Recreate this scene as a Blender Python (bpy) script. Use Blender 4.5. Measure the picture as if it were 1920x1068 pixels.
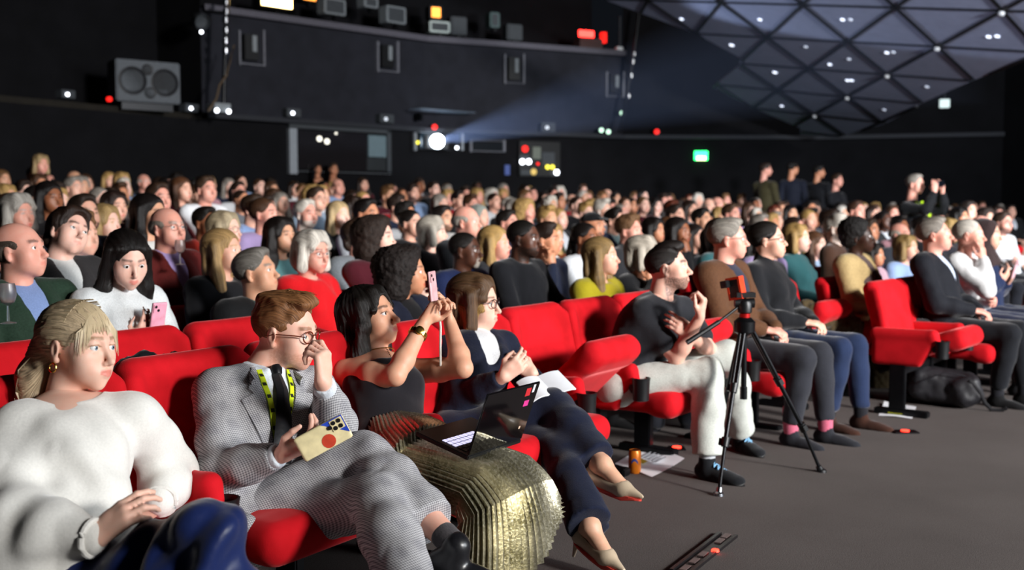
import bpy, bmesh, math, random
import numpy as np
from mathutils import Vector, Matrix, Euler

for o in list(bpy.data.objects):
    bpy.data.objects.remove(o, do_unlink=True)
SC = bpy.context.scene
COL = SC.collection
R = math.radians
random.seed(7)
rng = np.random.RandomState(11)

# ---------------------------------------------------------------- camera, light, exposure
CAM_H = 1.30
FPX = 2000.0
PITCH = math.atan(134 / FPX)
cam_d = bpy.data.cameras.new('camera')
cam_d.lens = 36.0 * FPX / 1920
cam_d.sensor_width = 36.0
cam_d.clip_end = 200
cam_d.dof.use_dof = True
cam_d.dof.focus_distance = 3.45
cam_d.dof.aperture_fstop = 2.5
cam = bpy.data.objects.new('camera', cam_d)
COL.objects.link(cam)
cam.location = (0, 0, CAM_H)
cam.rotation_euler = (math.pi / 2 - PITCH, 0, 0)
SC.camera = cam

SC.view_settings.view_transform = 'Standard'
SC.view_settings.look = 'None'
SC.view_settings.exposure = 0.0
SC.view_settings.gamma = 1.0
SC.view_settings.use_curve_mapping = False

world = bpy.data.worlds.new('hall_air')
SC.world = world
world.use_nodes = True
world.node_tree.nodes['Background'].inputs[0].default_value = (0.45, 0.55, 0.75, 1)
world.node_tree.nodes['Background'].inputs[1].default_value = 0.010


def lamp_area(name, loc, target, sx, sy, watts, col, spread=180):
    d = bpy.data.lights.new(name, 'AREA')
    d.shape = 'RECTANGLE'
    d.size = sx
    d.size_y = sy
    d.energy = watts
    d.color = col
    d.spread = R(spread)
    o = bpy.data.objects.new(name, d)
    COL.objects.link(o)
    o.location = loc
    o.rotation_euler = (Vector(target) - Vector(loc)).to_track_quat('-Z', 'Y').to_euler()
    return o


def lamp_spot(name, loc, target, watts, col, angle, blend=0.6, radius=0.25):
    d = bpy.data.lights.new(name, 'SPOT')
    d.energy = watts
    d.color = col
    d.spot_size = R(angle)
    d.spot_blend = blend
    d.shadow_soft_size = radius
    o = bpy.data.objects.new(name, d)
    COL.objects.link(o)
    o.location = loc
    o.rotation_euler = (Vector(target) - Vector(loc)).to_track_quat('-Z', 'Y').to_euler()
    return o


# stage lamps and the lit screen on the right hand side of the hall, plus an added ceiling fill
lamp_area('cinema_screen_light', (13.0, 0.5, 3.4), (0.0, 9.0, 1.0), 8.0, 3.6, 1500, (0.90, 0.95, 1.0))
lamp_spot('stage_lamp_front', (10.0, -4.0, 4.6), (-0.2, 4.4, 0.7), 4400, (1.0, 0.98, 0.95), 46, 0.9, 0.9)
lamp_spot('stage_lamp_middle', (11.0, -4.0, 5.4), (1.5, 9.5, 1.0), 7000, (1.0, 0.98, 0.96), 60, 0.9, 0.9)
lamp_spot('stage_lamp_rear', (11.5, -5.0, 6.2), (0.5, 16.5, 1.5), 10500, (1.0, 0.98, 0.97), 50, 0.9, 0.9)
lamp_spot('added_ceiling_fill', (8.5, 4.0, 2.6), (6.0, 18.0, 4.1), 7500, (0.86, 0.92, 1.0), 52, 0.8, 0.4)  # added fill with no fixture behind it, brightens the sloping ceiling panels


# ---------------------------------------------------------------- camera geometry helpers
_fw = np.array([0, math.cos(PITCH), -math.sin(PITCH)])
_up = np.array([0, math.sin(PITCH), math.cos(PITCH)])
_rt = np.array([1.0, 0, 0])
CAMP = np.array([0, 0, CAM_H])


def ray(px, py):
    return _fw + _rt * (px - 960) / FPX - _up * (py - 534) / FPX


def U(px, py, z):
    """world point seen at pixel (px,py), z metres in front of the lens"""
    return CAMP + ray(px, py) * z


def UF(px, py, h=0.0):
    """world point on the level floor height h"""
    d = ray(px, py)
    return CAMP + d * ((h - CAM_H) / d[2])


def JN(px, py, prev, L, near=True):
    """joint at pixel (px,py), bone of length L away from prev"""
    d = ray(px, py)
    n = np.linalg.norm(d)
    d = d / n
    m = np.asarray(prev) - CAMP
    b = d @ m
    c = m @ m - L * L
    q = b * b - c
    t = b if q < 0 else (b - math.sqrt(q) if near else b + math.sqrt(q))
    p = CAMP + d * t
    if q < 0:
        v = p - prev
        p = prev + v / np.linalg.norm(v) * L
    return p


def A(*v):
    return np.array(v, float)


def unit(v):
    v = np.asarray(v, float)
    return v / (np.linalg.norm(v) + 1e-12)


# ---------------------------------------------------------------- object helpers
def srgb(h):
    if not isinstance(h, str):
        return tuple(h)[:3]
    h = h.lstrip('#')
    c = [int(h[i:i + 2], 16) / 255 for i in (0, 2, 4)]
    return tuple(x / 12.92 if x <= 0.04045 else ((x + 0.055) / 1.055) ** 2.4 for x in c)


def tag(o, label=None, cat=None, group=None, kind=None):
    if label:
        o['label'] = label
    if cat:
        o['category'] = cat
    if group:
        o['group'] = group
    if kind:
        o['kind'] = kind
    return o


def empty(name, loc=(0, 0, 0), rz=0, parent=None):
    o = bpy.data.objects.new(name, None)
    o.empty_display_size = 0.1
    COL.objects.link(o)
    o.location = loc
    o.rotation_euler = (0, 0, rz)
    if parent:
        o.parent = parent
    return o


def link(name, me, mat=None, parent=None, color=None, mtx=None):
    o = bpy.data.objects.new(name, me)
    COL.objects.link(o)
    if mat is not None and len(me.materials) == 0:
        me.materials.append(mat)
    if parent is not None:
        o.parent = parent
    if color is not None:
        o.color = (*srgb(color), 1)
    if mtx is not None:
        o.matrix_local = mtx
    return o


def mesh_np(name, V, F, smooth=True, fx=None, mats=None, mi=None):
    """mesh from numpy vertices and a list/array of quads or polygons"""
    me = bpy.data.meshes.new(name)
    V = np.asarray(V, np.float32)
    if isinstance(F, np.ndarray):
        nf, k = F.shape
        me.vertices.add(len(V))
        me.vertices.foreach_set('co', V.ravel())
        me.loops.add(nf * k)
        me.loops.foreach_set('vertex_index', F.astype(np.int32).ravel())
        me.polygons.add(nf)
        me.polygons.foreach_set('loop_start', np.arange(0, nf * k, k, dtype=np.int32))
    else:
        me.from_pydata(V.tolist(), [], F)
        nf = len(F)
    if mi is not None:
        me.polygons.foreach_set('material_index', np.asarray(mi, np.int32))
    if smooth:
        me.polygons.foreach_set('use_smooth', np.ones(nf, dtype=bool))
    if fx is not None:
        a = me.attributes.new('fx', 'FLOAT_COLOR', 'POINT')
        c = np.ones((len(V), 4), np.float32)
        c[:, :3] = fx
        a.data.foreach_set('color', c.ravel())
    for m in (mats or []):
        me.materials.append(m)
    me.update(calc_edges=True)
    return me


class MB:
    """simple polygon mesh collector"""

    def __init__(s):
        s.v = []
        s.f = []

    def add(s, V, F):
        n = len(s.v)
        s.v += [tuple(map(float, p)) for p in V]
        s.f += [tuple(i + n for i in f) for f in F]

    def box(s, c, h, M=None):
        c = np.asarray(c, float)
        P = [A(x, y, z) * h for x in (-1, 1) for y in (-1, 1) for z in (-1, 1)]
        if M is not None:
            P = [np.asarray(M) @ p for p in P]
        s.add([c + p for p in P], [(0, 1, 3, 2), (4, 6, 7, 5), (0, 4, 5, 1), (2, 3, 7, 6), (0, 2, 6, 4), (1, 5, 7, 3)])
        return s

    def tube(s, p0, p1, r0, r1=None, n=12, cap=True):
        r1 = r0 if r1 is None else r1
        p0 = np.asarray(p0, float)
        p1 = np.asarray(p1, float)
        d = unit(p1 - p0)
        a = unit(np.cross(d, A(0, 0, 1) if abs(d[2]) < 0.9 else A(1, 0, 0)))
        b = np.cross(d, a)
        V = []
        for p, r in ((p0, r0), (p1, r1)):
            for k in range(n):
                t = 2 * math.pi * k / n
                V.append(p + (a * math.cos(t) + b * math.sin(t)) * r)
        F = [(k, (k + 1) % n, n + (k + 1) % n, n + k) for k in range(n)]
        if cap:
            F += [tuple(range(n))[::-1], tuple(range(n, 2 * n))]
        s.add(V, F)
        return s

    def path(s, pts, r, n=8, flat=1.0):
        pts = [np.asarray(p, float) for p in pts]
        V = []
        up0 = A(0, 0, 1)
        for i, p in enumerate(pts):
            d = unit(pts[min(i + 1, len(pts) - 1)] - pts[max(i - 1, 0)])
            ref = up0 if abs(d @ up0) < 0.95 else A(1, 0, 0)
            a = unit(np.cross(d, ref))
            b = np.cross(d, a)
            rr = r[i] if hasattr(r, '__len__') else r
            for k in range(n):
                t = 2 * math.pi * k / n
                V.append(p + (a * math.cos(t) * flat + b * math.sin(t)) * rr)
        F = []
        for i in range(len(pts) - 1):
            for k in range(n):
                F.append((i * n + k, i * n + (k + 1) % n, (i + 1) * n + (k + 1) % n, (i + 1) * n + k))
        F += [tuple(range(n))[::-1], tuple(range((len(pts) - 1) * n, len(pts) * n))]
        s.add(V, F)
        return s

    def lathe(s, c, prof, n=20, axis=A(0, 0, 1)):
        axis = unit(axis)
        a = unit(np.cross(axis, A(0, 1, 0) if abs(axis[1]) < 0.9 else A(1, 0, 0)))
        b = np.cross(axis, a)
        V = []
        for r, z in prof:
            for k in range(n):
                t = 2 * math.pi * k / n
                V.append(np.asarray(c, float) + axis * z + (a * math.cos(t) + b * math.sin(t)) * r)
        F = []
        for i in range(len(prof) - 1):
            for k in range(n):
                F.append((i * n + k, i * n + (k + 1) % n, (i + 1) * n + (k + 1) % n, (i + 1) * n + k))
        F += [tuple(range(n))[::-1], tuple(range((len(prof) - 1) * n, len(prof) * n))]
        s.add(V, F)
        return s

    def mesh(s, name, smooth=False, bevel=0.0):
        me = bpy.data.meshes.new(name)
        me.from_pydata(s.v, [], s.f)
        if bevel:
            bm = bmesh.new()
            bm.from_mesh(me)
            bmesh.ops.bevel(bm, geom=list(bm.edges), offset=bevel, segments=2, affect='EDGES', clamp_overlap=True)
            bm.to_mesh(me)
            bm.free()
        if smooth:
            me.polygons.foreach_set('use_smooth', [True] * len(me.polygons))
            try:
                me.set_sharp_from_angle(angle=R(40))
            except Exception:
                pass
        me.update()
        return me

    def build(s, name, mat, parent=None, smooth=False, bevel=0.0, color=None):
        return link(name, s.mesh(name, smooth, bevel), mat, parent, color)


# ---------------------------------------------------------------- materials
def nd(nt, t, **kw):
    n = nt.nodes.new(t)
    for k, v in kw.items():
        setattr(n, k, v)
    return n


def base_mat(name, rough=0.8, metal=0.0, spec=0.3):
    m = bpy.data.materials.new(name)
    m.use_nodes = True
    b = m.node_tree.nodes['Principled BSDF']
    b.inputs['Roughness'].default_value = rough
    b.inputs['Metallic'].default_value = metal
    b.inputs['Specular IOR Level'].default_value = spec
    return m, m.node_tree, b


def mixc(nt, fac, a, b, mode='MIX'):
    n = nd(nt, 'ShaderNodeMix', data_type='RGBA', blend_type=mode)
    for s, v in ((0, fac), (6, a), (7, b)):
        if hasattr(v, 'links') or hasattr(v, 'is_linked'):
            nt.links.new(v, n.inputs[s])
        else:
            n.inputs[s].default_value = v if s == 0 else (*v, 1)
    return n.outputs[2]


def noise(nt, scale, detail=3, vec=None, rough=0.5):
    n = nd(nt, 'ShaderNodeTexNoise')
    n.inputs['Scale'].default_value = scale
    n.inputs['Detail'].default_value = detail
    n.inputs['Roughness'].default_value = rough
    if vec is not None:
        nt.links.new(vec, n.inputs['Vector'])
    return n


def objco(nt, scale=(1, 1, 1)):
    t = nd(nt, 'ShaderNodeTexCoord')
    mp = nd(nt, 'ShaderNodeMapping')
    mp.inputs['Scale'].default_value = scale
    nt.links.new(t.outputs['Object'], mp.inputs['Vector'])
    return mp.outputs['Vector']


def ramp(nt, fac, a, b):
    r = nd(nt, 'ShaderNodeMapRange')
    r.inputs[1].default_value = a
    r.inputs[2].default_value = b
    nt.links.new(fac, r.inputs[0])
    return r.outputs[0]


def bump(nt, b, h, strength=0.3, dist=0.01):
    n = nd(nt, 'ShaderNodeBump')
    n.inputs['Strength'].default_value = strength
    n.inputs['Distance'].default_value = dist
    nt.links.new(h, n.inputs['Height'])
    nt.links.new(n.outputs[0], b.inputs['Normal'])


MAT = {}


def plain(name, col, rough=0.7, metal=0.0, spec=0.3, nscale=30, namt=0.15, bmp=0.0, sheen=0.0, emit=None, es=0):
    if name in MAT:
        return MAT[name]
    m, nt, b = base_mat(name, rough, metal, spec)
    c = srgb(col)
    v = objco(nt)
    n = noise(nt, nscale, 4, v)
    o = mixc(nt, ramp(nt, n.outputs[0], 0.3, 0.7), tuple(x * (1 - namt) for x in c), tuple(min(1, x * (1 + namt)) for x in c))
    nt.links.new(o, b.inputs['Base Color'])
    if bmp:
        bump(nt, b, n.outputs[0], bmp, 0.004)
    if sheen:
        b.inputs['Sheen Weight'].default_value = sheen
    if emit:
        b.inputs['Emission Color'].default_value = (*srgb(emit), 1)
        b.inputs['Emission Strength'].default_value = es
    MAT[name] = m
    return m


def objcol_cloth(name, rough=0.9, sheen=0.3, nscale=220, bmp=0.25, namt=0.12):
    m, nt, b = base_mat(name, rough, 0, 0.2)
    oi = nd(nt, 'ShaderNodeObjectInfo')
    v = objco(nt)
    n = noise(nt, nscale, 3, v)
    dk = mixc(nt, 1.0, oi.outputs['Color'], (1 - 2 * namt,) * 3, 'MULTIPLY')
    o = mixc(nt, ramp(nt, n.outputs[0], 0.3, 0.7), dk, oi.outputs['Color'])
    nt.links.new(o, b.inputs['Base Color'])
    b.inputs['Sheen Weight'].default_value = sheen
    b.inputs['Sheen Roughness'].default_value = 0.4
    n2 = noise(nt, 18, 3, v)
    ad = nd(nt, 'ShaderNodeMath', operation='MULTIPLY_ADD')
    nt.links.new(n2.outputs[0], ad.inputs[0])
    ad.inputs[1].default_value = 3.0
    nt.links.new(n.outputs[0], ad.inputs[2])
    bump(nt, b, ad.outputs[0], bmp, 0.004)
    MAT[name] = m
    return m


def skin_mat():
    m, nt, b = base_mat('skin', 0.5, 0, 0.4)
    oi = nd(nt, 'ShaderNodeObjectInfo')
    v = objco(nt)
    n = noise(nt, 35, 3, v)
    c = mixc(nt, ramp(nt, n.outputs[0], 0.25, 0.75), oi.outputs['Color'], mixc(nt, 1.0, oi.outputs['Color'], (1.0, 0.86, 0.82), 'MULTIPLY'))
    at = nd(nt, 'ShaderNodeAttribute', attribute_name='fx')
    sp = nd(nt, 'ShaderNodeSeparateColor')
    nt.links.new(at.outputs['Color'], sp.inputs[0])
    lip = mixc(nt, 1.0, oi.outputs['Color'], (0.80, 0.32, 0.32), 'MULTIPLY')
    c = mixc(nt, sp.outputs[0], c, lip)
    bc = nd(nt, 'ShaderNodeAttribute', attribute_name='beard', attribute_type='OBJECT')
    n2 = noise(nt, 160, 2, v)
    bf = nd(nt, 'ShaderNodeMath', operation='MULTIPLY')
    nt.links.new(sp.outputs[1], bf.inputs[0])
    nt.links.new(ramp(nt, n2.outputs[0], 0.05, 0.6), bf.inputs[1])
    c = mixc(nt, bf.outputs[0], c, bc.outputs['Color'])
    br = nd(nt, 'ShaderNodeAttribute', attribute_name='brow', attribute_type='OBJECT')
    c = mixc(nt, sp.outputs[2], c, br.outputs['Color'])
    nt.links.new(c, b.inputs['Base Color'])
    b.inputs['Subsurface Weight'].default_value = 0.12
    b.inputs['Subsurface Radius'].default_value = (0.012, 0.004, 0.002)
    b.inputs['Subsurface Scale'].default_value = 0.4
    MAT['skin'] = m
    return m


def hair_mat(name='hair', sx=70, sz=8, rough=0.45):
    m, nt, b = base_mat(name, rough, 0, 0.35)
    oi = nd(nt, 'ShaderNodeObjectInfo')
    if sx != sz:
        at = nd(nt, 'ShaderNodeAttribute', attribute_name='fx')
        v = at.outputs['Vector']
    else:
        v = objco(nt, (sx, sx, sz))
    n = noise(nt, 1.6 if sx == sz else 2.2, 4, v, 0.6)
    dk = mixc(nt, 1.0, oi.outputs['Color'], (0.42, 0.40, 0.38), 'MULTIPLY')
    lt = mixc(nt, 1.0, oi.outputs['Color'], (1.25, 1.2, 1.15), 'MULTIPLY')
    o = mixc(nt, ramp(nt, n.outputs[0], 0.35, 0.65), dk, lt)
    nt.links.new(o, b.inputs['Base Color'])
    bump(nt, b, n.outputs[0], 0.6, 0.01)
    MAT[name] = m
    return m


SKIN = skin_mat()
HAIR = hair_mat()


def strands(V, comb=0.0):
    """per-vertex coordinate that stays constant along a hair strand"""
    th = np.arctan2(V[:, 1], V[:, 0] + .02) * 17
    ph = np.arctan2(V[:, 1], np.maximum(V[:, 2] + .03, .004)) * 26
    t = np.clip((V[:, 2] - (.0 if comb else .035)) / .05, 0, 1)
    t = t * t * (3 - 2 * t)
    if comb > 1:
        t = np.ones(len(V))
    return np.stack([th * (1 - t) + ph * t, V[:, 2] * 5 * (1 - t) + V[:, 0] * 6 * t, np.full(len(V), 2.5)], 1)

CURL = hair_mat('curly_hair', 60, 60, 0.7)
CLOTH = objcol_cloth('woven_cloth')
KNIT = objcol_cloth('soft_knit', 0.95, 0.5, 160, 0.10, 0.05)
SATIN = objcol_cloth('satin_cloth', 0.38, 0.4, 60, 0.12, 0.05)
COAT = objcol_cloth('coat_cloth', 0.8, 0.15, 120, 0.3, 0.15)
LEATHER = plain('black_leather', '17171a', 0.32, 0, 0.5, 60, 0.2, 0.15)
BLACKMETAL = plain('black_metal', '141518', 0.35, 0.6, 0.5, 40, 0.2)
CHROME = plain('brushed_chrome', 'a8aab0', 0.25, 1.0, 0.5, 80, 0.1)
BLACKPLASTIC = plain('black_plastic', '0e0f11', 0.42, 0, 0.45, 50, 0.2)
GOLD = plain('gold_metal', 'd8b25a', 0.22, 1.0, 0.5, 60, 0.1)
PAPER = plain('white_paper', 'e9ebf0', 0.8, 0, 0.2, 20, 0.03)
EYEW = plain('eye_white', 'e8e4e0', 0.2, 0, 0.5, 20, 0.02)
DARKWALL = plain('dark_wall_paint', '212229', 0.85, 0, 0.2, 3, 0.18)
BLACKWALL = plain('black_wall_paint', '0d0d10', 0.9, 0, 0.15, 2, 0.25)


def emis(name, col, strength):
    if name in MAT:
        return MAT[name]
    m, nt, b = base_mat(name, 0.5)
    n = noise(nt, 12, 2, objco(nt))
    c = srgb(col)
    o = mixc(nt, n.outputs[0], tuple(x * 0.85 for x in c), c)
    nt.links.new(o, b.inputs['Emission Color'])
    b.inputs['Base Color'].default_value = (*c, 1)
    b.inputs['Emission Strength'].default_value = strength
    MAT[name] = m
    return m


def velvet():
    m, nt, b = base_mat('red_velvet', 0.85, 0, 0.15)
    v = objco(nt)
    n = noise(nt, 9, 4, v)
    n2 = noise(nt, 300, 2, v)
    c = mixc(nt, ramp(nt, n.outputs[0], 0.3, 0.7), srgb('b30d16'), srgb('cf1420'))
    nt.links.new(c, b.inputs['Base Color'])
    b.inputs['Sheen Weight'].default_value = 0.45
    b.inputs['Sheen Roughness'].default_value = 0.35
    b.inputs['Sheen Tint'].default_value = (1.0, 0.25, 0.25, 1)
    bump(nt, b, n2.outputs[0], 0.25, 0.002)
    MAT['velvet'] = m
    return m


VELVET = velvet()


def carpet():
    m, nt, b = base_mat('charcoal_carpet', 0.95, 0, 0.1)
    v = objco(nt)
    n = noise(nt, 260, 3, v, 0.7)
    n2 = noise(nt, 1.5, 4, v)
    c = mixc(nt, ramp(nt, n.outputs[0], 0.3, 0.7), srgb('453f3e'), srgb('756e6b'))
    c = mixc(nt, ramp(nt, n2.outputs[0], 0.35, 0.7), c, mixc(nt, 1.0, c, (0.82, 0.82, 0.82), 'MULTIPLY'))
    nt.links.new(c, b.inputs['Base Color'])
    bump(nt, b, n.outputs[0], 0.5, 0.004)
    return m


CARPET = carpet()

# ---------------------------------------------------------------- distance-field modelling
def rotm(yaw=0, pitch=0, roll=0):
    """x forward, y left, z up; yaw left, pitch up, roll clockwise seen from behind (degrees)"""
    return np.array((Matrix.Rotation(R(yaw), 3, 'Z') @ Matrix.Rotation(R(-pitch), 3, 'Y') @ Matrix.Rotation(R(roll), 3, 'X')))


def frame(x, up=(0, 0, 1)):
    x = unit(x)
    y = unit(np.cross(up, x))
    return np.stack([x, y, np.cross(x, y)], axis=1)


def cap(p0, r0, p1, r1=None, k=None):
    return ('cap', np.asarray(p0, float), r0, np.asarray(p1, float), r0 if r1 is None else r1, k)


def ell(c, r, M=None, k=None):
    return ('ell', np.asarray(c, float), np.asarray(r, float), M, k)


def sph(c, r, k=None):
    return ell(c, (r, r, r), None, k)


def box(c, h, M=None, rd=0.02, k=None):
    return ('box', np.asarray(c, float), np.asarray(h, float), M, rd, k)


def sub(p, k=0.01):
    return ('sub', p, k)


def half(n, d, k=0.0):
    """keep only n.x <= d"""
    return ('half', unit(n), d, k)


def _bb(p):
    if p[0] == 'cap':
        r = max(p[2], p[4])
        return np.minimum(p[1], p[3]) - r, np.maximum(p[1], p[3]) + r
    if p[0] in ('ell', 'box'):
        if p[3] is None:
            e = p[2]
        else:
            e = np.abs(p[3]) @ p[2]
        e = e + (p[4] if p[0] == 'box' else 0)
        return p[1] - e, p[1] + e


def _dist(p, X, Y, Z):
    if p[0] == 'cap':
        a, b = p[1], p[3]
        d = b - a
        L = d @ d + 1e-12
        px, py, pz = X - a[0], Y - a[1], Z - a[2]
        t = np.clip((px * d[0] + py * d[1] + pz * d[2]) / L, 0, 1)
        px = px - t * d[0]
        py = py - t * d[1]
        pz = pz - t * d[2]
        return np.sqrt(px * px + py * py + pz * pz) - (p[2] + (p[4] - p[2]) * t)
    c, r, M = p[1], p[2], p[3]
    px, py, pz = X - c[0], Y - c[1], Z - c[2]
    if M is not None:
        px, py, pz = (M[0, 0] * px + M[1, 0] * py + M[2, 0] * pz, M[0, 1] * px + M[1, 1] * py + M[2, 1] * pz,
                      M[0, 2] * px + M[1, 2] * py + M[2, 2] * pz)
    if p[0] == 'ell':
        k0 = np.sqrt((px / r[0]) ** 2 + (py / r[1]) ** 2 + (pz / r[2]) ** 2)
        k1 = np.sqrt((px / r[0] ** 2) ** 2 + (py / r[1] ** 2) ** 2 + (pz / r[2] ** 2) ** 2) + 1e-9
        return k0 * (k0 - 1) / k1
    rd = p[4]
    qx, qy, qz = np.abs(px) - r[0] + rd, np.abs(py) - r[1] + rd, np.abs(pz) - r[2] + rd
    return np.sqrt(np.maximum(qx, 0) ** 2 + np.maximum(qy, 0) ** 2 + np.maximum(qz, 0) ** 2) + np.minimum(np.maximum(qx, np.maximum(qy, qz)), 0) - rd


def smin(a, b, k):
    if k <= 0:
        return np.minimum(a, b)
    h = np.maximum(k - np.abs(a - b), 0) / k
    return np.minimum(a, b) - h * h * k * 0.25


def sdf(prims, vox, k=0.02, warp=None):
    """union/subtract the shapes on a grid and return vertices, quads"""
    lo = np.full(3, 1e9)
    hi = -lo
    for p in prims:
        if p[0] in ('cap', 'ell', 'box'):
            a, b = _bb(p)
            lo = np.minimum(lo, a)
            hi = np.maximum(hi, b)
    pad = 3 * vox + k * 0.3
    lo = lo - pad
    hi = hi + pad
    n = np.ceil((hi - lo) / vox).astype(int) + 1
    G = [np.float32(lo[i]) + np.arange(n[i], dtype=np.float32) * np.float32(vox) for i in range(3)]
    f = np.full(n, 9.0, np.float32)

    def region(p, m):
        a, b = _bb(p)
        i0 = np.clip(np.floor((a - m - lo) / vox).astype(int), 0, n)
        i1 = np.clip(np.ceil((b + m - lo) / vox).astype(int) + 1, 0, n)
        return tuple(slice(i0[i], i1[i]) for i in range(3))

    def evald(p, s):
        return _dist(p, G[0][s[0]][:, None, None], G[1][s[1]][None, :, None], G[2][s[2]][None, None, :]).astype(np.float32)

    for p in prims:
        if p[0] in ('cap', 'ell', 'box'):
            kk = p[-1] if p[-1] is not None else k
            s = region(p, kk + 2 * vox)
            f[s] = smin(f[s], evald(p, s), kk)
        elif p[0] == 'sub':
            s = region(p[1], p[2] + 2 * vox)
            f[s] = -smin(-f[s], evald(p[1], s), p[2])
        elif p[0] == 'half':
            d = G[0][:, None, None] * p[1][0] + G[1][None, :, None] * p[1][1] + G[2][None, None, :] * p[1][2] - p[2]
            f = np.maximum(f, d.astype(np.float32)) if p[3] <= 0 else -smin(-f, -d.astype(np.float32), p[3])
    f[0], f[-1] = 9, 9
    f[:, 0], f[:, -1] = 9, 9
    f[:, :, 0], f[:, :, -1] = 9, 9
    return nets(f, lo, vox)


def nets(f, lo, vox):
    s = f < 0
    n = f.shape
    c = np.zeros(tuple(x - 1 for x in n), np.int8)
    for dx in (0, 1):
        for dy in (0, 1):
            for dz in (0, 1):
                c += s[dx:n[0] - 1 + dx, dy:n[1] - 1 + dy, dz:n[2] - 1 + dz]
    I = np.nonzero((c > 0) & (c < 8))
    idx = np.full(c.shape, -1, np.int32)
    idx[I] = np.arange(len(I[0]))
    acc = np.zeros((len(I[0]), 3), np.float32)
    cnt = np.zeros(len(I[0]), np.float32)
    corners = [(0, 0, 0), (1, 0, 0), (0, 1, 0), (0, 0, 1), (1, 1, 0), (1, 0, 1), (0, 1, 1), (1, 1, 1)]
    fv = {q: f[I[0] + q[0], I[1] + q[1], I[2] + q[2]] for q in corners}
    for a in corners:
        for ax in range(3):
            if a[ax]:
                continue
            b = list(a)
            b[ax] = 1
            b = tuple(b)
            fa, fb = fv[a], fv[b]
            m = (fa < 0) != (fb < 0)
            t = np.where(m, fa / np.where(fa == fb, 1, fa - fb), 0)
            for q in range(3):
                acc[:, q] += np.where(m, a[q] + (t if q == ax else 0), 0)
            cnt += m
    V = (acc / cnt[:, None] + np.stack(I, 1)) * vox + lo
    Fs = []
    for ax in range(3):
        u, v = (ax + 1) % 3, (ax + 2) % 3
        sl0 = [slice(1, n[i] - 1) for i in range(3)]
        sl1 = list(sl0)
        sl0[ax] = slice(0, n[ax] - 1)
        sl1[ax] = slice(1, n[ax])
        a0, a1 = s[tuple(sl0)], s[tuple(sl1)]
        E = np.nonzero(a0 != a1)
        flip = a0[E]
        P = [None] * 3
        P[ax] = E[ax]
        P[u] = E[u] + 1
        P[v] = E[v] + 1

        def cid(du, dv):
            q = list(P)
            q[u] = P[u] - du
            q[v] = P[v] - dv
            return idx[q[0], q[1], q[2]]
        Q = np.stack([cid(1, 1), cid(0, 1), cid(0, 0), cid(1, 0)], 1)
        Q = np.where(flip[:, None], Q, Q[:, ::-1])
        Fs.append(Q)
    F = np.concatenate(Fs)
    F = F[(F >= 0).all(1)]
    return V.astype(np.float64), F


def relax(V, F, it=1, w=0.5):
    e = np.concatenate([F[:, [0, 1]], F[:, [1, 2]], F[:, [2, 3]], F[:, [3, 0]]])
    n = len(V)
    for _ in range(it):
        s = np.zeros((n, 3))
        for q in range(3):
            s[:, q] = np.bincount(e[:, 0], V[e[:, 1], q], n) + np.bincount(e[:, 1], V[e[:, 0], q], n)
        c = np.bincount(e[:, 0], minlength=n) + np.bincount(e[:, 1], minlength=n)
        V = V * (1 - w) + s / np.maximum(c, 1)[:, None] * w
    return V


def normals(V, F):
    a = np.cross(V[F[:, 2]] - V[F[:, 0]], V[F[:, 3]] - V[F[:, 1]])
    N = np.zeros_like(V)
    for k in range(4):
        for q in range(3):
            N[:, q] += np.bincount(F[:, k], a[:, q], len(V))
    return N / (np.linalg.norm(N, axis=1)[:, None] + 1e-12)


_T = rng.rand(32, 32, 32).astype(np.float64)


def vnoise(P):
    i = np.floor(P).astype(int)
    t = P - i
    t = t * t * (3 - 2 * t)
    i &= 31
    j = (i + 1) & 31
    x0, y0, z0 = i.T
    x1, y1, z1 = j.T
    tx, ty, tz = t.T
    c = lambda a, b, d: _T[a, b, d]
    return ((c(x0, y0, z0) * (1 - tx) + c(x1, y0, z0) * tx) * (1 - ty) + (c(x0, y1, z0) * (1 - tx) + c(x1, y1, z0) * tx) * ty) * (1 - tz) + \
           ((c(x0, y0, z1) * (1 - tx) + c(x1, y0, z1) * tx) * (1 - ty) + (c(x0, y1, z1) * (1 - tx) + c(x1, y1, z1) * tx) * ty) * tz - 0.5


def wrinkle(V, F, amp=0.006, fr=(14, 14, 14), seed=0.0):
    N = normals(V, F)
    f = np.asarray(fr, float)
    w = vnoise(V * f + seed) + 0.5 * vnoise(V * f * 2.1 + seed + 7)
    w = np.abs(w) * 1.6 - 0.35
    return V + N * (w * amp)[:, None]


def joinm(parts):
    """join [(V,F[,fx])] arrays"""
    Vs, Fs, X = [], [], []
    n = 0
    for p in parts:
        Vs.append(p[0])
        Fs.append(p[1] + n)
        X.append(p[2] if len(p) > 2 and p[2] is not None else np.zeros((len(p[0]), 3)))
        n += len(p[0])
    return np.concatenate(Vs), np.concatenate(Fs), np.concatenate(X)


def xf(V, M, t):
    return V @ np.asarray(M).T + t

# ---------------------------------------------------------------- heads
def sst(a, b, x):
    t = np.clip((x - a) / (b - a), 0, 1)
    return t * t * (3 - 2 * t)


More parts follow.
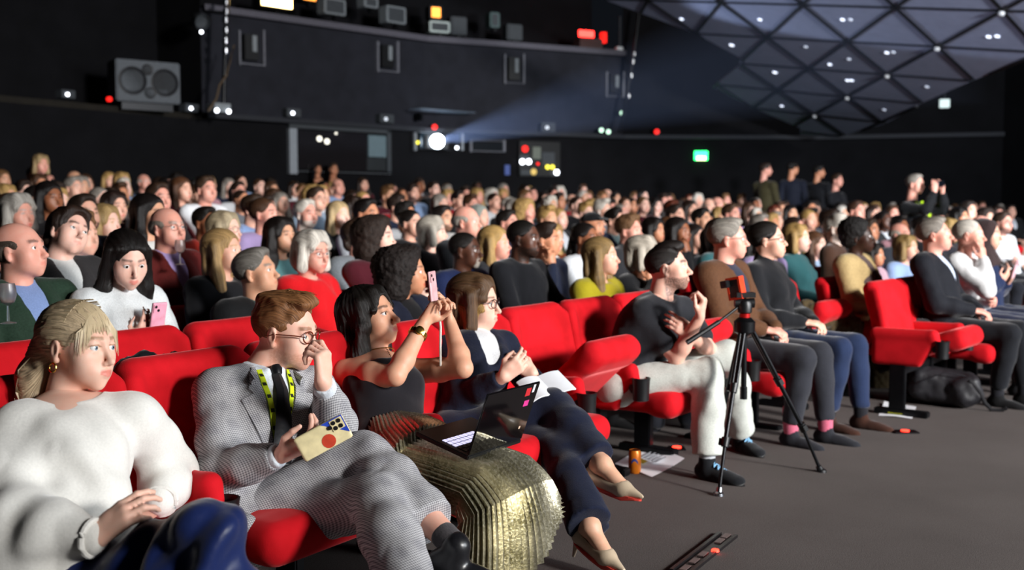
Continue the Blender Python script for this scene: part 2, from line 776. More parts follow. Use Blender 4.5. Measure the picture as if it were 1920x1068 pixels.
def head_prims(s, neck=None):
    fem = s.get('fem', False)
    jw = s.get('jaw', 0.92 if fem else 1.0)
    ns = s.get('nose', 0.88 if fem else 1.0)
    lp = s.get('lips', 1.15 if fem else 0.9)
    bz = 0.6 if fem else 1.0
    ch = s.get('chub', 0.0)
    o = [
        ell((-.015, 0, .035), (.100, .077, .083)),
        ell((.028, 0, -.008), (.066, .064 + ch * .6, .086)),
        ell((.024, 0, -.060), (.058, .054 * jw + ch - (.004 if fem else 0), .050)),
        sph((.066, 0, -.098), .021 * (.93 if fem else 1), .03),
        sph((.054, .040, -.026), .027 + ch * .5, .025), sph((.054, -.040, -.026), .027 + ch * .5, .025),
        ell((.078, 0, -.068), (.019, .029, .022), None, .02),
        ell((.045, .038 - fem * .007, -.062 + fem * .006), (.030, .020, .030), None, .03), ell((.045, -.038 + fem * .007, -.062 + fem * .006), (.030, .020, .030), None, .03),
        cap((.080, .030, .019), .0105 * bz + .003, (.084, .008, .016), .010 * bz + .003, .018),
        cap((.080, -.030, .019), .0105 * bz + .003, (.084, -.008, .016), .010 * bz + .003, .018),
    ]
    for q in (1, -1):
        o.append(sub(ell((.098, .032 * q, .000), (.019, .019, .013)), .014))
    tip = .107 + .008 * ns
    o += [cap((.086, 0, .010), .0085 * ns, (tip - .004, 0, -.036), .0105 * ns, .010),
          sph((tip - .001, 0, -.040), .0105 * ns, .008),
          sph((tip - .014, .0105 * ns, -.045), .0075 * ns, .007), sph((tip - .014, -.0105 * ns, -.045), .0075 * ns, .007)]
    # lids
    for q in (1, -1):
        o.append(ell((.0765, .032 * q, .0075), (.0155, .0175, .0085), None, .004))
        o.append(ell((.0755, .032 * q, -.0105), (.0145, .0165, .0075), None, .006))
    # lips
    o += [cap((.0895, .021, -.0685), .0035, (.0965, .005, -.0640), .0055 * lp, .005), cap((.0895, -.021, -.0685), .0035, (.0965, -.005, -.0640), .0055 * lp, .005),
          cap((.0890, .018, -.0715), .0035, (.0955, .004, -.0755), .0066 * lp, .005), cap((.0890, -.018, -.0715), .0035, (.0955, -.004, -.0755), .0066 * lp, .005),
          sub(cap((.0945, .021, -.0695), .0012, (.1025, 0, -.0695), .0016), .004), sub(cap((.0945, -.021, -.0695), .0012, (.1025, 0, -.0695), .0016), .004)]
    # ears
    if s.get('ears', True):
        for q in (1, -1):
            M = rotm(22 * q, 0, 0) @ rotm(0, -12, 0)
            o.append(ell((-.010, .077 * q, -.006), (.018, .0085, .031), M, .008))
            o.append(sub(ell((-.004, .086 * q, -.004), (.009, .006, .016), M), .005))
            o.append(sph((-.006, .074 * q, -.034), .0085, .006))
    nk = A(-.045, 0, -.205) if neck is None else neck
    r0 = .047 if fem else .057
    o.append(cap((-.026, 0, -.055), r0, nk, r0 + .008, .03))
    return o


def head_fx(V, s, lod):
    x, y, z = V.T
    ay = np.abs(y)
    lw = sst(.087, .093, x) * (1 - sst(.0185, .0225, ay))
    zl = -.0605 - .10 * ay
    zh = -.0815 + .35 * ay
    lip = lw * sst(-.0015, .0015, zl - z) * sst(-.0015, .0015, z - zh) * s.get('lipc', 0.75 if s.get('fem') else 0.4)
    bd = np.zeros(len(V))
    st = s.get('beardstyle')
    if st:
        line = np.where(x > .062, -.054, -.036 - (x + .01) * .30)
        bd = sst(-.004, .008, line - z) * sst(-.028, -.012, x + .0 * z) * (1 - sst(.0, .014, -.135 - z))
        side = sst(-.02, -.008, x) * (1 - sst(.012, .024, x)) * sst(.060, .066, ay) * (1 - sst(.0, .02, z))
        bd = np.maximum(bd, side)
        bd *= (1 - np.clip(lip * 3, 0, 1))
        if st == 'goatee':
            bd *= sst(.058, .07, x) * (1 - sst(.026, .036, ay))
        bd *= s.get('beardamt', 0.9)
    zb = .0235 + (.09 if s.get('fem') else .12) * (ay - .012) - 4.5 * np.maximum(ay - .034, 0) ** 2 * 3
    bw = s.get('browt', .0030 if s.get('fem') else .0042)
    brow = sst(.058, .066, x) * sst(.010, .014, ay) * (1 - sst(.047, .053, ay)) * (1 - sst(bw, bw + .0022 + lod * .25, np.abs(z - zb))) * s.get('browamt', 0.75)
    if s.get('lash'):
        e = np.sqrt(((ay - .032) / .0165) ** 2 + ((z - .0005) / .0062) ** 2)
        brow = np.maximum(brow, (1 - sst(.10, .26, np.abs(e - 1.0))) * sst(.055, .065, x) * sst(-.001, .002, z) * .9)
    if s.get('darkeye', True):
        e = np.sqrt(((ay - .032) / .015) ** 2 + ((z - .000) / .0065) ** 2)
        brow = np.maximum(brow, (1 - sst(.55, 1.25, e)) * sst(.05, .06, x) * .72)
    return np.stack([lip, bd, brow], 1)


_hc = {}


def head_mesh(s, vox, neck=None):
    key = (tuple(sorted((k, str(v)) for k, v in s.items())), vox, None if neck is None else tuple(np.round(neck, 2)))
    if key in _hc:
        return _hc[key]
    V, F = sdf(head_prims(s, neck), vox, .022)
    V = relax(V, F, 1, .35 if vox > .005 else .25)
    out = (V, F, head_fx(V, s, vox))
    _hc[key] = out
    return out


# ---------------------------------------------------------------- hair, head-local
def hair_prims(st):
    face = sub(ell((.108, 0, -.030), (.080, .070, .103)), .012)
    face_hi = sub(ell((.108, 0, -.020), (.082, .072, .108)), .010)
    neck = sub(cap((.045, 0, -.07), .052, (.03, 0, -.30), .075), .01)
    base = ell((-.018, 0, .040), (.108, .084, .089))
    ears = [sub(ell((-.002, .088 * q, -.028), (.034, .034, .044)), .012) for q in (1, -1)]
    earb = [sub(ell((.002, .094 * q, -.020), (.022, .018, .030)), .01) for q in (1, -1)]
    lowcut = half((-.45, 0, -1), .058, .01)
    if st == 'short':
        return [base, ell((.030, 0, .098), (.060, .062, .030)), face_hi] + ears + [lowcut], .02
    if st == 'crop':
        return [ell((-.016, 0, .038), (.1035, .0805, .086)), face_hi] + ears + [lowcut], .015
    if st == 'quiff':
        return [base, ell((.045, .0, .108), (.058, .060, .034), rotm(0, 18, 0)), ell((.070, -.02, .112), (.034, .045, .024)), ell((-.02, 0, .112), (.085, .066, .034)),
                face_hi] + ears + [lowcut], .02
    if st == 'fade':
        return [ell((-.016, 0, .036), (.1035, .0795, .085)), ell((.020, 0, .108), (.074, .060, .034)), ell((.062, 0, .098), (.034, .050, .024)), face_hi] + ears + [lowcut], .016
    if st == 'ring':
        return [ell((-.020, 0, .012), (.106, .085, .075)), sub(ell((.02, 0, .105), (.125, .072, .085)), .015), face_hi] + ears + [lowcut], .015
    if st == 'sidepart':
        return [base, ell((.030, -.015, .105), (.070, .066, .034)), ell((.040, -.062, .065), (.045, .026, .040)), face_hi] + ears + [lowcut], .02
    if st == 'shaggy':
        return [ell((-.018, 0, .044), (.114, .092, .095)), ell((.050, 0, .095), (.045, .070, .032)), ell((-.07, 0, -.03), (.050, .075, .055)), face_hi] + earb, .02
    if st == 'bob':
        return [ell((-.018, 0, .042), (.113, .091, .093))] + [cap((.012, .078 * q, .03), .026, (.010, .086 * q, -.10), .030) for q in (1, -1)] + \
               [ell((-.065, 0, -.05), (.055, .090, .095)), cap((.045, .050, .088), .024, (.062, .068, .02), .014), cap((.045, -.050, .088), .024, (.062, -.068, .02), .014), face, neck], .025
    if st == 'wavybob':
        return [ell((-.018, 0, .046), (.120, .098, .096))] + [cap((.008, .084 * q, .03), .032, (.014, .096 * q, -.085), .034) for q in (1, -1)] + \
               [ell((-.070, 0, -.03), (.060, .098, .090)), cap((.040, .035, .105), .030, (.066, .070, .04), .018), cap((.040, -.035, .105), .030, (.066, -.070, .04), .018), face, neck], .025
    if st == 'long':
        return [ell((-.018, 0, .042), (.112, .089, .092))] + [cap((.002, .078 * q, .03), .026, (-.004, .090 * q, -.13), .034) for q in (1, -1)] + \
               [cap((-.004, .090 * q, -.13), .034, (.020, .100 * q, -.30), .026) for q in (1, -1)] + \
               [ell((-.072, 0, -.11), (.050, .095, .17)), face, neck], .03
    if st == 'longloose':
        return [ell((-.018, 0, .044), (.115, .093, .094))] + [cap((.004, .080 * q, .03), .030, (.000, .098 * q, -.14), .042) for q in (1, -1)] + \
               [cap((.000, .098 * q, -.14), .042, (.035, .105 * q, -.32), .024) for q in (1, -1)] + \
               [ell((-.078, 0, -.13), (.058, .110, .20)), cap((.050, .045, .090), .022, (.060, .072, .00), .014), cap((.050, -.045, .090), .022, (.060, -.072, .00), .014), face, neck], .03
    if st == 'pony':
        return [ell((-.018, 0, .040), (.109, .085, .090)), ell((-.112, 0, .010), (.030, .032, .032)), cap((-.125, 0, .0), .030, (-.150, 0, -.10), .036), cap((-.150, 0, -.10), .036, (-.130, 0, -.22), .016),
                face_hi] + ears + [], .02
    if st == 'bun':
        return [base, ell((-.110, 0, .070), (.042, .045, .042)), face_hi] + ears + [half((-.45, 0, -1), .07, .01)], .015
    if st == 'curly':
        return [ell((-.040, 0, .030), (.130, .125, .115)), ell((-.055, 0, -.07), (.100, .125, .105)), ell((.030, 0, .095), (.060, .075, .040)),
                sub(ell((.112, 0, -.030), (.088, .070, .104)), .015), neck], .03
    if st == 'curlytop':
        return [ell((-.018, 0, .050), (.112, .090, .092)), ell((.035, 0, .105), (.060, .065, .034)), face_hi] + ears + [lowcut], .02
    if st == 'hijab':
        return [ell((-.020, 0, .030), (.118, .092, .098)), cap((-.02, 0, -.03), .090, (-.035, 0, -.15), .098), ell((-.03, 0, -.22), (.13, .17, .10)),
                sub(ell((.105, 0, -.020), (.085, .062, .094)), .01)], .04
    if st == 'afrohi':
        return [ell((-.030, 0, .050), (.118, .100, .105)), ell((-.06, 0, -.01), (.07, .09, .07)), face_hi] + earb, .02
    if st == 'cap':
        return [ell((-.016, 0, .048), (.108, .086, .086)), ell((.100, 0, .062), (.070, .064, .010), rotm(0, -8, 0)), sub(box((0, 0, -.10), (.3, .3, .145), None, .01), .006)], .012
    return [base, face_hi] + ears + [lowcut], .02


_hm = {}


def hair_mesh(st, vox=.008):
    key = (st, vox)
    if key in _hm:
        return _hm[key]
    pr, k = hair_prims(st)
    V, F = sdf(pr, vox, k)
    V = relax(V, F, 1, .4)
    N = normals(V, F)
    if st in ('curly', 'curlytop', 'afrohi'):
        w = np.abs(vnoise(V * 75)) * 2 - .35 + vnoise(V * 34) * .8
        V = V + N * (w * .010)[:, None]
    elif st not in ('hijab', 'cap'):
        X = strands(V, 1.0 if st in ('short', 'crop', 'quiff', 'fade', 'sidepart', 'ring', 'bun', 'pony') else 0.0)
        w = vnoise(X) + .6 * vnoise(X * A(2.1, 1.3, 1) + 5)
        amp = .003 if st in ('crop', 'fade', 'ring', 'bun') else (.0065 if vox < .009 else .005)
        V = V + N * (w * amp)[:, None]
    else:
        V = wrinkle(V, F, .006, (16, 26, 9), 2.0)
    me = mesh_np('hair_' + st, V, F, True, strands(V, 1.0 if st in ('short', 'crop', 'quiff', 'fade', 'sidepart', 'ring', 'bun', 'pony') else 0.0))
    _hm[key] = me
    return me


# ---------------------------------------------------------------- hands
def hand_prims(w, d, n, side, curl=(25, 30, 20), thumb=0.5, scale=1.0, spread=1.0):
    """w wrist, d along the hand, n out of the palm, side +1 left / -1 right; curl per joint (deg), or four triples"""
    d = unit(d)
    n = unit(n - d * (np.asarray(n) @ d))
    t = np.cross(n, d) if side > 0 else np.cross(d, n)
    s = scale
    cs = curl if hasattr(curl[0], '__len__') else [tuple(c * f for c in curl) for f in (.85, 1.0, 1.08, 1.15)]
    o = []
    off = (.029, .0095, -.0100, -.0275)
    ln = (.086, .090, .085, .077)
    fl = (1.0, 1.1, 1.02, .80)
    for i in range(4):
        kn = w + d * ln[i] * s + t * off[i] * s - n * (.002 if i in (1, 2) else -.001) * s
        o.append(cap(w + d * .012 * s + t * off[i] * .65 * s, .0145 * s, kn, .0112 * s, .014 * s))
        p = kn
        a = 0
        for q, (L, r) in enumerate(((.043, .0088), (.027, .0080), (.020, .0072))):
            a += R(cs[i][q])
            fan = (off[i] / .03) * .10 * spread
            v = unit(d * math.cos(a) + n * math.sin(a) + t * fan * math.cos(a))
            p2 = p + v * L * fl[i] * s
            o.append(cap(p, r * s + .0006, p2, r * s * .93, .0035))
            p = p2
    b = w + d * .022 * s + t * .024 * s + n * .006 * s
    v1 = unit(d * .62 + t * (.75 - .35 * thumb) + n * (.15 + .55 * thumb))
    v2 = unit(d * .88 + t * (.30 - .45 * thumb) + n * (.10 + .45 * thumb))
    v3 = unit(d * .92 + t * (.10 - .45 * thumb) + n * (.10 + .40 * thumb))
    o.append(cap(b, .0150 * s, b + v1 * .040 * s, .0112 * s, .010))
    p = b + v1 * .040 * s
    o.append(cap(p, .0105 * s, p + v2 * .031 * s, .0092 * s, .004))
    p = p + v2 * .031 * s
    o.append(cap(p, .0092 * s, p + v3 * .024 * s, .0076 * s, .004))
    o.append(ell(w + d * .045 * s + t * .018 * s + n * .008 * s, (.022 * s,) * 3, None, .012))
    return o


def ik(sh, wr, hint, L1=.285, L2=.255):
    sh, wr = np.asarray(sh, float), np.asarray(wr, float)
    v = wr - sh
    D = np.linalg.norm(v)
    if D > L1 + L2 - .01:
        L1, L2 = L1 * D / (L1 + L2 - .01), L2 * D / (L1 + L2 - .01)
    a = (L1 * L1 - L2 * L2 + D * D) / (2 * D)
    h = math.sqrt(max(L1 * L1 - a * a, 1e-6))
    u = v / D
    q = np.asarray(hint, float)
    q = unit(q - u * (q @ u))
    return sh + u * a + q * h


# ---------------------------------------------------------------- bodies
def torso_frame(J):
    y = unit(J['shL'] - J['shR'])
    z = J['neck'] - J['pelvis']
    z = unit(z - y * (z @ y))
    x = np.cross(y, z)
    return np.stack([x, y, z], 1)


def torso_prims(J, g=0.0, fem=False, belly=0.0, w=1.0, hips=True):
    M = torso_frame(J)
    x, y, z = M.T
    P, N = J['pelvis'], J['neck']
    ax = N - P
    o = [ell(P + ax * .22, (.105 + g + belly * .5, .142 * w + g, .14), M), ell(P + ax * .45 + x * (.012 + belly * .4), (.102 + g + belly, .135 * w + g, .15), M),
         ell(P + ax * .68 + x * .012, (.112 + g, .155 * w + g, .16), M), ell(P + ax * .86, (.080 + g, .150 * w + g, .085), M),
         cap(J['shL'], .052 + g, J['shR'], .052 + g), cap(N - ax * .02, .050 + g * .7, J['shL'] * .8 + N * .2, .045 + g), cap(N - ax * .02, .050 + g * .7, J['shR'] * .8 + N * .2, .045 + g)]
    if hips:
        o.append(cap(J['hipL'], .098 + g, J['hipR'], .098 + g))
    if fem:
        for q in (1, -1):
            o.append(ell(P + ax * .62 + x * .082 + y * .066 * q, (.058 + g, .062 + g, .062 + g), M, .03))
    return o


def sleeve_prims(J, S, g=0.012, frac=1.0, bag=0.0, scale=1.0, cut=False):
    """arm tube of side S ('L'/'R'); frac 1 = to the wrist, .3 = short sleeve"""
    sh, el, wr = J['sh' + S], J['el' + S], J['wr' + S]
    s = scale
    if frac >= .6:
        e = el + (wr - el) * ((frac - .5) * 2)
        m = el * .5 + e * .5
        o = [cap(sh, .057 * s + g, el, .043 * s + g + bag), cap(el, .043 * s + g + bag, m, .039 * s + g + bag * 1.1), cap(m, .039 * s + g + bag * 1.1, e, .029 * s + g)]
        if cut:
            o.append(hem(e + unit(wr - el) * .006, wr - el, .040 * s + g))
        return o
    e = sh + (el - sh) * frac * 2
    return [cap(sh, .057 * s + g, e, .050 * s + g + bag)]


def arm_prims(J, S, scale=1.0):
    sh, el, wr = J['sh' + S], J['el' + S], J['wr' + S]
    s = scale
    m = el * .72 + wr * .28
    return [cap(sh, .052 * s, sh * .45 + el * .55, .046 * s), cap(sh * .45 + el * .55, .046 * s, el, .036 * s), cap(el, .036 * s, m, .039 * s), cap(m, .039 * s, wr, .0255 * s)]


def hem(e, d, r, k=.004):
    d = unit(d)
    return sub(box(e + d * .15, (.15, r, r), frame(d), .004), k)


def leg_prims(J, S, g=0.014, flare=0.0, frac=1.0, cut=False):
    o = _leg_prims(J, S, g, flare, frac)
    if cut:
        k, a = J['kn' + S], J['an' + S]
        e = k + (a - k) * frac
        o.append(hem(e, a - k, .056 + g + flare))
    return o


def _leg_prims(J, S, g=0.014, flare=0.0, frac=1.0):
    h, k, a = J['hip' + S], J['kn' + S], J['an' + S]
    e = k + (a - k) * frac
    return [cap(h, .086 + g, k, .058 + g), cap(k, .058 + g, k * .6 + e * .4, .054 + g + flare * .5), cap(k * .6 + e * .4, .054 + g + flare * .5, e, .040 + g + flare)]


def shoe_mesh_arrays(an, toe, vox=.007, h=0.0, w=1.0, sole=True):
    """shoe with its sole under ankle an pointing at toe"""
    d = unit(A(toe[0] - an[0], toe[1] - an[1], toe[2] - an[2]))
    up = A(0, 0, 1)
    up = unit(up - d * (up @ d))
    y = np.cross(up, d)
    M = np.stack([d, y, up], 1)
    b = an - up * .065
    pr = [ell(b - d * .02 + up * .005, (.050, .036 * w, .045), M), ell(b + d * .075 - up * .005, (.085, .041 * w, .040), M), ell(b + d * .145 - up * .012, (.065, .043 * w, .030), M),
          cap(an, .042, b + d * .01, .040), half(-up, -((b - up * .032) @ up)), ]
    return sdf(pr, vox, .02), M, b


def sole_mb(b, M, w=1.0, t=.02):
    d, y, up = M.T
    mb = MB()
    pts = []
    for i in range(20):
        a = 2 * math.pi * i / 20
        cx, sx = math.cos(a), math.sin(a)
        wd = .040 if cx > 0 else .034
        pts.append(b + d * (.065 + cx * .150) + y * (sx * wd * w * (1.12 if cx > .2 else 1)) - up * .030)
    V = pts + [p - up * t for p in pts]
    F = [tuple(range(20)), tuple(range(20, 40))[::-1]] + [(i, 20 + i, 20 + (i + 1) % 20, (i + 1) % 20) for i in range(20)]
    mb.add(V, F)
    return mb


def seated(arms='lap', lean=13, yaw=0, tw=0, fem=False, legs='std', side=0.0):
    """joints of a person seated on a chair, facing +x, feet on z=0"""
    J = {}
    P = A(0, 0, .50)
    a = R(lean)
    L = .485 if fem else .505
    N = P + A(-math.sin(a) * L, side, math.cos(a) * L)
    J['pelvis'], J['neck'] = P, N
    w = .165 if fem else .188
    t = R(tw)
    S = A(-math.sin(t), math.cos(t), 0)
    fwd = A(math.cos(t), math.sin(t), 0)
    J['shL'], J['shR'] = N + S * w - A(0, 0, .050), N - S * w - A(0, 0, .050)
    for s, q in (('L', 1), ('R', -1)):
        J['hip' + s] = A(.02, .085 * q, .50)
        J['kn' + s] = A(.45, .10 * q + (.02 * q), .50)
        J['an' + s] = A(.44 + .06 * q, .10 * q, .09)
        J['toe' + s] = A(.62 + .06 * q, .11 * q, .07)
        J['hd' + s], J['hn' + s] = None, None
    mid = N * .35 + P * .65
    if arms == 'lap':
        J['wrL'], J['wrR'] = A(.20, .075, .63), A(.19, -.075, .64)
    elif arms == 'crossed':
        J['wrL'], J['wrR'] = mid + fwd * .20 - S * .10 + A(0, 0, .05), mid + fwd * .185 + S * .11 + A(0, 0, .075)
    elif arms == 'chin':
        J['wrL'], J['wrR'] = mid + fwd * .20 - S * .10, N + fwd * .16 - S * .06 + A(0, 0, -.02)
    elif arms == 'phone':
        J['wrL'], J['wrR'] = mid + fwd * .30 + S * .04 + A(0, 0, .02), mid + fwd * .28 - S * .06 + A(0, 0, .04)
    elif arms == 'text':
        J['wrL'], J['wrR'] = N + fwd * .19 + S * .06 + A(0, 0, -.23), N + fwd * .17 - S * .06 + A(0, 0, -.21)
    elif arms == 'up':
        J['wrL'], J['wrR'] = N + fwd * .34 + S * .03 + A(0, 0, .14), N + fwd * .32 - S * .07 + A(0, 0, .13)
    elif arms == 'rest':
        J['wrL'], J['wrR'] = A(.14, .26, .66), A(.19, -.10, .62)
    for s, q in (('L', 1), ('R', -1)):
        hint = S * q * 1.0 + A(-.4, 0, -1.0)
        if arms in ('up',):
            hint = S * q * .5 + A(.2, 0, -1)
        J['el' + s] = ik(J['sh' + s], J['wr' + s], hint)
    hn = {'lap': A(0, 0, -1), 'crossed': -fwd, 'chin': -fwd, 'phone': -fwd + A(0, 0, .6), 'text': -fwd + A(0, 0, .4), 'up': -fwd, 'rest': A(0, 0, -1)}[arms]
    for s, q in (('L', 1), ('R', -1)):
        J['hn' + s] = hn + (S * -q * .3)
        J['hd' + s] = unit(J['wr' + s] - J['el' + s])
    if arms == 'chin':
        J['hdR'] = A(-.1, 0, 1)
    if arms in ('phone', 'up', 'text'):
        J['hdL'], J['hdR'] = unit(A(.5, -.3, .7)), unit(A(.5, .3, .7))
    return J


def skin_arms(J, lod, forearm_only=True, curl=(28, 32, 22)):
    """forearms and hands (bare arms when not forearm_only)"""
    out = []
    for s, q in (('L', 1), ('R', -1)):
        pr = arm_prims(J, s)
        if forearm_only:
            pr = pr[3:]
        pr = pr + hand_prims(J['wr' + s], J['hd' + s], J['hn' + s], q, J.get('curl' + s, curl), J.get('thumb' + s, .5))
        V, F = sdf(pr, lod, .02 if lod < .006 else .012)
        out.append((relax(V, F, 1, .3), F))
    return out


IRIS = None


def iris_mat():
    m, nt, b = base_mat('eye', 0.12, 0, 0.6)
    t = nd(nt, 'ShaderNodeTexCoord')
    sp = nd(nt, 'ShaderNodeSeparateXYZ')
    nt.links.new(t.outputs['Object'], sp.inputs[0])
    cb = nd(nt, 'ShaderNodeCombineXYZ')
    nt.links.new(sp.outputs[1], cb.inputs[1])
    nt.links.new(sp.outputs[2], cb.inputs[2])
    ln = nd(nt, 'ShaderNodeVectorMath', operation='LENGTH')
    nt.links.new(cb.outputs[0], ln.inputs[0])
    oi = nd(nt, 'ShaderNodeObjectInfo')
    c1 = mixc(nt, ramp(nt, ln.outputs['Value'], .0061, .0067), oi.outputs['Color'], (.80, .77, .75))
    c2 = mixc(nt, ramp(nt, ln.outputs['Value'], .0026, .0031), (.004, .004, .004), c1)
    nt.links.new(c2, b.inputs['Base Color'])
    return m


IRIS = iris_mat()
_em = None


def eye_mesh():
    global _em
    if _em is None:
        mb = MB()
        prof = [(max(.0137 * math.sin(math.pi * i / 14), 1e-5), -.0137 * math.cos(math.pi * i / 14)) for i in range(15)]
        mb.lathe((0, 0, 0), prof, 20, A(1, 0, 0))
        _em = mb.mesh('eye', True)
        _em.materials.append(IRIS)
    return _em


def glasses_mesh(name='glasses', r=.022, thick=.0019, round_=True):
    mb = MB()
    for q in (1, -1):
        c = A(.104, .0335 * q, -.002)
        pts = []
        for i in range(25):
            a = 2 * math.pi * i / 24
            ey = (r * math.cos(a)) * 1.08
            ez = r * .86 * math.sin(a)
            pts.append(c + A(-abs(ey + .0) * .12 * 0 - .010 * ((.0335 * q + ey) / .055) ** 2, ey, ez))
        mb.path(pts, thick, 6)
        mb.path([c + A(-.006, .023 * q, .004), A(.070, .074 * q, .006), A(.000, .081 * q, .004), A(-.030, .083 * q, -.008)], thick * .9, 6)
    mb.path([A(.1035, .0115, .001), A(.1065, 0, .004), A(.1035, -.0115, .001)], thick * .9, 6)
    return mb.mesh(name, True)


GL_DARK = plain('dark_glasses_frame', '1c1716', .3, 0, .5)
GL_TORT = plain('tortoise_glasses_frame', '6a2a14', .3, 0, .5, 90, .5)
GL_METAL = plain('thin_metal_glasses_frame', '8a8078', .3, .8, .5)
_gm = {}


def glasses(kind):
    if kind not in _gm:
        me = glasses_mesh('glasses_' + kind, .022, {'dark': .0021, 'tort': .0023, 'metal': .0012}[kind])
        me.materials.append({'dark': GL_DARK, 'tort': GL_TORT, 'metal': GL_METAL}[kind])
        _gm[kind] = me
    return _gm[kind]


def mat4(M, t):
    m = Matrix.Identity(4)
    for i in range(3):
        for j in range(3):
            m[i][j] = float(M[i][j])
        m[i][3] = float(t[i])
    return m


def set_props(o, beard='2a211c', brow='2a211c'):
    o['beard'] = [float(x) for x in srgb(beard)]
    o['brow'] = [float(x) for x in srgb(brow)]


SK = {'pale': 'e9bfae', 'fair': 'e2b29c', 'rosy': 'e0a593', 'tan': 'c98f6e', 'olive': 'd3a284', 'brown': '8d5a3e', 'dark': '553527', 'deep': '3c261d'}

# ---------------------------------------------------------------- the hall
NR = 12


def catmull(P, n=80):
    P = [np.asarray(p, float) for p in P]
    P = [2 * P[0] - P[1]] + P + [2 * P[-1] - P[-2]]
    out = []
    m = len(P) - 3
    for u in np.linspace(0, m - 1e-6, n):
        i = int(u)
        t = u - i
        a, b, c, d = P[i:i + 4]
        out.append(.5 * ((2 * b) + (-a + c) * t + (2 * a - 5 * b + 4 * c - d) * t * t + (-a + 3 * b - 3 * c + d) * t ** 3))
    return np.array(out)


ROW0 = catmull([(-2.20, 1.27), (-1.10, 2.93), (.65, 5.58), (2.40, 7.75), (4.40, 9.9)])
ROWB = catmull([(-9.8, 8.2), (-6.5, 13.0), (-2.8, 17.4), (3.0, 20.4), (10.5, 21.4)])


def row_curve(r):
    t = r / NR
    return ROW0 * (1 - t) + ROWB * t


def rise(r, p=None):
    f = 1.0
    if p is not None and p[1] > 1:
        t = min(1, max(0, (p[0] / p[1] * FPX + 960 - 900) / 900))
        f = 1 - .62 * t * t * (3 - 2 * t)
    return .068 * max(0.0, r * .88 - 2.0) * f


def row_at_px(r, px):
    """point of row r whose image column is px (world x,y) and its facing angle"""
    C = row_curve(r)
    u = C[:, 0] / C[:, 1] * FPX + 960
    i = int(np.clip(np.searchsorted(u, px), 1, len(C) - 1))
    t = (px - u[i - 1]) / (u[i] - u[i - 1])
    p = C[i - 1] * (1 - t) + C[i] * t
    d = unit(C[i] - C[i - 1])
    return p, math.atan2(-d[0], d[1])


# floor: level at the front, gently raked under the rows
V, F = [], []
rs = [-9, -1.2, 0, 1, 2, 2.5] + list(range(3, NR + 5))
M_ = 80
for r in rs:
    C = row_curve(r) if r >= 0 else None
    if r < 0:
        C0 = row_curve(0)
        if r == -1.2:
            C = C0 + A(.83, -.55) * 1.1
        else:
            C = C0 + A(.83, -.55) * 16
    for p in C:
        V.append((p[0], p[1], rise(r, p)))
for i in range(len(rs) - 1):
    for j in range(M_ - 1):
        F.append((i * M_ + j, i * M_ + j + 1, (i + 1) * M_ + j + 1, (i + 1) * M_ + j))
# widen both ends
n0 = len(V)
for i, r in enumerate(rs):
    a = V[i * M_]
    b = V[i * M_ + M_ - 1]
    V.append((a[0] - 6, a[1] - 4, a[2]))
    V.append((b[0] + 10, b[1] + 1.5, b[2]))
for i in range(len(rs) - 1):
    F.append((n0 + 2 * i, i * M_, (i + 1) * M_, n0 + 2 * i + 2))
    F.append((i * M_ + M_ - 1, n0 + 2 * i + 1, n0 + 2 * i + 3, (i + 1) * M_ + M_ - 1))
me = bpy.data.meshes.new('floor')
me.from_pydata(V, [], F)
fl = link('floor', me, CARPET)
tag(fl, 'charcoal carpet floor of the auditorium', kind='structure')

# rear wall, polyline in plan (x,y), ledge at 3.15 m, upper wall with bridge at 5.15 m
WP = [(-14.5, 9.2), (-11.0, 12.2), (-8.1, 16.3), (-5.7, 19.8), (-1.9, 23.3), (2.6, 25.4), (7.4, 25.6), (11.2, 24.5)]


def wall_strip(name, pts, z0, z1, mat, label=None, off=0.0):
    mb = MB()
    for (a, b) in zip(pts[:-1], pts[1:]):
        mb.add([(a[0], a[1], z0), (b[0], b[1], z0), (b[0], b[1], z1), (a[0], a[1], z1)], [(0, 1, 2, 3)])
    o = mb.build(name, mat)
    return tag(o, label, kind='structure')


def wall_px(px, segs=WP):
    """point of the rear wall at image column px, and wall tangent"""
    for a, b in zip(segs[:-1], segs[1:]):
        ua, ub = a[0] / a[1] * FPX + 960, b[0] / b[1] * FPX + 960
        if ua <= px <= ub:
            s = (px - 960) / FPX
            # a + t(b-a): x = s*y
            t = (s * a[1] - a[0]) / ((b[0] - a[0]) - s * (b[1] - a[1]))
            return A(a[0] + t * (b[0] - a[0]), a[1] + t * (b[1] - a[1])), unit(A(b[0] - a[0], b[1] - a[1]))
    return A(*segs[-1]), A(1, 0)


def at_wall(px, py, out=0.0):
    """3d point on the rear wall plane seen at a pixel, and the local axes (along, out, up)"""
    p, t = wall_px(px)
    n = A(t[1], -t[0])
    q = p + n * out
    # re-intersect the column with the shifted plane
    s = (px - 960) / FPX
    den = t[0] - s * t[1]
    k = (s * q[1] - q[0]) / den
    q = q + t * k
    d = ray(px, py)
    z = CAM_H + d[2] * q[1] / d[1]
    return A(q[0], q[1], z), A(t[0], t[1], 0), A(n[0], n[1], 0)


def upz():
    return A(0, 0, 1)


HW = 7.5
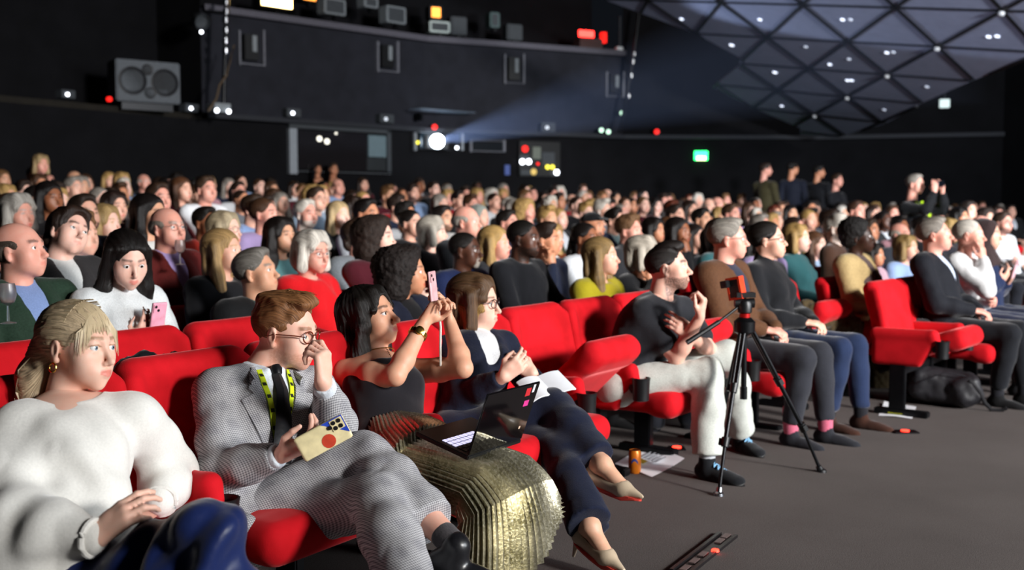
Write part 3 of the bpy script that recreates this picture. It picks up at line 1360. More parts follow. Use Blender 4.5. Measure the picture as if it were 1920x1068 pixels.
# left part: upper wall stands back above the ledge (dark recess)
wall_strip('wall_rear_lower_left', WP[:4], -.2, 3.12, BLACKWALL, 'black lower rear wall below the loudspeaker ledge')
LB = [(x - 1.1, y + .9) for x, y in WP[:4]]
wall_strip('wall_rear_recess', LB, 3.0, HW, BLACKWALL, 'black recessed upper wall behind the ledge loudspeaker')
mb = MB()
for i in range(3):
    a, b = WP[i], WP[i + 1]
    c, d = LB[i + 1], LB[i]
    mb.add([(*a, 3.12), (*b, 3.12), (*c, 3.12), (*d, 3.12), (*a, 3.02), (*b, 3.02)], [(0, 1, 2, 3), (0, 4, 5, 1)])
tag(mb.build('trim_1', plain('ledge_paint', '3a362f', .8)), 'long dark ledge under the big loudspeaker', kind='structure')
# return of the projecting upper block
mb = MB()
mb.add([(*WP[3], -.2), (*WP[3], HW), (*LB[3], HW), (*LB[3], -.2)], [(0, 1, 2, 3)])
tag(mb.build('wall_rear_return', BLACKWALL), 'black return of the rear wall', kind='structure')
wall_strip('wall_rear_booth', WP[3:], -.2, 3.10, BLACKWALL, 'black rear wall with the projection booth windows')
UPW = [WP[3], WP[4], WP[5]]
wall_strip('wall_rear_upper', UPW, 3.10, 5.05, DARKWALL, 'dark slate upper rear wall with recessed side loudspeakers')
UB = [(x - .65, y + 1.1) for x, y in UPW]
wall_strip('wall_rear_bridge', UB, 4.9, HW, BLACKWALL, 'black wall behind the lighting bridge')
wall_strip('wall_rear_right', WP[5:], 3.10, HW, BLACKWALL, 'black upper wall on the right of the booth')
mb = MB()
for i in range(2):
    a, b, c, d = UPW[i], UPW[i + 1], UB[i + 1], UB[i]
    n = A(b[1] - a[1], -(b[0] - a[0]))
    n = n / np.linalg.norm(n) * .18
    mb.add([(a[0] + n[0], a[1] + n[1], 5.10), (b[0] + n[0], b[1] + n[1], 5.10), (*c, 5.10), (*d, 5.10), (a[0] + n[0], a[1] + n[1], 4.98), (b[0] + n[0], b[1] + n[1], 4.98), (*b, 4.98), (*a, 4.98)],
           [(0, 1, 2, 3), (0, 4, 5, 1), (4, 7, 6, 5)])
tag(mb.build('trim_2', plain('bridge_edge_paint', '55535c', .7)), 'grey edge of the lighting bridge above the rear wall', kind='structure')
mb = MB()
for a, b in zip(WP[3:-1], WP[4:]):
    t = unit(A(b[0] - a[0], b[1] - a[1]))
    n = A(t[1], -t[0]) * .22
    mb.add([(a[0], a[1], 3.14), (b[0], b[1], 3.14), (b[0] + n[0], b[1] + n[1], 3.14), (a[0] + n[0], a[1] + n[1], 3.14), (a[0] + n[0], a[1] + n[1], 3.05), (b[0] + n[0], b[1] + n[1], 3.05), (b[0], b[1], 3.05), (a[0], a[1], 3.05)],
           [(0, 1, 2, 3), (3, 2, 5, 4), (4, 5, 6, 7)])
tag(mb.build('trim_3', plain('booth_ledge_paint', '24262c', .7)), 'narrow dark ledge above the booth windows', kind='structure')
# right wall and black ceiling
mb = MB()
mb.add([(11.2, 24.5, -.2), (15.5, 13.0, -.2), (15.5, 13.0, HW), (11.2, 24.5, HW)], [(0, 1, 2, 3)])
tag(mb.build('wall_right', BLACKWALL), 'black right hand side wall', kind='structure')
mb = MB()
mb.add([(-20, -6, HW), (20, -6, HW), (20, 30, HW), (-20, 30, HW)], [(0, 3, 2, 1)])
tag(mb.build('ceiling_black', BLACKWALL), 'black void above the auditorium', kind='structure')

# triangulated ceiling on the right
O_ = A(3.3596085, 17.46514531, 4.70219138)
A_ = A(1.04034679, -1.05346603, -0.240599)
B_ = A(1.00076266, 0.98200459, -0.39452628)
N_ = unit(np.cross(A_, B_))
if N_[2] > 0:
    N_ = -N_


def px_to_ij(px, py):
    d = ray(px, py)
    t = ((O_ - CAMP) @ N_) / (d @ N_)
    q = CAMP + d * t - O_
    G = np.stack([A_, B_], 1)
    return np.linalg.lstsq(G, q, rcond=None)[0]


BD = [px_to_ij(*p) for p in [(1040, -40), (1140, 2), (1302, 62), (1398, 114), (1336, 163), (1412, 202), (1500, 240), (1500, 252), (1570, 258), (1660, 232), (1730, 193), (1827, 150), (1925, 112), (2080, 40), (2080, -60), (1040, -60)]]


def clip(poly, tri):
    out = [np.asarray(p) for p in poly]
    c = sum(np.asarray(p) for p in tri) / 3
    for a, b in zip(tri, tri[1:] + tri[:1]):
        a, b = np.asarray(a, float), np.asarray(b, float)
        e = b - a
        n = A(-e[1], e[0])
        if n @ (c - a) < 0:
            n = -n
        res = []
        for p, q in zip(out, out[1:] + out[:1]):
            dp, dq = n @ (p - a), n @ (q - a)
            if dp >= 0:
                res.append(p)
            if (dp >= 0) != (dq >= 0):
                res.append(p + (q - p) * dp / (dp - dq))
        out = res
        if len(out) < 3:
            return []
    return out


ceil = empty('ceiling', O_)
tag(ceil, 'sloping grey ceiling of triangular panels between black ribs', kind='structure')
PANEL = plain('grey_ceiling_panel', '9ba1b8', .75, 0, .25, 6, .06)
RIB = plain('black_ceiling_rib', '08080a', .6, 0, .3)


def poly_area(p):
    return abs(sum(a[0] * b[1] - a[1] * b[0] for a, b in zip(p, p[1:] + p[:1]))) / 2


tris = []
for i in range(-6, 9):
    for j in range(-6, 8):
        for tri in ([(i, j), (i + 1, j), (i, j + 1)], [(i + 1, j), (i + 1, j + 1), (i, j + 1)]):
            pl = clip(BD, [tuple(map(float, p)) for p in tri])
            if len(pl) < 3 or poly_area(pl) < .01:
                continue
            cc = sum(pl) / len(pl)
            pl = [cc + (p - cc) * .985 for p in pl]
            mb = MB()
            n = len(pl)
            top = [A_ * p[0] + B_ * p[1] for p in pl]
            bt = [p - N_ * .03 for p in top]
            mb.add(top + bt, [tuple(range(n)), tuple(range(n, 2 * n))[::-1]] + [(k, n + k, n + (k + 1) % n, (k + 1) % n) for k in range(n)])
            mb.build('ceiling_panel', PANEL, ceil)
            tris.append(tri)
# ribs along the three directions
done = set()
from collections import OrderedDict
for tri in tris:
    for a, b in zip(tri, tri[1:] + tri[:1]):
        key = tuple(sorted((a, b)))
        if key in done:
            continue
        done.add(key)
        # keep the rib inside the border
        P = []
        for t in np.linspace(0, 1, 21):
            q = np.asarray(a, float) * (1 - t) + np.asarray(b, float) * t
            inside = False
            for u, v in zip(BD, BD[1:] + BD[:1]):
                if (u[1] > q[1]) != (v[1] > q[1]) and q[0] < (v[0] - u[0]) * (q[1] - u[1]) / (v[1] - u[1]) + u[0]:
                    inside = not inside
            if inside:
                P.append(q)
        if len(P) < 2:
            continue
        p, q = A_ * P[0][0] + B_ * P[0][1], A_ * P[-1][0] + B_ * P[-1][1]
        thin = a[1] == b[1]
        w = .011 if thin else .024
        d = unit(q - p)
        s = unit(np.cross(d, N_))
        mb = MB()
        mb.box((p + q) / 2 + N_ * .004, (np.linalg.norm(q - p) / 2 + .01, w, .018), np.stack([d, s, N_], 1))
        mb.build('ceiling_rib', RIB, ceil)
KNOB = plain('pale_ceiling_knob', 'd8d8d8', .4)
for (i, j) in [(3, 0), (2, 1), (1, 2), (0, 3), (-1, 4)]:
    mb = MB()
    mb.lathe(A_ * i + B_ * j + N_ * .05, [(.005, -.03), (.04, -.02), (.045, .0), (.035, .025), (.004, .035)], 12, N_)
    mb.build('ceiling_knob', KNOB, ceil, True)
DL = emis('downlight_glow', 'e8f0ff', 2.2)
DLW = emis('downlight_glow_dim', 'e8f0ff', .6)
for k, (px, py, br) in enumerate([(1278, 35, 1), (1425, 36, 1), (1372, 84, 2), (1580, 36, 1), (1595, 36, 0), (1511, 87, 0), (1592, 110, 0), (1556, 120, 1), (1453, 135, 2), (1589, 150, 1), (1597, 150, 1), (1663, 98, 1), (1675, 97, 0), (1854, 68, 1), (1870, 67, 1), (1738, 162, 0), (1466, 198, 1), (1658, 205, 0)]):
    ij = px_to_ij(px, py)
    mb = MB()
    mb.lathe(A_ * ij[0] + B_ * ij[1] + N_ * .004, [(.01, .0), (.035 + .01 * (br == 2), .0), (.035 + .01 * (br == 2), .012), (.01, .012)], 12, N_)
    mb.build('downlight', DL if br else DLW, ceil)

# ---------------------------------------------------------------- cinema seats
def seat_meshes():
    out = {}
    lean = R(14)
    up = A(-math.sin(lean), 0, math.cos(lean))
    fw = A(math.cos(lean), 0, math.sin(lean))
    Mb = np.stack([fw, A(0, 1, 0), up], 1)
    c = A(-.150, 0, .385)
    pr = [box(c + up * .215 - fw * .035, (.038, .248, .255), Mb, .035), box(c + up * .375 - fw * .02, (.050, .240, .105), Mb, .045, .03), box(c + up * .12 - fw * .005, (.050, .205, .16), Mb, .05, .03),
          cap(c + up * .40 + A(0, .225, 0) + fw * .005, .040, c + up * .05 + A(0, .225, 0) + fw * .0, .040), cap(c + up * .40 - A(0, .225, 0) + fw * .005, .040, c + up * .05 - A(0, .225, 0), .040),
          sub(cap(c + up * .255 + A(0, .19, 0) + fw * .062, .012, c + up * .255 - A(0, .19, 0) + fw * .062, .012), .02)]
    V, F = sdf(pr, .011, .02)
    V = relax(V, F, 2, .5)
    # shallow wings: bend forward at the sides
    V = V + fw[None, :] * (np.abs(V[:, 1]) ** 2 * .45)[:, None]
    out['backrest'] = mesh_np('backrest', V, F)
    pr = [box((.115, 0, .365), (.255, .225, .055), None, .05), box((.30, 0, .355), (.075, .225, .062), None, .055, .03), ell((.10, 0, .405), (.20, .18, .022), None, .03)]
    V, F = sdf(pr, .012, .02)
    out['seat_cushion'] = mesh_np('seat_cushion', relax(V, F, 2, .5), F)
    # same cushion tipped up by its spring, hinged at the back
    for nm, ang in (('seat_cushion_up', -44), ('seat_cushion_half', -20)):
        a = R(ang)
        W = V.copy()
        hx, hz = -.11, .35
        x, z = V[:, 0] - hx, V[:, 2] - hz
        W[:, 0] = hx + x * math.cos(a) + z * math.sin(a)
        W[:, 2] = hz - x * math.sin(a) + z * math.cos(a)
        out[nm] = mesh_np(nm, relax(W, F, 2, .5), F)
    pr = [box((-.02, -.268, .43), (.20, .032, .110), None, .028), cap((-.20, -.268, .525), .036, (.165, -.268, .530), .034), cap((.165, -.268, .530), .034, (.195, -.268, .46), .028),
          sub(box((.22, -.268, .34), (.10, .06, .10), rotm(0, -32, 0), .03), .02)]
    V, F = sdf(pr, .011, .02)
    out['armrest'] = mesh_np('armrest', relax(V, F, 2, .5), F)
    mb = MB()
    mb.lathe((.222, -.268, .385), [(.030, 0), (.040, .004), (.044, .10), (.047, .115), (.040, .115), (.036, .02), (.005, .02)], 18)
    mb.tube((.165, -.268, .465), (.19, -.268, .43), .022)
    out['cup_holder'] = mb.mesh('cup_holder', True)
    mb = MB()
    mb.box((-.05, -.268, .17), (.05, .022, .17))
    mb.box((-.02, -.268, .02), (.17, .035, .02))
    mb.box((-.06, 0, .29), (.05, .26, .025))
    mb.box((-.205, 0, .35), (.012, .225, .10), np.array(Matrix.Rotation(-lean, 3, 'Y')))
    out['base'] = mb.mesh('base', False, .006)
    for k in ('backrest', 'seat_cushion', 'seat_cushion_up', 'seat_cushion_half', 'armrest'):
        out[k].materials.append(VELVET)
    out['cup_holder'].materials.append(BLACKPLASTIC)
    out['base'].materials.append(BLACKMETAL)
    return out


SEATM = seat_meshes()


def place_seat(x, y, z, ang, occupied, label, group, arm=True):
    e = empty('cinema_seat', (x, y, z), ang)
    tag(e, label, 'seat', group)
    link('backrest', SEATM['backrest'], None, e)
    link('seat_cushion', SEATM['seat_cushion' if occupied is True else ('seat_cushion_half' if occupied == 'half' else 'seat_cushion_up')], None, e)
    if arm:
        ar = link('armrest', SEATM['armrest'], None, e)
        link('cup_holder', SEATM['cup_holder'], None, ar)
    link('base', SEATM['base'], None, e)
    return e


# ---------------------------------------------------------------- garment and body templates for the seated crowd
_tp = {}


def garment(kind, pose, fem, lod):
    """arrays for one garment on one pose; kind: jumper, tee, jacket, shirt, trousers"""
    key = (kind, pose, fem, lod)
    if key in _tp:
        return _tp[key]
    J = seated(*pose[:1], **dict(pose[1:]), fem=fem)
    M = torso_frame(J)
    x, y, z = M.T
    N, P = J['neck'], J['pelvis']
    ax = N - P
    if kind == 'jumper':
        pr = torso_prims(J, .016, fem) + sleeve_prims(J, 'L', .014, 1.0, .006) + sleeve_prims(J, 'R', .014, 1.0, .006)
        pr.append(sub(ell(N + x * .05 + z * .035, (.075, .075, .055), M), .015))
        am = .009
    elif kind == 'tee':
        pr = torso_prims(J, .012, fem) + sleeve_prims(J, 'L', .014, .33) + sleeve_prims(J, 'R', .014, .33)
        pr.append(sub(ell(N + x * .05 + z * .035, (.075, .075, .055), M), .015))
        am = .008
    elif kind == 'polo':
        pr = torso_prims(J, .016, fem) + sleeve_prims(J, 'L', .014, 1.0, .006) + sleeve_prims(J, 'R', .014, 1.0, .006)
        pr.append(cap(N - z * .01, .062, N + z * .055 + x * .012, .058, .02))
        am = .009
    elif kind == 'jacket':
        pr = torso_prims(J, .026, False, 0, 1.04) + sleeve_prims(J, 'L', .020, .97, .004) + sleeve_prims(J, 'R', .020, .97, .004)
        b0, b1 = P + ax * .40 + x * .17, N + x * .11 + z * .02
        pr += [sub(cap(b0, .004, b1, .075), .008), sub(ell(N + x * .04 + z * .05, (.07, .075, .06), M), .01)]
        for q in (1, -1):
            pr.append(cap(N + y * .060 * q + x * .02 + z * .008, .017, P + ax * .60 + x * .135 + y * .045 * q, .014, .012))
        am = .007
    elif kind == 'shirt':
        pr = torso_prims(J, .010, fem)
        pr += [cap(N + y * .045 * q - z * .005 - x * .02, .020, N + x * .070 + y * .030 * q - z * .020, .012, .012) for q in (1, -1)]
        pr += sleeve_prims(J, 'L', .008, 1.0)[2:] + sleeve_prims(J, 'R', .008, 1.0)[2:]
        am = .005
    elif kind == 'trousers':
        pr = [cap(J['hipL'], .105, J['hipR'], .105)] + leg_prims(J, 'L', .014, .004, .93, True) + leg_prims(J, 'R', .014, .004, .93, True)
        am = .008
    V, F = sdf(pr, lod, .03)
    V = relax(V, F, 2, .5)
    V = wrinkle(V, F, am, (13, 13, 8), random.random() * 20)
    _tp[key] = (V, F)
    return _tp[key]


_gmesh = {}


def garment_mesh(kind, pose, fem, lod):
    key = (kind, pose, fem, lod)
    if key not in _gmesh:
        V, F = garment(kind, pose, fem, lod)
        _gmesh[key] = mesh_np(kind, V, F)
    return _gmesh[key]


_ac = {}


def arms_for(pose, fem, lod, bare):
    key = (pose, fem, lod, bare)
    if key not in _ac:
        J = seated(*pose[:1], **dict(pose[1:]), fem=fem)
        parts = skin_arms(J, lod, not bare)
        # shins, feet and shoes stay hidden inside the trousers, a lower body keeps the figure whole
        pr = leg_prims(J, 'L', -.012) + leg_prims(J, 'R', -.012) + torso_prims(J, -.012, False)
        parts.append(sdf(pr, .045, .03))
        _ac[key] = parts
    return _ac[key]


_bm = {}
_shm = {}


def body_mesh(pose, hs, yaw, pitch, roll, lod, hlod, bare=False, hd=None):
    """one skin mesh: head turned by yaw/pitch/roll on the posed body; returns mesh, head matrix"""
    fem = hs.get('fem', False)
    J = seated(*pose[:1], **dict(pose[1:]), fem=fem)
    M = rotm(yaw, pitch, roll)
    c = J['neck'] + A(.028, 0, .015) + M @ A(.020, 0, .140)
    key = (pose, tuple(sorted((k, str(v)) for k, v in hs.items())), round(yaw), round(pitch), round(roll), lod, hlod, bare)
    if key not in _bm:
        HV, HF, HX = head_mesh(hs, hlod)
        parts = [(xf(HV, M, c), HF, HX)] + arms_for(pose, fem, lod, bare)
        V, F, X = joinm(parts)
        _bm[key] = mesh_np('body', V, F, True, X)
    return _bm[key], mat4(M, c)


POSES = {
    'lap': ('lap',), 'lap2': ('lap', ('lean', 8), ('tw', 14)), 'crossed': ('crossed', ('lean', 16)), 'chin': ('chin', ('lean', 6)), 'phone': ('phone', ('lean', 10)), 'text': ('text', ('lean', 9)),
    'up': ('up', ('lean', 10)), 'rest': ('rest', ('lean', 17)), 'slump': ('lap', ('lean', 22), ('side', .06)), 'lean': ('rest', ('lean', 15), ('side', -.09)),
}


def person(x, y, z, ang, label, group, pose, hs, skin, yaw, pitch, roll, hair, hairc, top, topc, lod=.012, hlod=.0075, trousers='20222a', shirt=None, beard=None, brow=None, gl=None, scale=1.0,
           eyes=False, iris='3a2a1e', shoes=None, socks=None):
    e = empty('person', (x, y, z), ang)
    e.scale = (scale,) * 3
    tag(e, label, 'person', group)
    pz = POSES[pose]
    fem = hs.get('fem', False)
    bare = top == 'tee'
    me, hm = body_mesh(pz, hs, yaw, pitch, roll, lod, hlod, bare)
    b = link('body', me, SKIN, e, SK.get(skin, skin))
    set_props(b, beard or hairc or '2a211c', brow or ('2a211c' if (hairc is None or hairc in ('d8d4cc', 'c9c4ba', 'b9b4aa')) else hairc))
    if hair:
        hmesh = hair_mesh(hair, .008 if hlod < .009 else .011)
        isc = hair in ('hijab', 'cap')
        h = link({'hijab': 'headscarf', 'cap': 'cap'}.get(hair, 'hair'), hmesh, CLOTH if isc else (CURL if hair in ('curly', 'curlytop', 'afrohi') else HAIR), e, hairc, hm)
    nm = {'jumper': 'jumper', 'tee': 't_shirt', 'jacket': 'jacket', 'shirt': 'shirt', 'polo': 'polo_neck'}[top]
    g = link(nm, garment_mesh(top, pz, fem, lod * 1.5), COAT if top == 'jacket' else CLOTH, e, topc)
    if top == 'jacket':
        link('shirt', garment_mesh('shirt', pz, fem, lod * 1.7), CLOTH, e, shirt or 'd8dce4')
    if trousers:
        link('trousers', garment_mesh('trousers', pz, fem, lod * 2.0), CLOTH, e, trousers)
    if gl:
        link('glasses', glasses(gl), None, e, None, hm)
    if trousers:
        J = seated(*pz[:1], **dict(pz[1:]), fem=fem)
        for S in 'LR':
            an = J['an' + S]
            key = (pz, fem, S)
            if key not in _shm:
                (V, F), M, b_ = shoe_mesh_arrays(an, an + A(.2, .012 if S == 'L' else -.012, -.012), .012)
                me_s = mesh_np('shoe', relax(V, F, 2, .5), F)
                me_k = sole_mb(b_, M, 1.0, .018).mesh('sole', False, .004)
                me_k.materials.append(plain('pale_rubber', 'c9c9c9' if socks else '1a1614', .7))
                V, F = sdf([cap(an + A(-.005, 0, .11), .046, an + A(0, 0, -.02), .042)], .014, .01)
                _shm[key] = (me_s, me_k, mesh_np('sock', V, F))
            so = link('shoe', _shm[key][0], CLOTH, e, shoes or '141416')
            if shoes:
                link('sole', _shm[key][1], None, so)
            link('sock', _shm[key][2], CLOTH, e, socks or '1a1a20')
    if eyes:
        for q in (1, -1):
            ey = link('eye', eye_mesh(), None, e, iris)
            ey.matrix_local = hm @ Matrix.Translation((.0775, .032 * q, -.0015))
    return e, hm


SCREEN = A(10.5, 3.0, 3.0)


def look_yaw(x, y, ang):
    d = math.degrees(math.atan2(SCREEN[1] - y, SCREEN[0] - x) - ang)
    return (d + 180) % 360 - 180


TAKEN = []  # (x, y) of occupied or deliberately empty seats

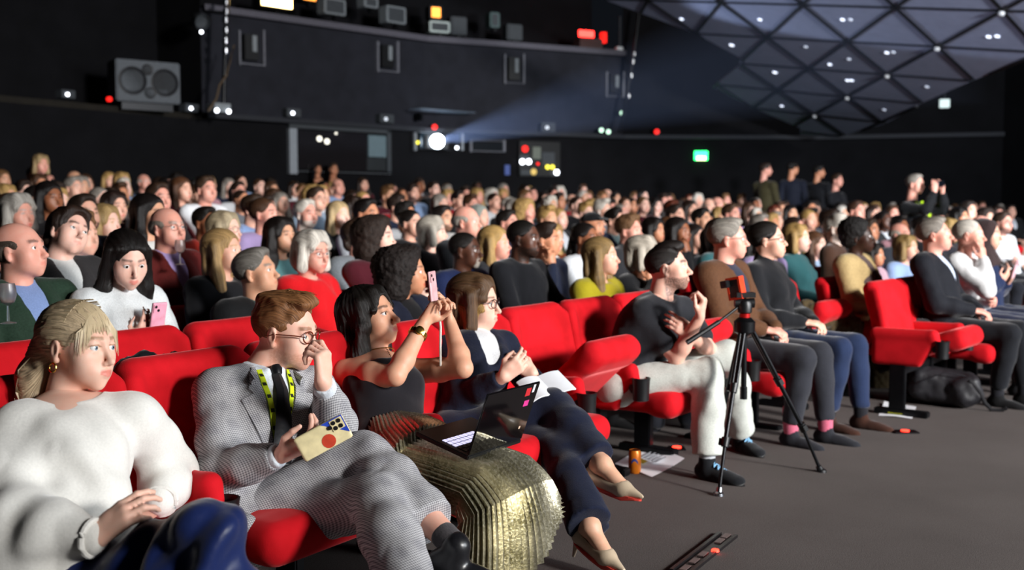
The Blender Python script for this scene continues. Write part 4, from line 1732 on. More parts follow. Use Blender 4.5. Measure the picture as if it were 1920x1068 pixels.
# ---------------------------------------------------------------- people one can tell apart in the rows behind
# px, py = head centre in the picture, row, pose, head yaw offset, pitch, roll ...
MID = [
 (1345, 498, 0, 0, 'lap', 'short', '8d8982', 'rosy', 'jacket', '5a3a24', dict(shirt='2c3040', gl='metal', pitch=4, shoes='23242a', socks='c9647c', trousers='2b2c33', yawo=6), 'grey-haired man with glasses in a brown suede jacket behind the tripod'),
 (1420, 488, 0, 1, 'lap', 'bun', '17120f', 'fair', 'polo', '15161a', dict(gl='dark', pitch=8, shoes='3a2016', trousers='1f2c4a'), 'woman with dark hair and glasses wrapped in a black shawl'),
 (1592, 472, 0, 1, 'lap', 'afrohi', '100d0c', 'deep', 'jacket', 'b9a070', dict(shirt='5a4a48', pitch=6, shoes='2a1a12', trousers='15161c', yawo=4), 'woman with swept-back black hair in a cream shearling coat'),
 # px, py, row, fem, pose, hair, hair colour, skin, top, top colour, extra, label
 (18, 470, 2.0, 0, 'rest', 'ring', '4a4038', 'rosy', 'jacket', '23382a', dict(shirt='7f95c4', chub=.008, pitch=10), 'balding man in a dark green coat over a blue shirt holding a wine glass'),
 (112, 437, 2.55, 0, 'slump', 'shaggy', '2e2019', 'pale', 'jacket', '2f2d2e', dict(shirt='d8dad8', roll=-22, pitch=12, yawo=-22), 'young man with tilted head in a dark grey zip jumper with white collar'),
 (218, 487, 1.75, 1, 'text', 'long', '14100f', 'pale', 'polo', 'dfe3e4', dict(pitch=-16, yawo=-42), 'woman with long black hair in a white polo neck looking down at a pink phone'),
 (300, 428, 3.0, 0, 'lap', 'ring', '8d857c', 'rosy', 'jacket', '5e1a18', dict(shirt='b3a0d8', gl='metal', pitch=6, yawo=-18), 'older bald man in a rust red blazer and lilac shirt'),
 (402, 472, 2.5, 1, 'lap', 'long', 'a98a5c', 'fair', 'jumper', '17181c', dict(pitch=8), 'woman with long dark blonde hair in a black top behind the grey-haired man'),
 (462, 522, 1.95, 0, 'lap', 'short', '77746f', 'olive', 'jacket', '101113', dict(shirt='33504c', pitch=12, gap=1), 'grey-haired man in a black jacket over a dark teal shirt behind the suited man'),
 (408, 432, 3.4, 1, 'lap', 'bob', 'b8a98c', 'pale', 'jumper', '8a8f95', dict(gl='metal', pitch=6), 'woman with ash blonde bob and glasses behind the woman in black'),
 (24, 402, 4.6, 1, 'lap', 'wavybob', 'a8a5a0', 'rosy', 'jumper', '7e4a3a', dict(pitch=4, yawo=-10), 'woman with curly grey hair in a terracotta top'),
 (85, 372, 5.5, 1, 'lap', 'long', '171211', 'brown', 'jumper', '1c1a1c', dict(yawo=-14), 'woman with long black hair and dark top beneath the standing woman'),
 (146, 402, 4.0, 0, 'lap', 'short', '2b201a', 'fair', 'jumper', '1e2536', dict(beardstyle='full', pitch=6, yawo=-22), 'bearded man in a navy jumper beside the wavy-haired blonde'),
 (186, 418, 4.6, 1, 'lap', 'longloose', 'a98d5e', 'pale', 'jumper', '2c2a2c', dict(pitch=4), 'woman with wavy blonde hair half hidden behind the bearded man in navy'),
 (206, 388, 5.6, 1, 'lap', 'bob', '2a1c18', 'fair', 'jumper', '4a2348', dict(yawo=-12), 'woman with dark hair in a plum purple top'),
 (268, 402, 3.5, 1, 'lap', 'long', '15100f', 'olive', 'jumper', 'e4e2de', dict(yawo=-5), 'woman with black hair and white top behind the man in the rust blazer'),
 (288, 372, 5.3, 0, 'lap', 'short', '3a2a20', 'rosy', 'jumper', '2a2426', dict(yawo=-16), 'short-haired man in a dark jumper near the woman in plum'),
 (312, 362, 7.6, 0, 'lap', 'short', '281c18', 'fair', 'jumper', '3a2026', dict(), 'man in a dark maroon jumper next to the woman in burgundy'),
 (334, 356, 7.1, 1, 'lap', 'long', '5a3a26', 'fair', 'jumper', '5a1626', dict(), 'brown-haired woman in a burgundy top'),
 (379, 356, 6.3, 0, 'crossed', 'short', '4a382c', 'rosy', 'jumper', 'eef0f4', dict(pitch=4, yawo=-12), 'man in a bright white shirt with folded arms'),
 (374, 418, 4.0, 0, 'phone', 'short', '16120f', 'brown', 'jumper', '9c2a1e', dict(yawo=-14, scale=.9), 'dark-haired youngster in a red and orange top holding a drink'),
 (466, 392, 5.2, 0, 'lap', 'short', '37291f', 'fair', 'jumper', '8fa8d6', dict(pitch=4), 'man in a light blue shirt with short brown hair'),
 (513, 442, 3.3, 1, 'lap', 'longloose', '191413', 'olive', 'jumper', '7fb9bd', dict(pitch=6, yawo=-15), 'woman with black curly hair in a pale aqua top'),
 (569, 474, 2.35, 1, 'lap', 'wavybob', 'd8d4cc', 'rosy', 'jumper', 'd8141c', dict(gl='metal', yawo=-18, pitch=-2), 'white-haired woman with glasses in a bright red blouse'),
 (660, 446, 3.0, 0, 'lap', 'shaggy', '3b2a20', 'rosy', 'jacket', '80868c', dict(shirt='3c4048', pitch=10, yawo=4), 'brown-haired man in a pale grey denim jacket'),
 (738, 510, 1.15, 1, 'lap', 'curly', '1c1310', 'tan', 'jacket', '14182a', dict(shirt='0f0f12', lipc=1.0, pitch=3, yawo=12), 'woman with big dark curly hair in a navy blazer with red lipstick'),
 (857, 470, 2.0, 0, 'lap', 'crop', '181412', 'dark', 'jacket', '1e2a52', dict(shirt='101114', beard='b9b4aa', beardstyle='goatee', pitch=4, yawo=0), 'man with a grey goatee in a royal blue suit jacket'),
 (966, 448, 1.5, 0, 'rest', 'crop', '14110f', 'dark', 'jumper', '121318', dict(beardstyle='full', pitch=2, yawo=-6), 'man in a black jacket stretching his arm along the seat backs'),
 (563, 402, 4.6, 0, 'lap', 'short', 'd8d4cc', 'rosy', 'jumper', '24262e', dict(beardstyle='full', beard='d8d4cc', yawo=-14), 'man with white beard and white hair in a dark jumper'),
 (586, 374, 6.0, 0, 'lap', 'short', '3a2c24', 'fair', 'jumper', '9fb6cf', dict(gl='metal', yawo=-8), 'man with glasses in a powder blue shirt behind the white-bearded man'),
 (625, 404, 4.7, 1, 'lap', 'long', 'cdb488', 'pale', 'jumper', '2a2c30', dict(yawo=-12), 'woman with long pale blonde hair in a charcoal top'),
 (676, 402, 3.7, 0, 'lap', 'short', '15110f', 'tan', 'jumper', 'b8bcc4', dict(yawo=-8), 'black-haired man in a pale grey shirt above the grey denim jacket'),
 (752, 404, 5.0, 0, 'chin', 'curlytop', '17120f', 'tan', 'jumper', 'b3b6ba', dict(yawo=-4), 'man with curly black hair resting his chin on his hand'),
 (820, 410, 4.4, 0, 'lap', 'short', '1d1613', 'olive', 'jumper', 'c3c0bc', dict(beardstyle='full', yawo=-4), 'bearded man in a stone coloured jumper'),
 (800, 436, 3.4, 1, 'lap', 'wavybob', 'b9b4aa', 'pale', 'jumper', '2a2a2e', dict(yawo=20), 'woman with ash grey hair turned away beside the man in royal blue'),
 (862, 416, 2.75, 0, 'lap', 'ring', 'a8a49c', 'rosy', 'jumper', '3a3c40', dict(), 'older man with thinning grey hair behind the man in royal blue'),
 (890, 406, 4.9, 1, 'lap', 'hijab', '8f958e', 'fair', 'jumper', '9a8d82', dict(), 'woman in a sage grey headscarf'),
 (942, 418, 4.1, 0, 'lap', 'short', '1a1512', 'rosy', 'jumper', '20263c', dict(), 'dark-haired man in a navy jumper next to the sage headscarf'),
 (1022, 446, 2.9, 1, 'lap', 'longloose', 'b08d58', 'fair', 'jacket', '6b3418', dict(shirt='e8e6e2', pitch=2), 'woman with long golden hair in a rust brown cardigan'),
 (1110, 482, 1.0, 1, 'lap', 'long', '8a7148', 'fair', 'jumper', 'a79a1e', dict(pitch=6, fit=1), 'woman in a mustard yellow top with long hair'),
 (1102, 424, 3.3, 0, 'chin', 'cap', '121214', 'tan', 'jumper', '141519', dict(beardstyle='full', beard='2a211c'), 'man in a black cap resting his chin on his hand'),
 (1143, 414, 3.9, 0, 'lap', 'sidepart', '1a1512', 'fair', 'jacket', '222a40', dict(shirt='a8c4c4', gl='dark'), 'man with dark glasses in a navy suit and pale teal shirt'),
 (1190, 478, 1.15, 1, 'chin', 'wavybob', 'bdb6aa', 'tan', 'jumper', '141518', dict(pitch=2, yawo=2), 'woman with silver blonde bob in a black leather jacket'),
 (1216, 432, 3.2, 1, 'lap', 'longloose', '17110f', 'tan', 'jumper', '2a1f1c', dict(), 'woman with long wavy black hair next to the navy suit'),
 (1243, 430, 3.5, 1, 'lap', 'long', '5a3b26', 'tan', 'jumper', 'c9a08a', dict(), 'woman with brown hair in a peach top'),
 (1258, 404, 4.4, 0, 'lap', 'short', '2c221c', 'fair', 'jumper', 'e2e4e8', dict(), 'dark-haired man in a white shirt behind the peach top'),
 (1292, 444, 3.1, 1, 'lap', 'long', '1c1412', 'fair', 'jumper', '15161a', dict(), 'woman with straight dark hair and black top behind the man on the phone tripod'),
 (1306, 412, 3.7, 0, 'lap', 'short', '14110f', 'olive', 'jumper', 'cfd4da', dict(), 'short dark-haired man in a light shirt over the dark-haired woman'),
 (1326, 452, 2.3, 1, 'lap', 'long', '2a1c16', 'fair', 'jumper', '22242a', dict(), 'woman with long dark brown hair behind the grey-haired man in brown'),
 (1358, 434, 3.0, 1, 'lap', 'longloose', '38241a', 'rosy', 'jumper', '2c2230', dict(), 'woman with chestnut wavy hair in an aubergine top'),
 (1362, 402, 4.2, 0, 'lap', 'short', '4a3626', 'rosy', 'jumper', 'b9a0c8', dict(), 'brown-haired man in a lilac shirt'),
 (1400, 452, 2.3, 1, 'lap', 'longloose', '120e0d', 'fair', 'jumper', '17181c', dict(), 'woman with thick black hair behind the woman in a black shawl'),
 (1415, 424, 3.0, 0, 'lap', 'short', '8f8a84', 'rosy', 'jacket', 'b8a8a0', dict(shirt='dfe2ea'), 'older grey-haired man in a pale pink jacket'),
 (1466, 468, 1.75, 1, 'chin', 'long', 'a08456', 'fair', 'jumper', '5f6672', dict(scale=.88), 'girl with long blonde hair in a slate grey top'),
 (1516, 460, 1.75, 1, 'text', 'long', '5a3d2a', 'pale', 'jacket', '54739c', dict(shirt='9fb4d0'), 'woman in a blue denim jacket holding up a phone'),
 (1626, 478, 1.2, 1, 'lap', 'bob', '1c1412', 'tan', 'jumper', 'c9a6b4', dict(scale=.86), 'girl in a pink patterned top beside the woman in the cream coat'),
 (1686, 478, 1.2, 1, 'lap', 'bob', '9d8252', 'fair', 'jumper', '9db6e0', dict(), 'woman with dark blonde hair in a sky blue blouse behind the empty aisle seat'),
 (1620, 432, 2.9, 0, 'chin', 'short', '3a2c22', 'tan', 'tee', '20242c', dict(), 'man in a dark t-shirt raising a hand to his face'),
 (1676, 440, 2.2, 0, 'lap', 'ring', 'b9b4aa', 'rosy', 'jumper', '2c3038', dict(), 'grey-haired man behind the sky blue blouse'),
 (1718, 426, 2.6, 0, 'lap', 'short', '15110f', 'rosy', 'jumper', '121317', dict(), 'black-haired man in a black jumper behind the sky blue blouse'),
 (1766, 432, 1.7, 1, 'lap', 'bob', 'b89a62', 'rosy', 'jumper', '2c2c34', dict(), 'woman with golden blonde bob behind the man in the dark suit'),
 (1788, 408, 2.9, 1, 'lap', 'bob', '14100f', 'tan', 'jumper', '5f9a8c', dict(), 'woman with black hair in a sea green top'),
 (1828, 424, 2.3, 0, 'lap', 'ring', '6a6058', 'rosy', 'jumper', '50413c', dict(), 'bald man behind the white-haired woman'),
 (1868, 418, 2.3, 0, 'crossed', 'short', '3a2c24', 'rosy', 'jumper', 'dfe0e2', dict(beardstyle='full', gl='dark'), 'bearded man with glasses in an off-white sweatshirt'),
 (1804, 396, 3.6, 0, 'lap', 'short', '2c2420', 'fair', 'jumper', '3a62a8', dict(), 'man in a cobalt blue top near the right wall'),
 (1596, 396, 4.0, 0, 'lap', 'short', '4a3226', 'rosy', 'jumper', 'e2e2e4', dict(), 'man in a loose white shirt below the standing men'),
]


OWN = {}


def held_at(key, dx=.0, dz=.0):
    """world point between the raised hands of a seated person"""
    loc, ang, pose, fem, sc = [v for k, v in OWN.items() if key in k][0]
    J = seated(*POSES[pose][:1], **dict(POSES[pose][1:]), fem=fem)
    p = (J['wrL'] + J['wrR']) / 2 + (unit(J['hdL']) + unit(J['hdR'])) * .042 + A(dx, 0, dz)
    c, s = math.cos(ang), math.sin(ang)
    p = p * sc
    return A(loc[0] + c * p[0] - s * p[1], loc[1] + s * p[0] + c * p[1], loc[2] + p[2]), ang


def mid_people():
    for (px, py, row, fem, pose, hair, hairc, skin, top, topc, ex, label) in MID:
        p, ang = row_at_px(row, px)
        # the head leans back from the seat: shift the seat so the head lands on px
        lean = .07
        p = p + A(math.cos(ang), math.sin(ang)) * lean
        y = p[1]
        d = ray(px, py)
        zhead = CAM_H + d[2] * y / d[1]
        sc = ex.get('scale', 1.0)
        x = p[0]
        hs = dict(fem=bool(fem))
        for k in ('chub', 'beardstyle', 'lipc'):
            if k in ex:
                hs[k] = ex[k]
        near = row < 3.1
        big = row < 2.6
        yaw = np.clip(look_yaw(x, y, ang) + ex.get('yawo', 0), -60, 62)
        e, hm = person(x, y, 0, ang, label, None, pose, hs, skin, yaw, ex.get('pitch', 4), ex.get('roll', 0), hair, hairc, top, topc,
                       lod=.0115 if near else .015, hlod=.0074 if big else (.0084 if near else .0105), shirt=ex.get('shirt'), beard=ex.get('beard'), gl=ex.get('gl'), scale=sc, eyes=near, trousers=ex.get('trousers', '20222a'), shoes=ex.get('shoes'), socks=ex.get('socks'))
        hz = (hm @ Vector((0, 0, 0)))[2] * sc
        hx = (hm @ Vector((0, 0, 0)))[0] * sc
        hy = (hm @ Vector((0, 0, 0)))[1] * sc
        c, s = math.cos(ang), math.sin(ang)
        ox, oy = c * hx - s * hy, s * hx + c * hy
        z0 = np.clip(zhead - hz, rise(row, p) - (.0 if row < .5 else .15), rise(row, p) + (.0 if row < .5 else .22))
        # keep the head on its column
        e.location = (x - ox, y - oy, z0)
        TAKEN.append((x - ox, y - oy, 1))
        OWN[label] = (e.location.copy(), ang, pose, bool(fem), sc)
        place_seat(x - ox, y - oy, min(z0, rise(row, p)) - .015, ang, True, 'red velvet cinema seat under the ' + ' '.join(label.split()[:9]), None)


mid_people()

# ---------------------------------------------------------------- the rest of the audience
HAIRC = [('black', '171210'), ('dark brown', '2a1d16'), ('brown', '4a3222'), ('light brown', '6e5034'), ('blonde', 'b5945c'), ('grey', '8f8a84'), ('white', 'd0ccc4'), ('auburn', '5e2a18')]
HW_ = [.26, .24, .16, .09, .11, .08, .04, .02]
TOPC = [('black', '141518'), ('charcoal', '2b2c30'), ('navy', '1c2338'), ('grey', '6f737a'), ('white', 'd9dce0'), ('burgundy', '4e1420'), ('red', '9c1620'), ('light blue', '8ea6cc'), ('olive', '3c3f2a'),
        ('brown', '4a3226'), ('lilac', 'a793c0'), ('teal', '2c5a5e'), ('pink', 'b98a94'), ('beige', 'a8977e')]
TW_ = [.26, .16, .12, .08, .09, .05, .05, .05, .03, .04, .03, .02, .02, .02]
MH = ['short', 'crop', 'sidepart', 'ring', 'quiff', 'curlytop', 'short']
FH = ['long', 'longloose', 'bob', 'wavybob', 'long', 'pony', 'bun', 'curly']
SKW = (['pale', 'fair', 'rosy', 'olive', 'tan', 'brown', 'dark'], [.2, .27, .2, .12, .11, .06, .04])
EMPTY_PX = [(1, 30), (1, 270), (1, 600), (1, 985), (1, 1060), (0, 0)]


def row1_start():
    C = row_curve(1)
    seg = np.linalg.norm(np.diff(C, axis=0), axis=1)
    S = np.concatenate([[0], np.cumsum(seg)])
    best = None
    for s in np.linspace(.0, S[-1] * .5, 400):
        i = int(np.clip(np.searchsorted(S, s) - 1, 0, len(seg) - 1))
        p = C[i] + (C[i + 1] - C[i]) * (s - S[i]) / seg[i]
        d = unit(C[i + 1] - C[i])
        q = p - A(d[1], -d[0]) * .27
        e = abs(q[0] / q[1] * FPX + 960 - 232)
        if best is None or e < best[0]:
            best = (e, s)
    s = best[1]
    while s > .545:
        s -= .545
    return s


def seat_label(a, lab):
    w = (a + ' ' + lab).split()
    return ' '.join(w[:16]).rstrip(',')


def crowd(limit):
    n = 0
    n_e = -1
    last_lab = 'aisle'
    R2 = random.Random(5)
    for row in range(1, NR + 1):
        C = row_curve(row)
        seg = np.linalg.norm(np.diff(C, axis=0), axis=1)
        S = np.concatenate([[0], np.cumsum(seg)])
        s = (.3 + R2.random() * .3) if row != 1 else row1_start()
        while s < S[-1] - .2:
            i = int(np.searchsorted(S, s)) - 1
            t = (s - S[i]) / seg[i]
            p = C[i] * (1 - t) + C[i + 1] * t
            d = unit(C[i + 1] - C[i])
            ang = math.atan2(-d[0], d[1])
            s += .545
            px = p[0] / p[1] * FPX + 960
            if px < -30 or px > 1950:
                continue
            near = min([math.hypot(p[0] - q[0], p[1] - q[1]) for q in TAKEN] + [9])
            if near < .44:
                continue
            free = R2.random() < (.10 if row > 2 else .0)
            if row == 1 and px < 1180 or row == 2 and px < 420:
                free = True
            if (row == 1 and 1180 < px < 1340) or (px > 1600 and row < 2):
                free = True
            if free:
                if row == 1 and px < 700 or row > 2:
                    n_e += row <= 1
                    place_seat(p[0], p[1], rise(row, p) - .015, ang, False,
                               (['empty second row seat behind the woman in the cream sweater', 'empty second row seat with the black coat over it', 'empty second row seat behind the suited man', 'empty second row seat nearest the curly-haired woman'][n_e % 4]
                                if row <= 1 else seat_label('empty red seat next to the', last_lab)),
                               'empty second row seats' if row <= 1 else 'empty seats among the audience')
                continue
            if n >= limit:
                continue
            fem = R2.random() < .52
            hn, hc = R2.choices(HAIRC, HW_)[0]
            tn, tc = R2.choices(TOPC, TW_)[0]
            sk = R2.choices(*SKW)[0]
            if sk in ('dark', 'brown'):
                hn, hc = HAIRC[0]
            hair = R2.choice(FH if fem else MH)
            pose = R2.choices(['lap', 'lap2', 'crossed', 'chin', 'rest'], [.32, .2, .22, .14, .12])[0]
            top = R2.choices(['jumper', 'jacket', 'polo'], [.62, .28, .1])[0]
            hs = dict(fem=fem)
            bd = False
            if not fem and R2.random() < .3:
                hs['beardstyle'] = 'full'
                bd = True
            yq = look_yaw(p[0], p[1], ang) + R2.uniform(-14, 8)
            yaw = max(-20, min(55, round(yq / 25) * 25))
            e_res = max(-10, min(10, yq - yaw))
            res = e_res + R2.uniform(-3, 3)
            hair_txt = {'short': 'short', 'crop': 'cropped', 'sidepart': 'side-parted', 'ring': 'thinning', 'quiff': 'swept-up', 'curlytop': 'curly', 'long': 'long straight', 'longloose': 'long wavy', 'bob': 'bobbed',
                        'wavybob': 'wavy bobbed', 'pony': 'tied-back', 'bun': 'pinned-up', 'curly': 'big curly'}[hair]
            zone = 'second row' if row <= 2 else ('middle rows' if row <= 6 else 'rear rows')
            lab = '%s with %s %s hair, %s %s, %s' % ('woman' if fem else ('bearded man' if bd else 'man'), hair_txt, hn, tn, {'jumper': 'jumper', 'jacket': 'jacket', 'polo': 'polo neck'}[top], zone)
            lab += {'crossed': ', arms folded', 'chin': ', hand at chin', 'rest': ', leaning back', 'slump': ', slouching'}.get(pose, '')
            last_lab = lab
            far = row > 5
            z0 = rise(row, p) + R2.uniform(-.06, .06)
            e, hm = person(p[0], p[1], z0, ang + R(res), lab, 'seated audience', pose, hs, sk, yaw, 5, 0, hair, hc, top, tc, lod=.018, hlod=.011, trousers=None if far else '20222a')
            place_seat(p[0], p[1], min(z0, rise(row, p)) - .015, ang, True, seat_label('red seat under the', lab), 'occupied seats in the rows', arm=row < 7)
            n += 1
    return n


NCROWD = crowd(240)
print('crowd', NCROWD, 'mid', len(MID))

# ---------------------------------------------------------------- front row seats
def row0_seats():
    C = row_curve(0)
    seg = np.linalg.norm(np.diff(C, axis=0), axis=1)
    S = np.concatenate([[0], np.cumsum(seg)])

    def at(s):
        i = int(np.clip(np.searchsorted(S, s) - 1, 0, len(seg) - 1))
        t = (s - S[i]) / seg[i]
        p = C[i] * (1 - t) + C[i + 1] * t
        d = unit(C[i + 1] - C[i])
        return p, math.atan2(-d[0], d[1])

    def toppx(s):
        p, a = at(s)
        q = p - A(math.cos(a), math.sin(a)) * .27
        return q[0] / q[1] * FPX + 960
    ss = np.linspace(0, S[-1], 2000)
    px = np.array([toppx(s) for s in ss])
    s5 = ss[np.argmin(np.abs(px - 990))]
    out = []
    for k in range(-6, 14):
        s = s5 + .53 * k
        if 0 < s < S[-1]:
            p, a = at(s)
            out.append((k + 5, p, a, toppx(s)))
    return out


ROW0_SEATS = row0_seats()
for k, p, a, px in ROW0_SEATS:
    print('seat', k, np.round(p, 2), round(math.degrees(a)), round(px))
SEATPOS = {k: (p, a) for k, p, a, px in ROW0_SEATS}


# ---------------------------------------------------------------- front row people
class Hero:
    def __init__(s, label, J, hs, az, pitch, roll, headc, skin, hair, hairc, hvox=.004, avox=.0047, bare=False, hairvox=.0045, beard=None, brow=None, gl=None, iris='4a5a68', arms=True, hscale=1.0, core=True,
                 hairmat=None, chest=False):
        s.J = J
        s.b = A(J['pelvis'][0], J['pelvis'][1], 0)
        s.e = empty('person', s.b)
        tag(s.e, label, 'person')
        M = rotm(az, pitch, roll) * hscale
        s.M, s.c = M, np.asarray(headc)
        Mi = np.linalg.inv(M)
        HV, HF, HX = head_mesh(dict(hs, darkeye=False), hvox, Mi @ (J['neck'] - s.c))
        parts = [(xf(HV, M, s.c), HF, HX)]
        if arms:
            for S, q in (('L', 1), ('R', -1)):
                pr = arm_prims(J, S)
                if not bare:
                    pr = pr[3:]
                pr = pr + hand_prims(J['wr' + S], J['hd' + S], J['hn' + S], q, J.get('curl' + S, (28, 32, 22)), J.get('thumb' + S, .5), J.get('hs', 1.0))
                if not bare:
                    V, F = sdf(pr, avox, .014)
                    parts.append((relax(V, F, 1, .3), F))
                else:
                    parts.append(None)
                    s.barepr = getattr(s, 'barepr', []) + pr
        if bare:
            parts = [p for p in parts if p is not None]
            V, F = sdf(s.barepr + torso_prims(J, -.004, hs.get('fem', False))[2:], .0062, .018)
            parts.append((relax(V, F, 1, .4), F))
        if chest:
            V, F = sdf(torso_prims(J, .008)[2:7], .008, .03)
            parts.append((relax(V, F, 2, .5), F))
        if core:
            pr = torso_prims(J, -.010, False)
            for S in 'LR':
                pr += leg_prims(J, S, -.016)
            parts.append(sdf(pr, .020, .02))
        V, F, X = joinm(parts)
        s.body = link('body', mesh_np('body', V - s.b, F, True, X), SKIN, s.e, SK.get(skin, skin))
        set_props(s.body, beard or hairc, brow or hairc)
        s.hm = mat4(M, s.c - s.b)
        if hair:
            me = hair_mesh(hair, hairvox)
            s.hair = link('headscarf' if hair == 'hijab' else 'hair', me, hairmat or (CURL if hair in ('curly',) else HAIR), s.e, hairc, s.hm)
        for q in (1, -1):
            ey = link('eye', eye_mesh(), None, s.e, iris)
            ey.matrix_local = s.hm @ Matrix.Translation((.0775, .032 * q, -.0015))
        if gl:
            link('glasses', glasses(gl), None, s.e, None, s.hm)

    def G(s, name, prims, vox, mat, color=None, k=.03, amp=.006, fr=(13, 13, 9), it=2, seed=None, folds=None, parent=None):
        V, F = sdf(prims, vox, k)
        V = relax(V, F, it, .5)
        if amp:
            V = wrinkle(V, F, amp, fr, 3.1 * len(name) if seed is None else seed)
        if folds is not None:
            V = folds(V, normals(V, F))
        s.surf = getattr(s, 'surf', [])
        s.surf.append((V, F))
        return link(name, mesh_np(name, V - s.b, F), mat, parent or s.e, color)

    def drape(s, pts, d, off=.004, which=None):
        """lay points on the clothes: cast along -d from outside"""
        from mathutils.bvhtree import BVHTree
        key = tuple(which) if which else None
        if getattr(s, '_bk', 'x') != (key, len(s.surf)):
            V, F, X = joinm([s.surf[i] for i in which] if which else s.surf)
            s._bv = BVHTree.FromPolygons([tuple(p) for p in V], [tuple(map(int, f)) for f in F])
            s._bk = (key, len(s.surf))
        out = []
        d = unit(d)
        for p in pts:
            p = np.asarray(p, float)
            hit, n, i, t = s._bv.ray_cast(Vector(p + d * .35), Vector(-d), .6)
            ok = hit is not None and np.linalg.norm(np.array(hit) - p) < .185
            out.append((np.array(hit) + d * off) if ok else p + d * (.135 + off))
        return out

    def ribbon(s, pts, side, w, d, off=.004, th=.0025, which=None):
        """flat strip laid on the clothes along pts"""
        mb = MB()
        P = []
        for p, q in zip(pts[:-1], pts[1:]):
            for t in np.linspace(0, 1, 8)[:-1]:
                P.append(np.asarray(p) * (1 - t) + np.asarray(q) * t)
        P.append(np.asarray(pts[-1]))
        V = []
        d = unit(d)
        L = s.drape([p + side * w for p in P], d, off, which)
        Rr = s.drape([p - side * w for p in P], d, off, which)
        for a, b in zip(L, Rr):
            V += [a + d * th, b + d * th, b - d * th, a - d * th]
        n = len(P)
        F = [(i * 4 + k, i * 4 + (k + 1) % 4, i * 4 + 4 + (k + 1) % 4, i * 4 + 4 + k) for i in range(n - 1) for k in range(4)]
        mb.add(V, F + [(3, 2, 1, 0), (n * 4 - 4, n * 4 - 3, n * 4 - 2, n * 4 - 1)])
        return mb

    def MBo(s, name, mb, mat, color=None, parent=None, smooth=True, bevel=0):
        me = mb.mesh(name, smooth, bevel)
        me.transform(Matrix.Translation(Vector(-s.b)))
        return link(name, me, mat, parent or s.e, color)


def ringfolds(axis_pts, amp=.006, freq=55, rad=.16):
    """folds that run round a bent joint at each point of axis_pts: (point, axis)"""
    def f(V, N):
        d = np.zeros(len(V))
        for p, a in axis_pts:
            q = V - p
            t = q @ unit(a)
            w = np.exp(-(np.linalg.norm(q, axis=1) / rad) ** 2 * 2)
            ph = vnoise(V * 9 + 4) * 3.5
            d += w * np.sin(t * freq + ph) * amp
        return V + N * d[:, None]
    return f


def shoe(h, name, an, toe, mat, color=None, solec='101012', vox=.006, w=1.0, laces=None, tread=False):
    (V, F), M, b = shoe_mesh_arrays(an, toe, vox, w=w)
    o = link(name, mesh_np(name, relax(V, F, 2, .5) - h.b, F), mat, h.e, color)
    h.MBo('sole', sole_mb(b, M, w, .022 if tread else .014), plain('sole_' + solec, solec, .7), None, o, False, .004)
    d, y, up = M.T
    if laces:
        mb = MB()
        for i in range(5):
            c = b + d * (.03 + i * .022) + up * (.055 - i * .0085)
            mb.path([c + y * .024 - up * .008, c + up * .004, c - y * .024 - up * .008], .0035, 6)
            if i < 4:
                c2 = c + d * .022 - up * .0085
                mb.path([c + y * .022 - up * .006, (c + c2) / 2 + up * .006, c2 - y * .022 - up * .006], .003, 6)
        h.MBo('laces', mb, plain('lace_' + laces, laces, .8), None, o)
    return o


def disc_pts(c, M, r, n=24):
    return [c + M[:, 1] * r * math.cos(2 * math.pi * i / n) + M[:, 2] * r * math.sin(2 * math.pi * i / n) for i in range(n + 1)]


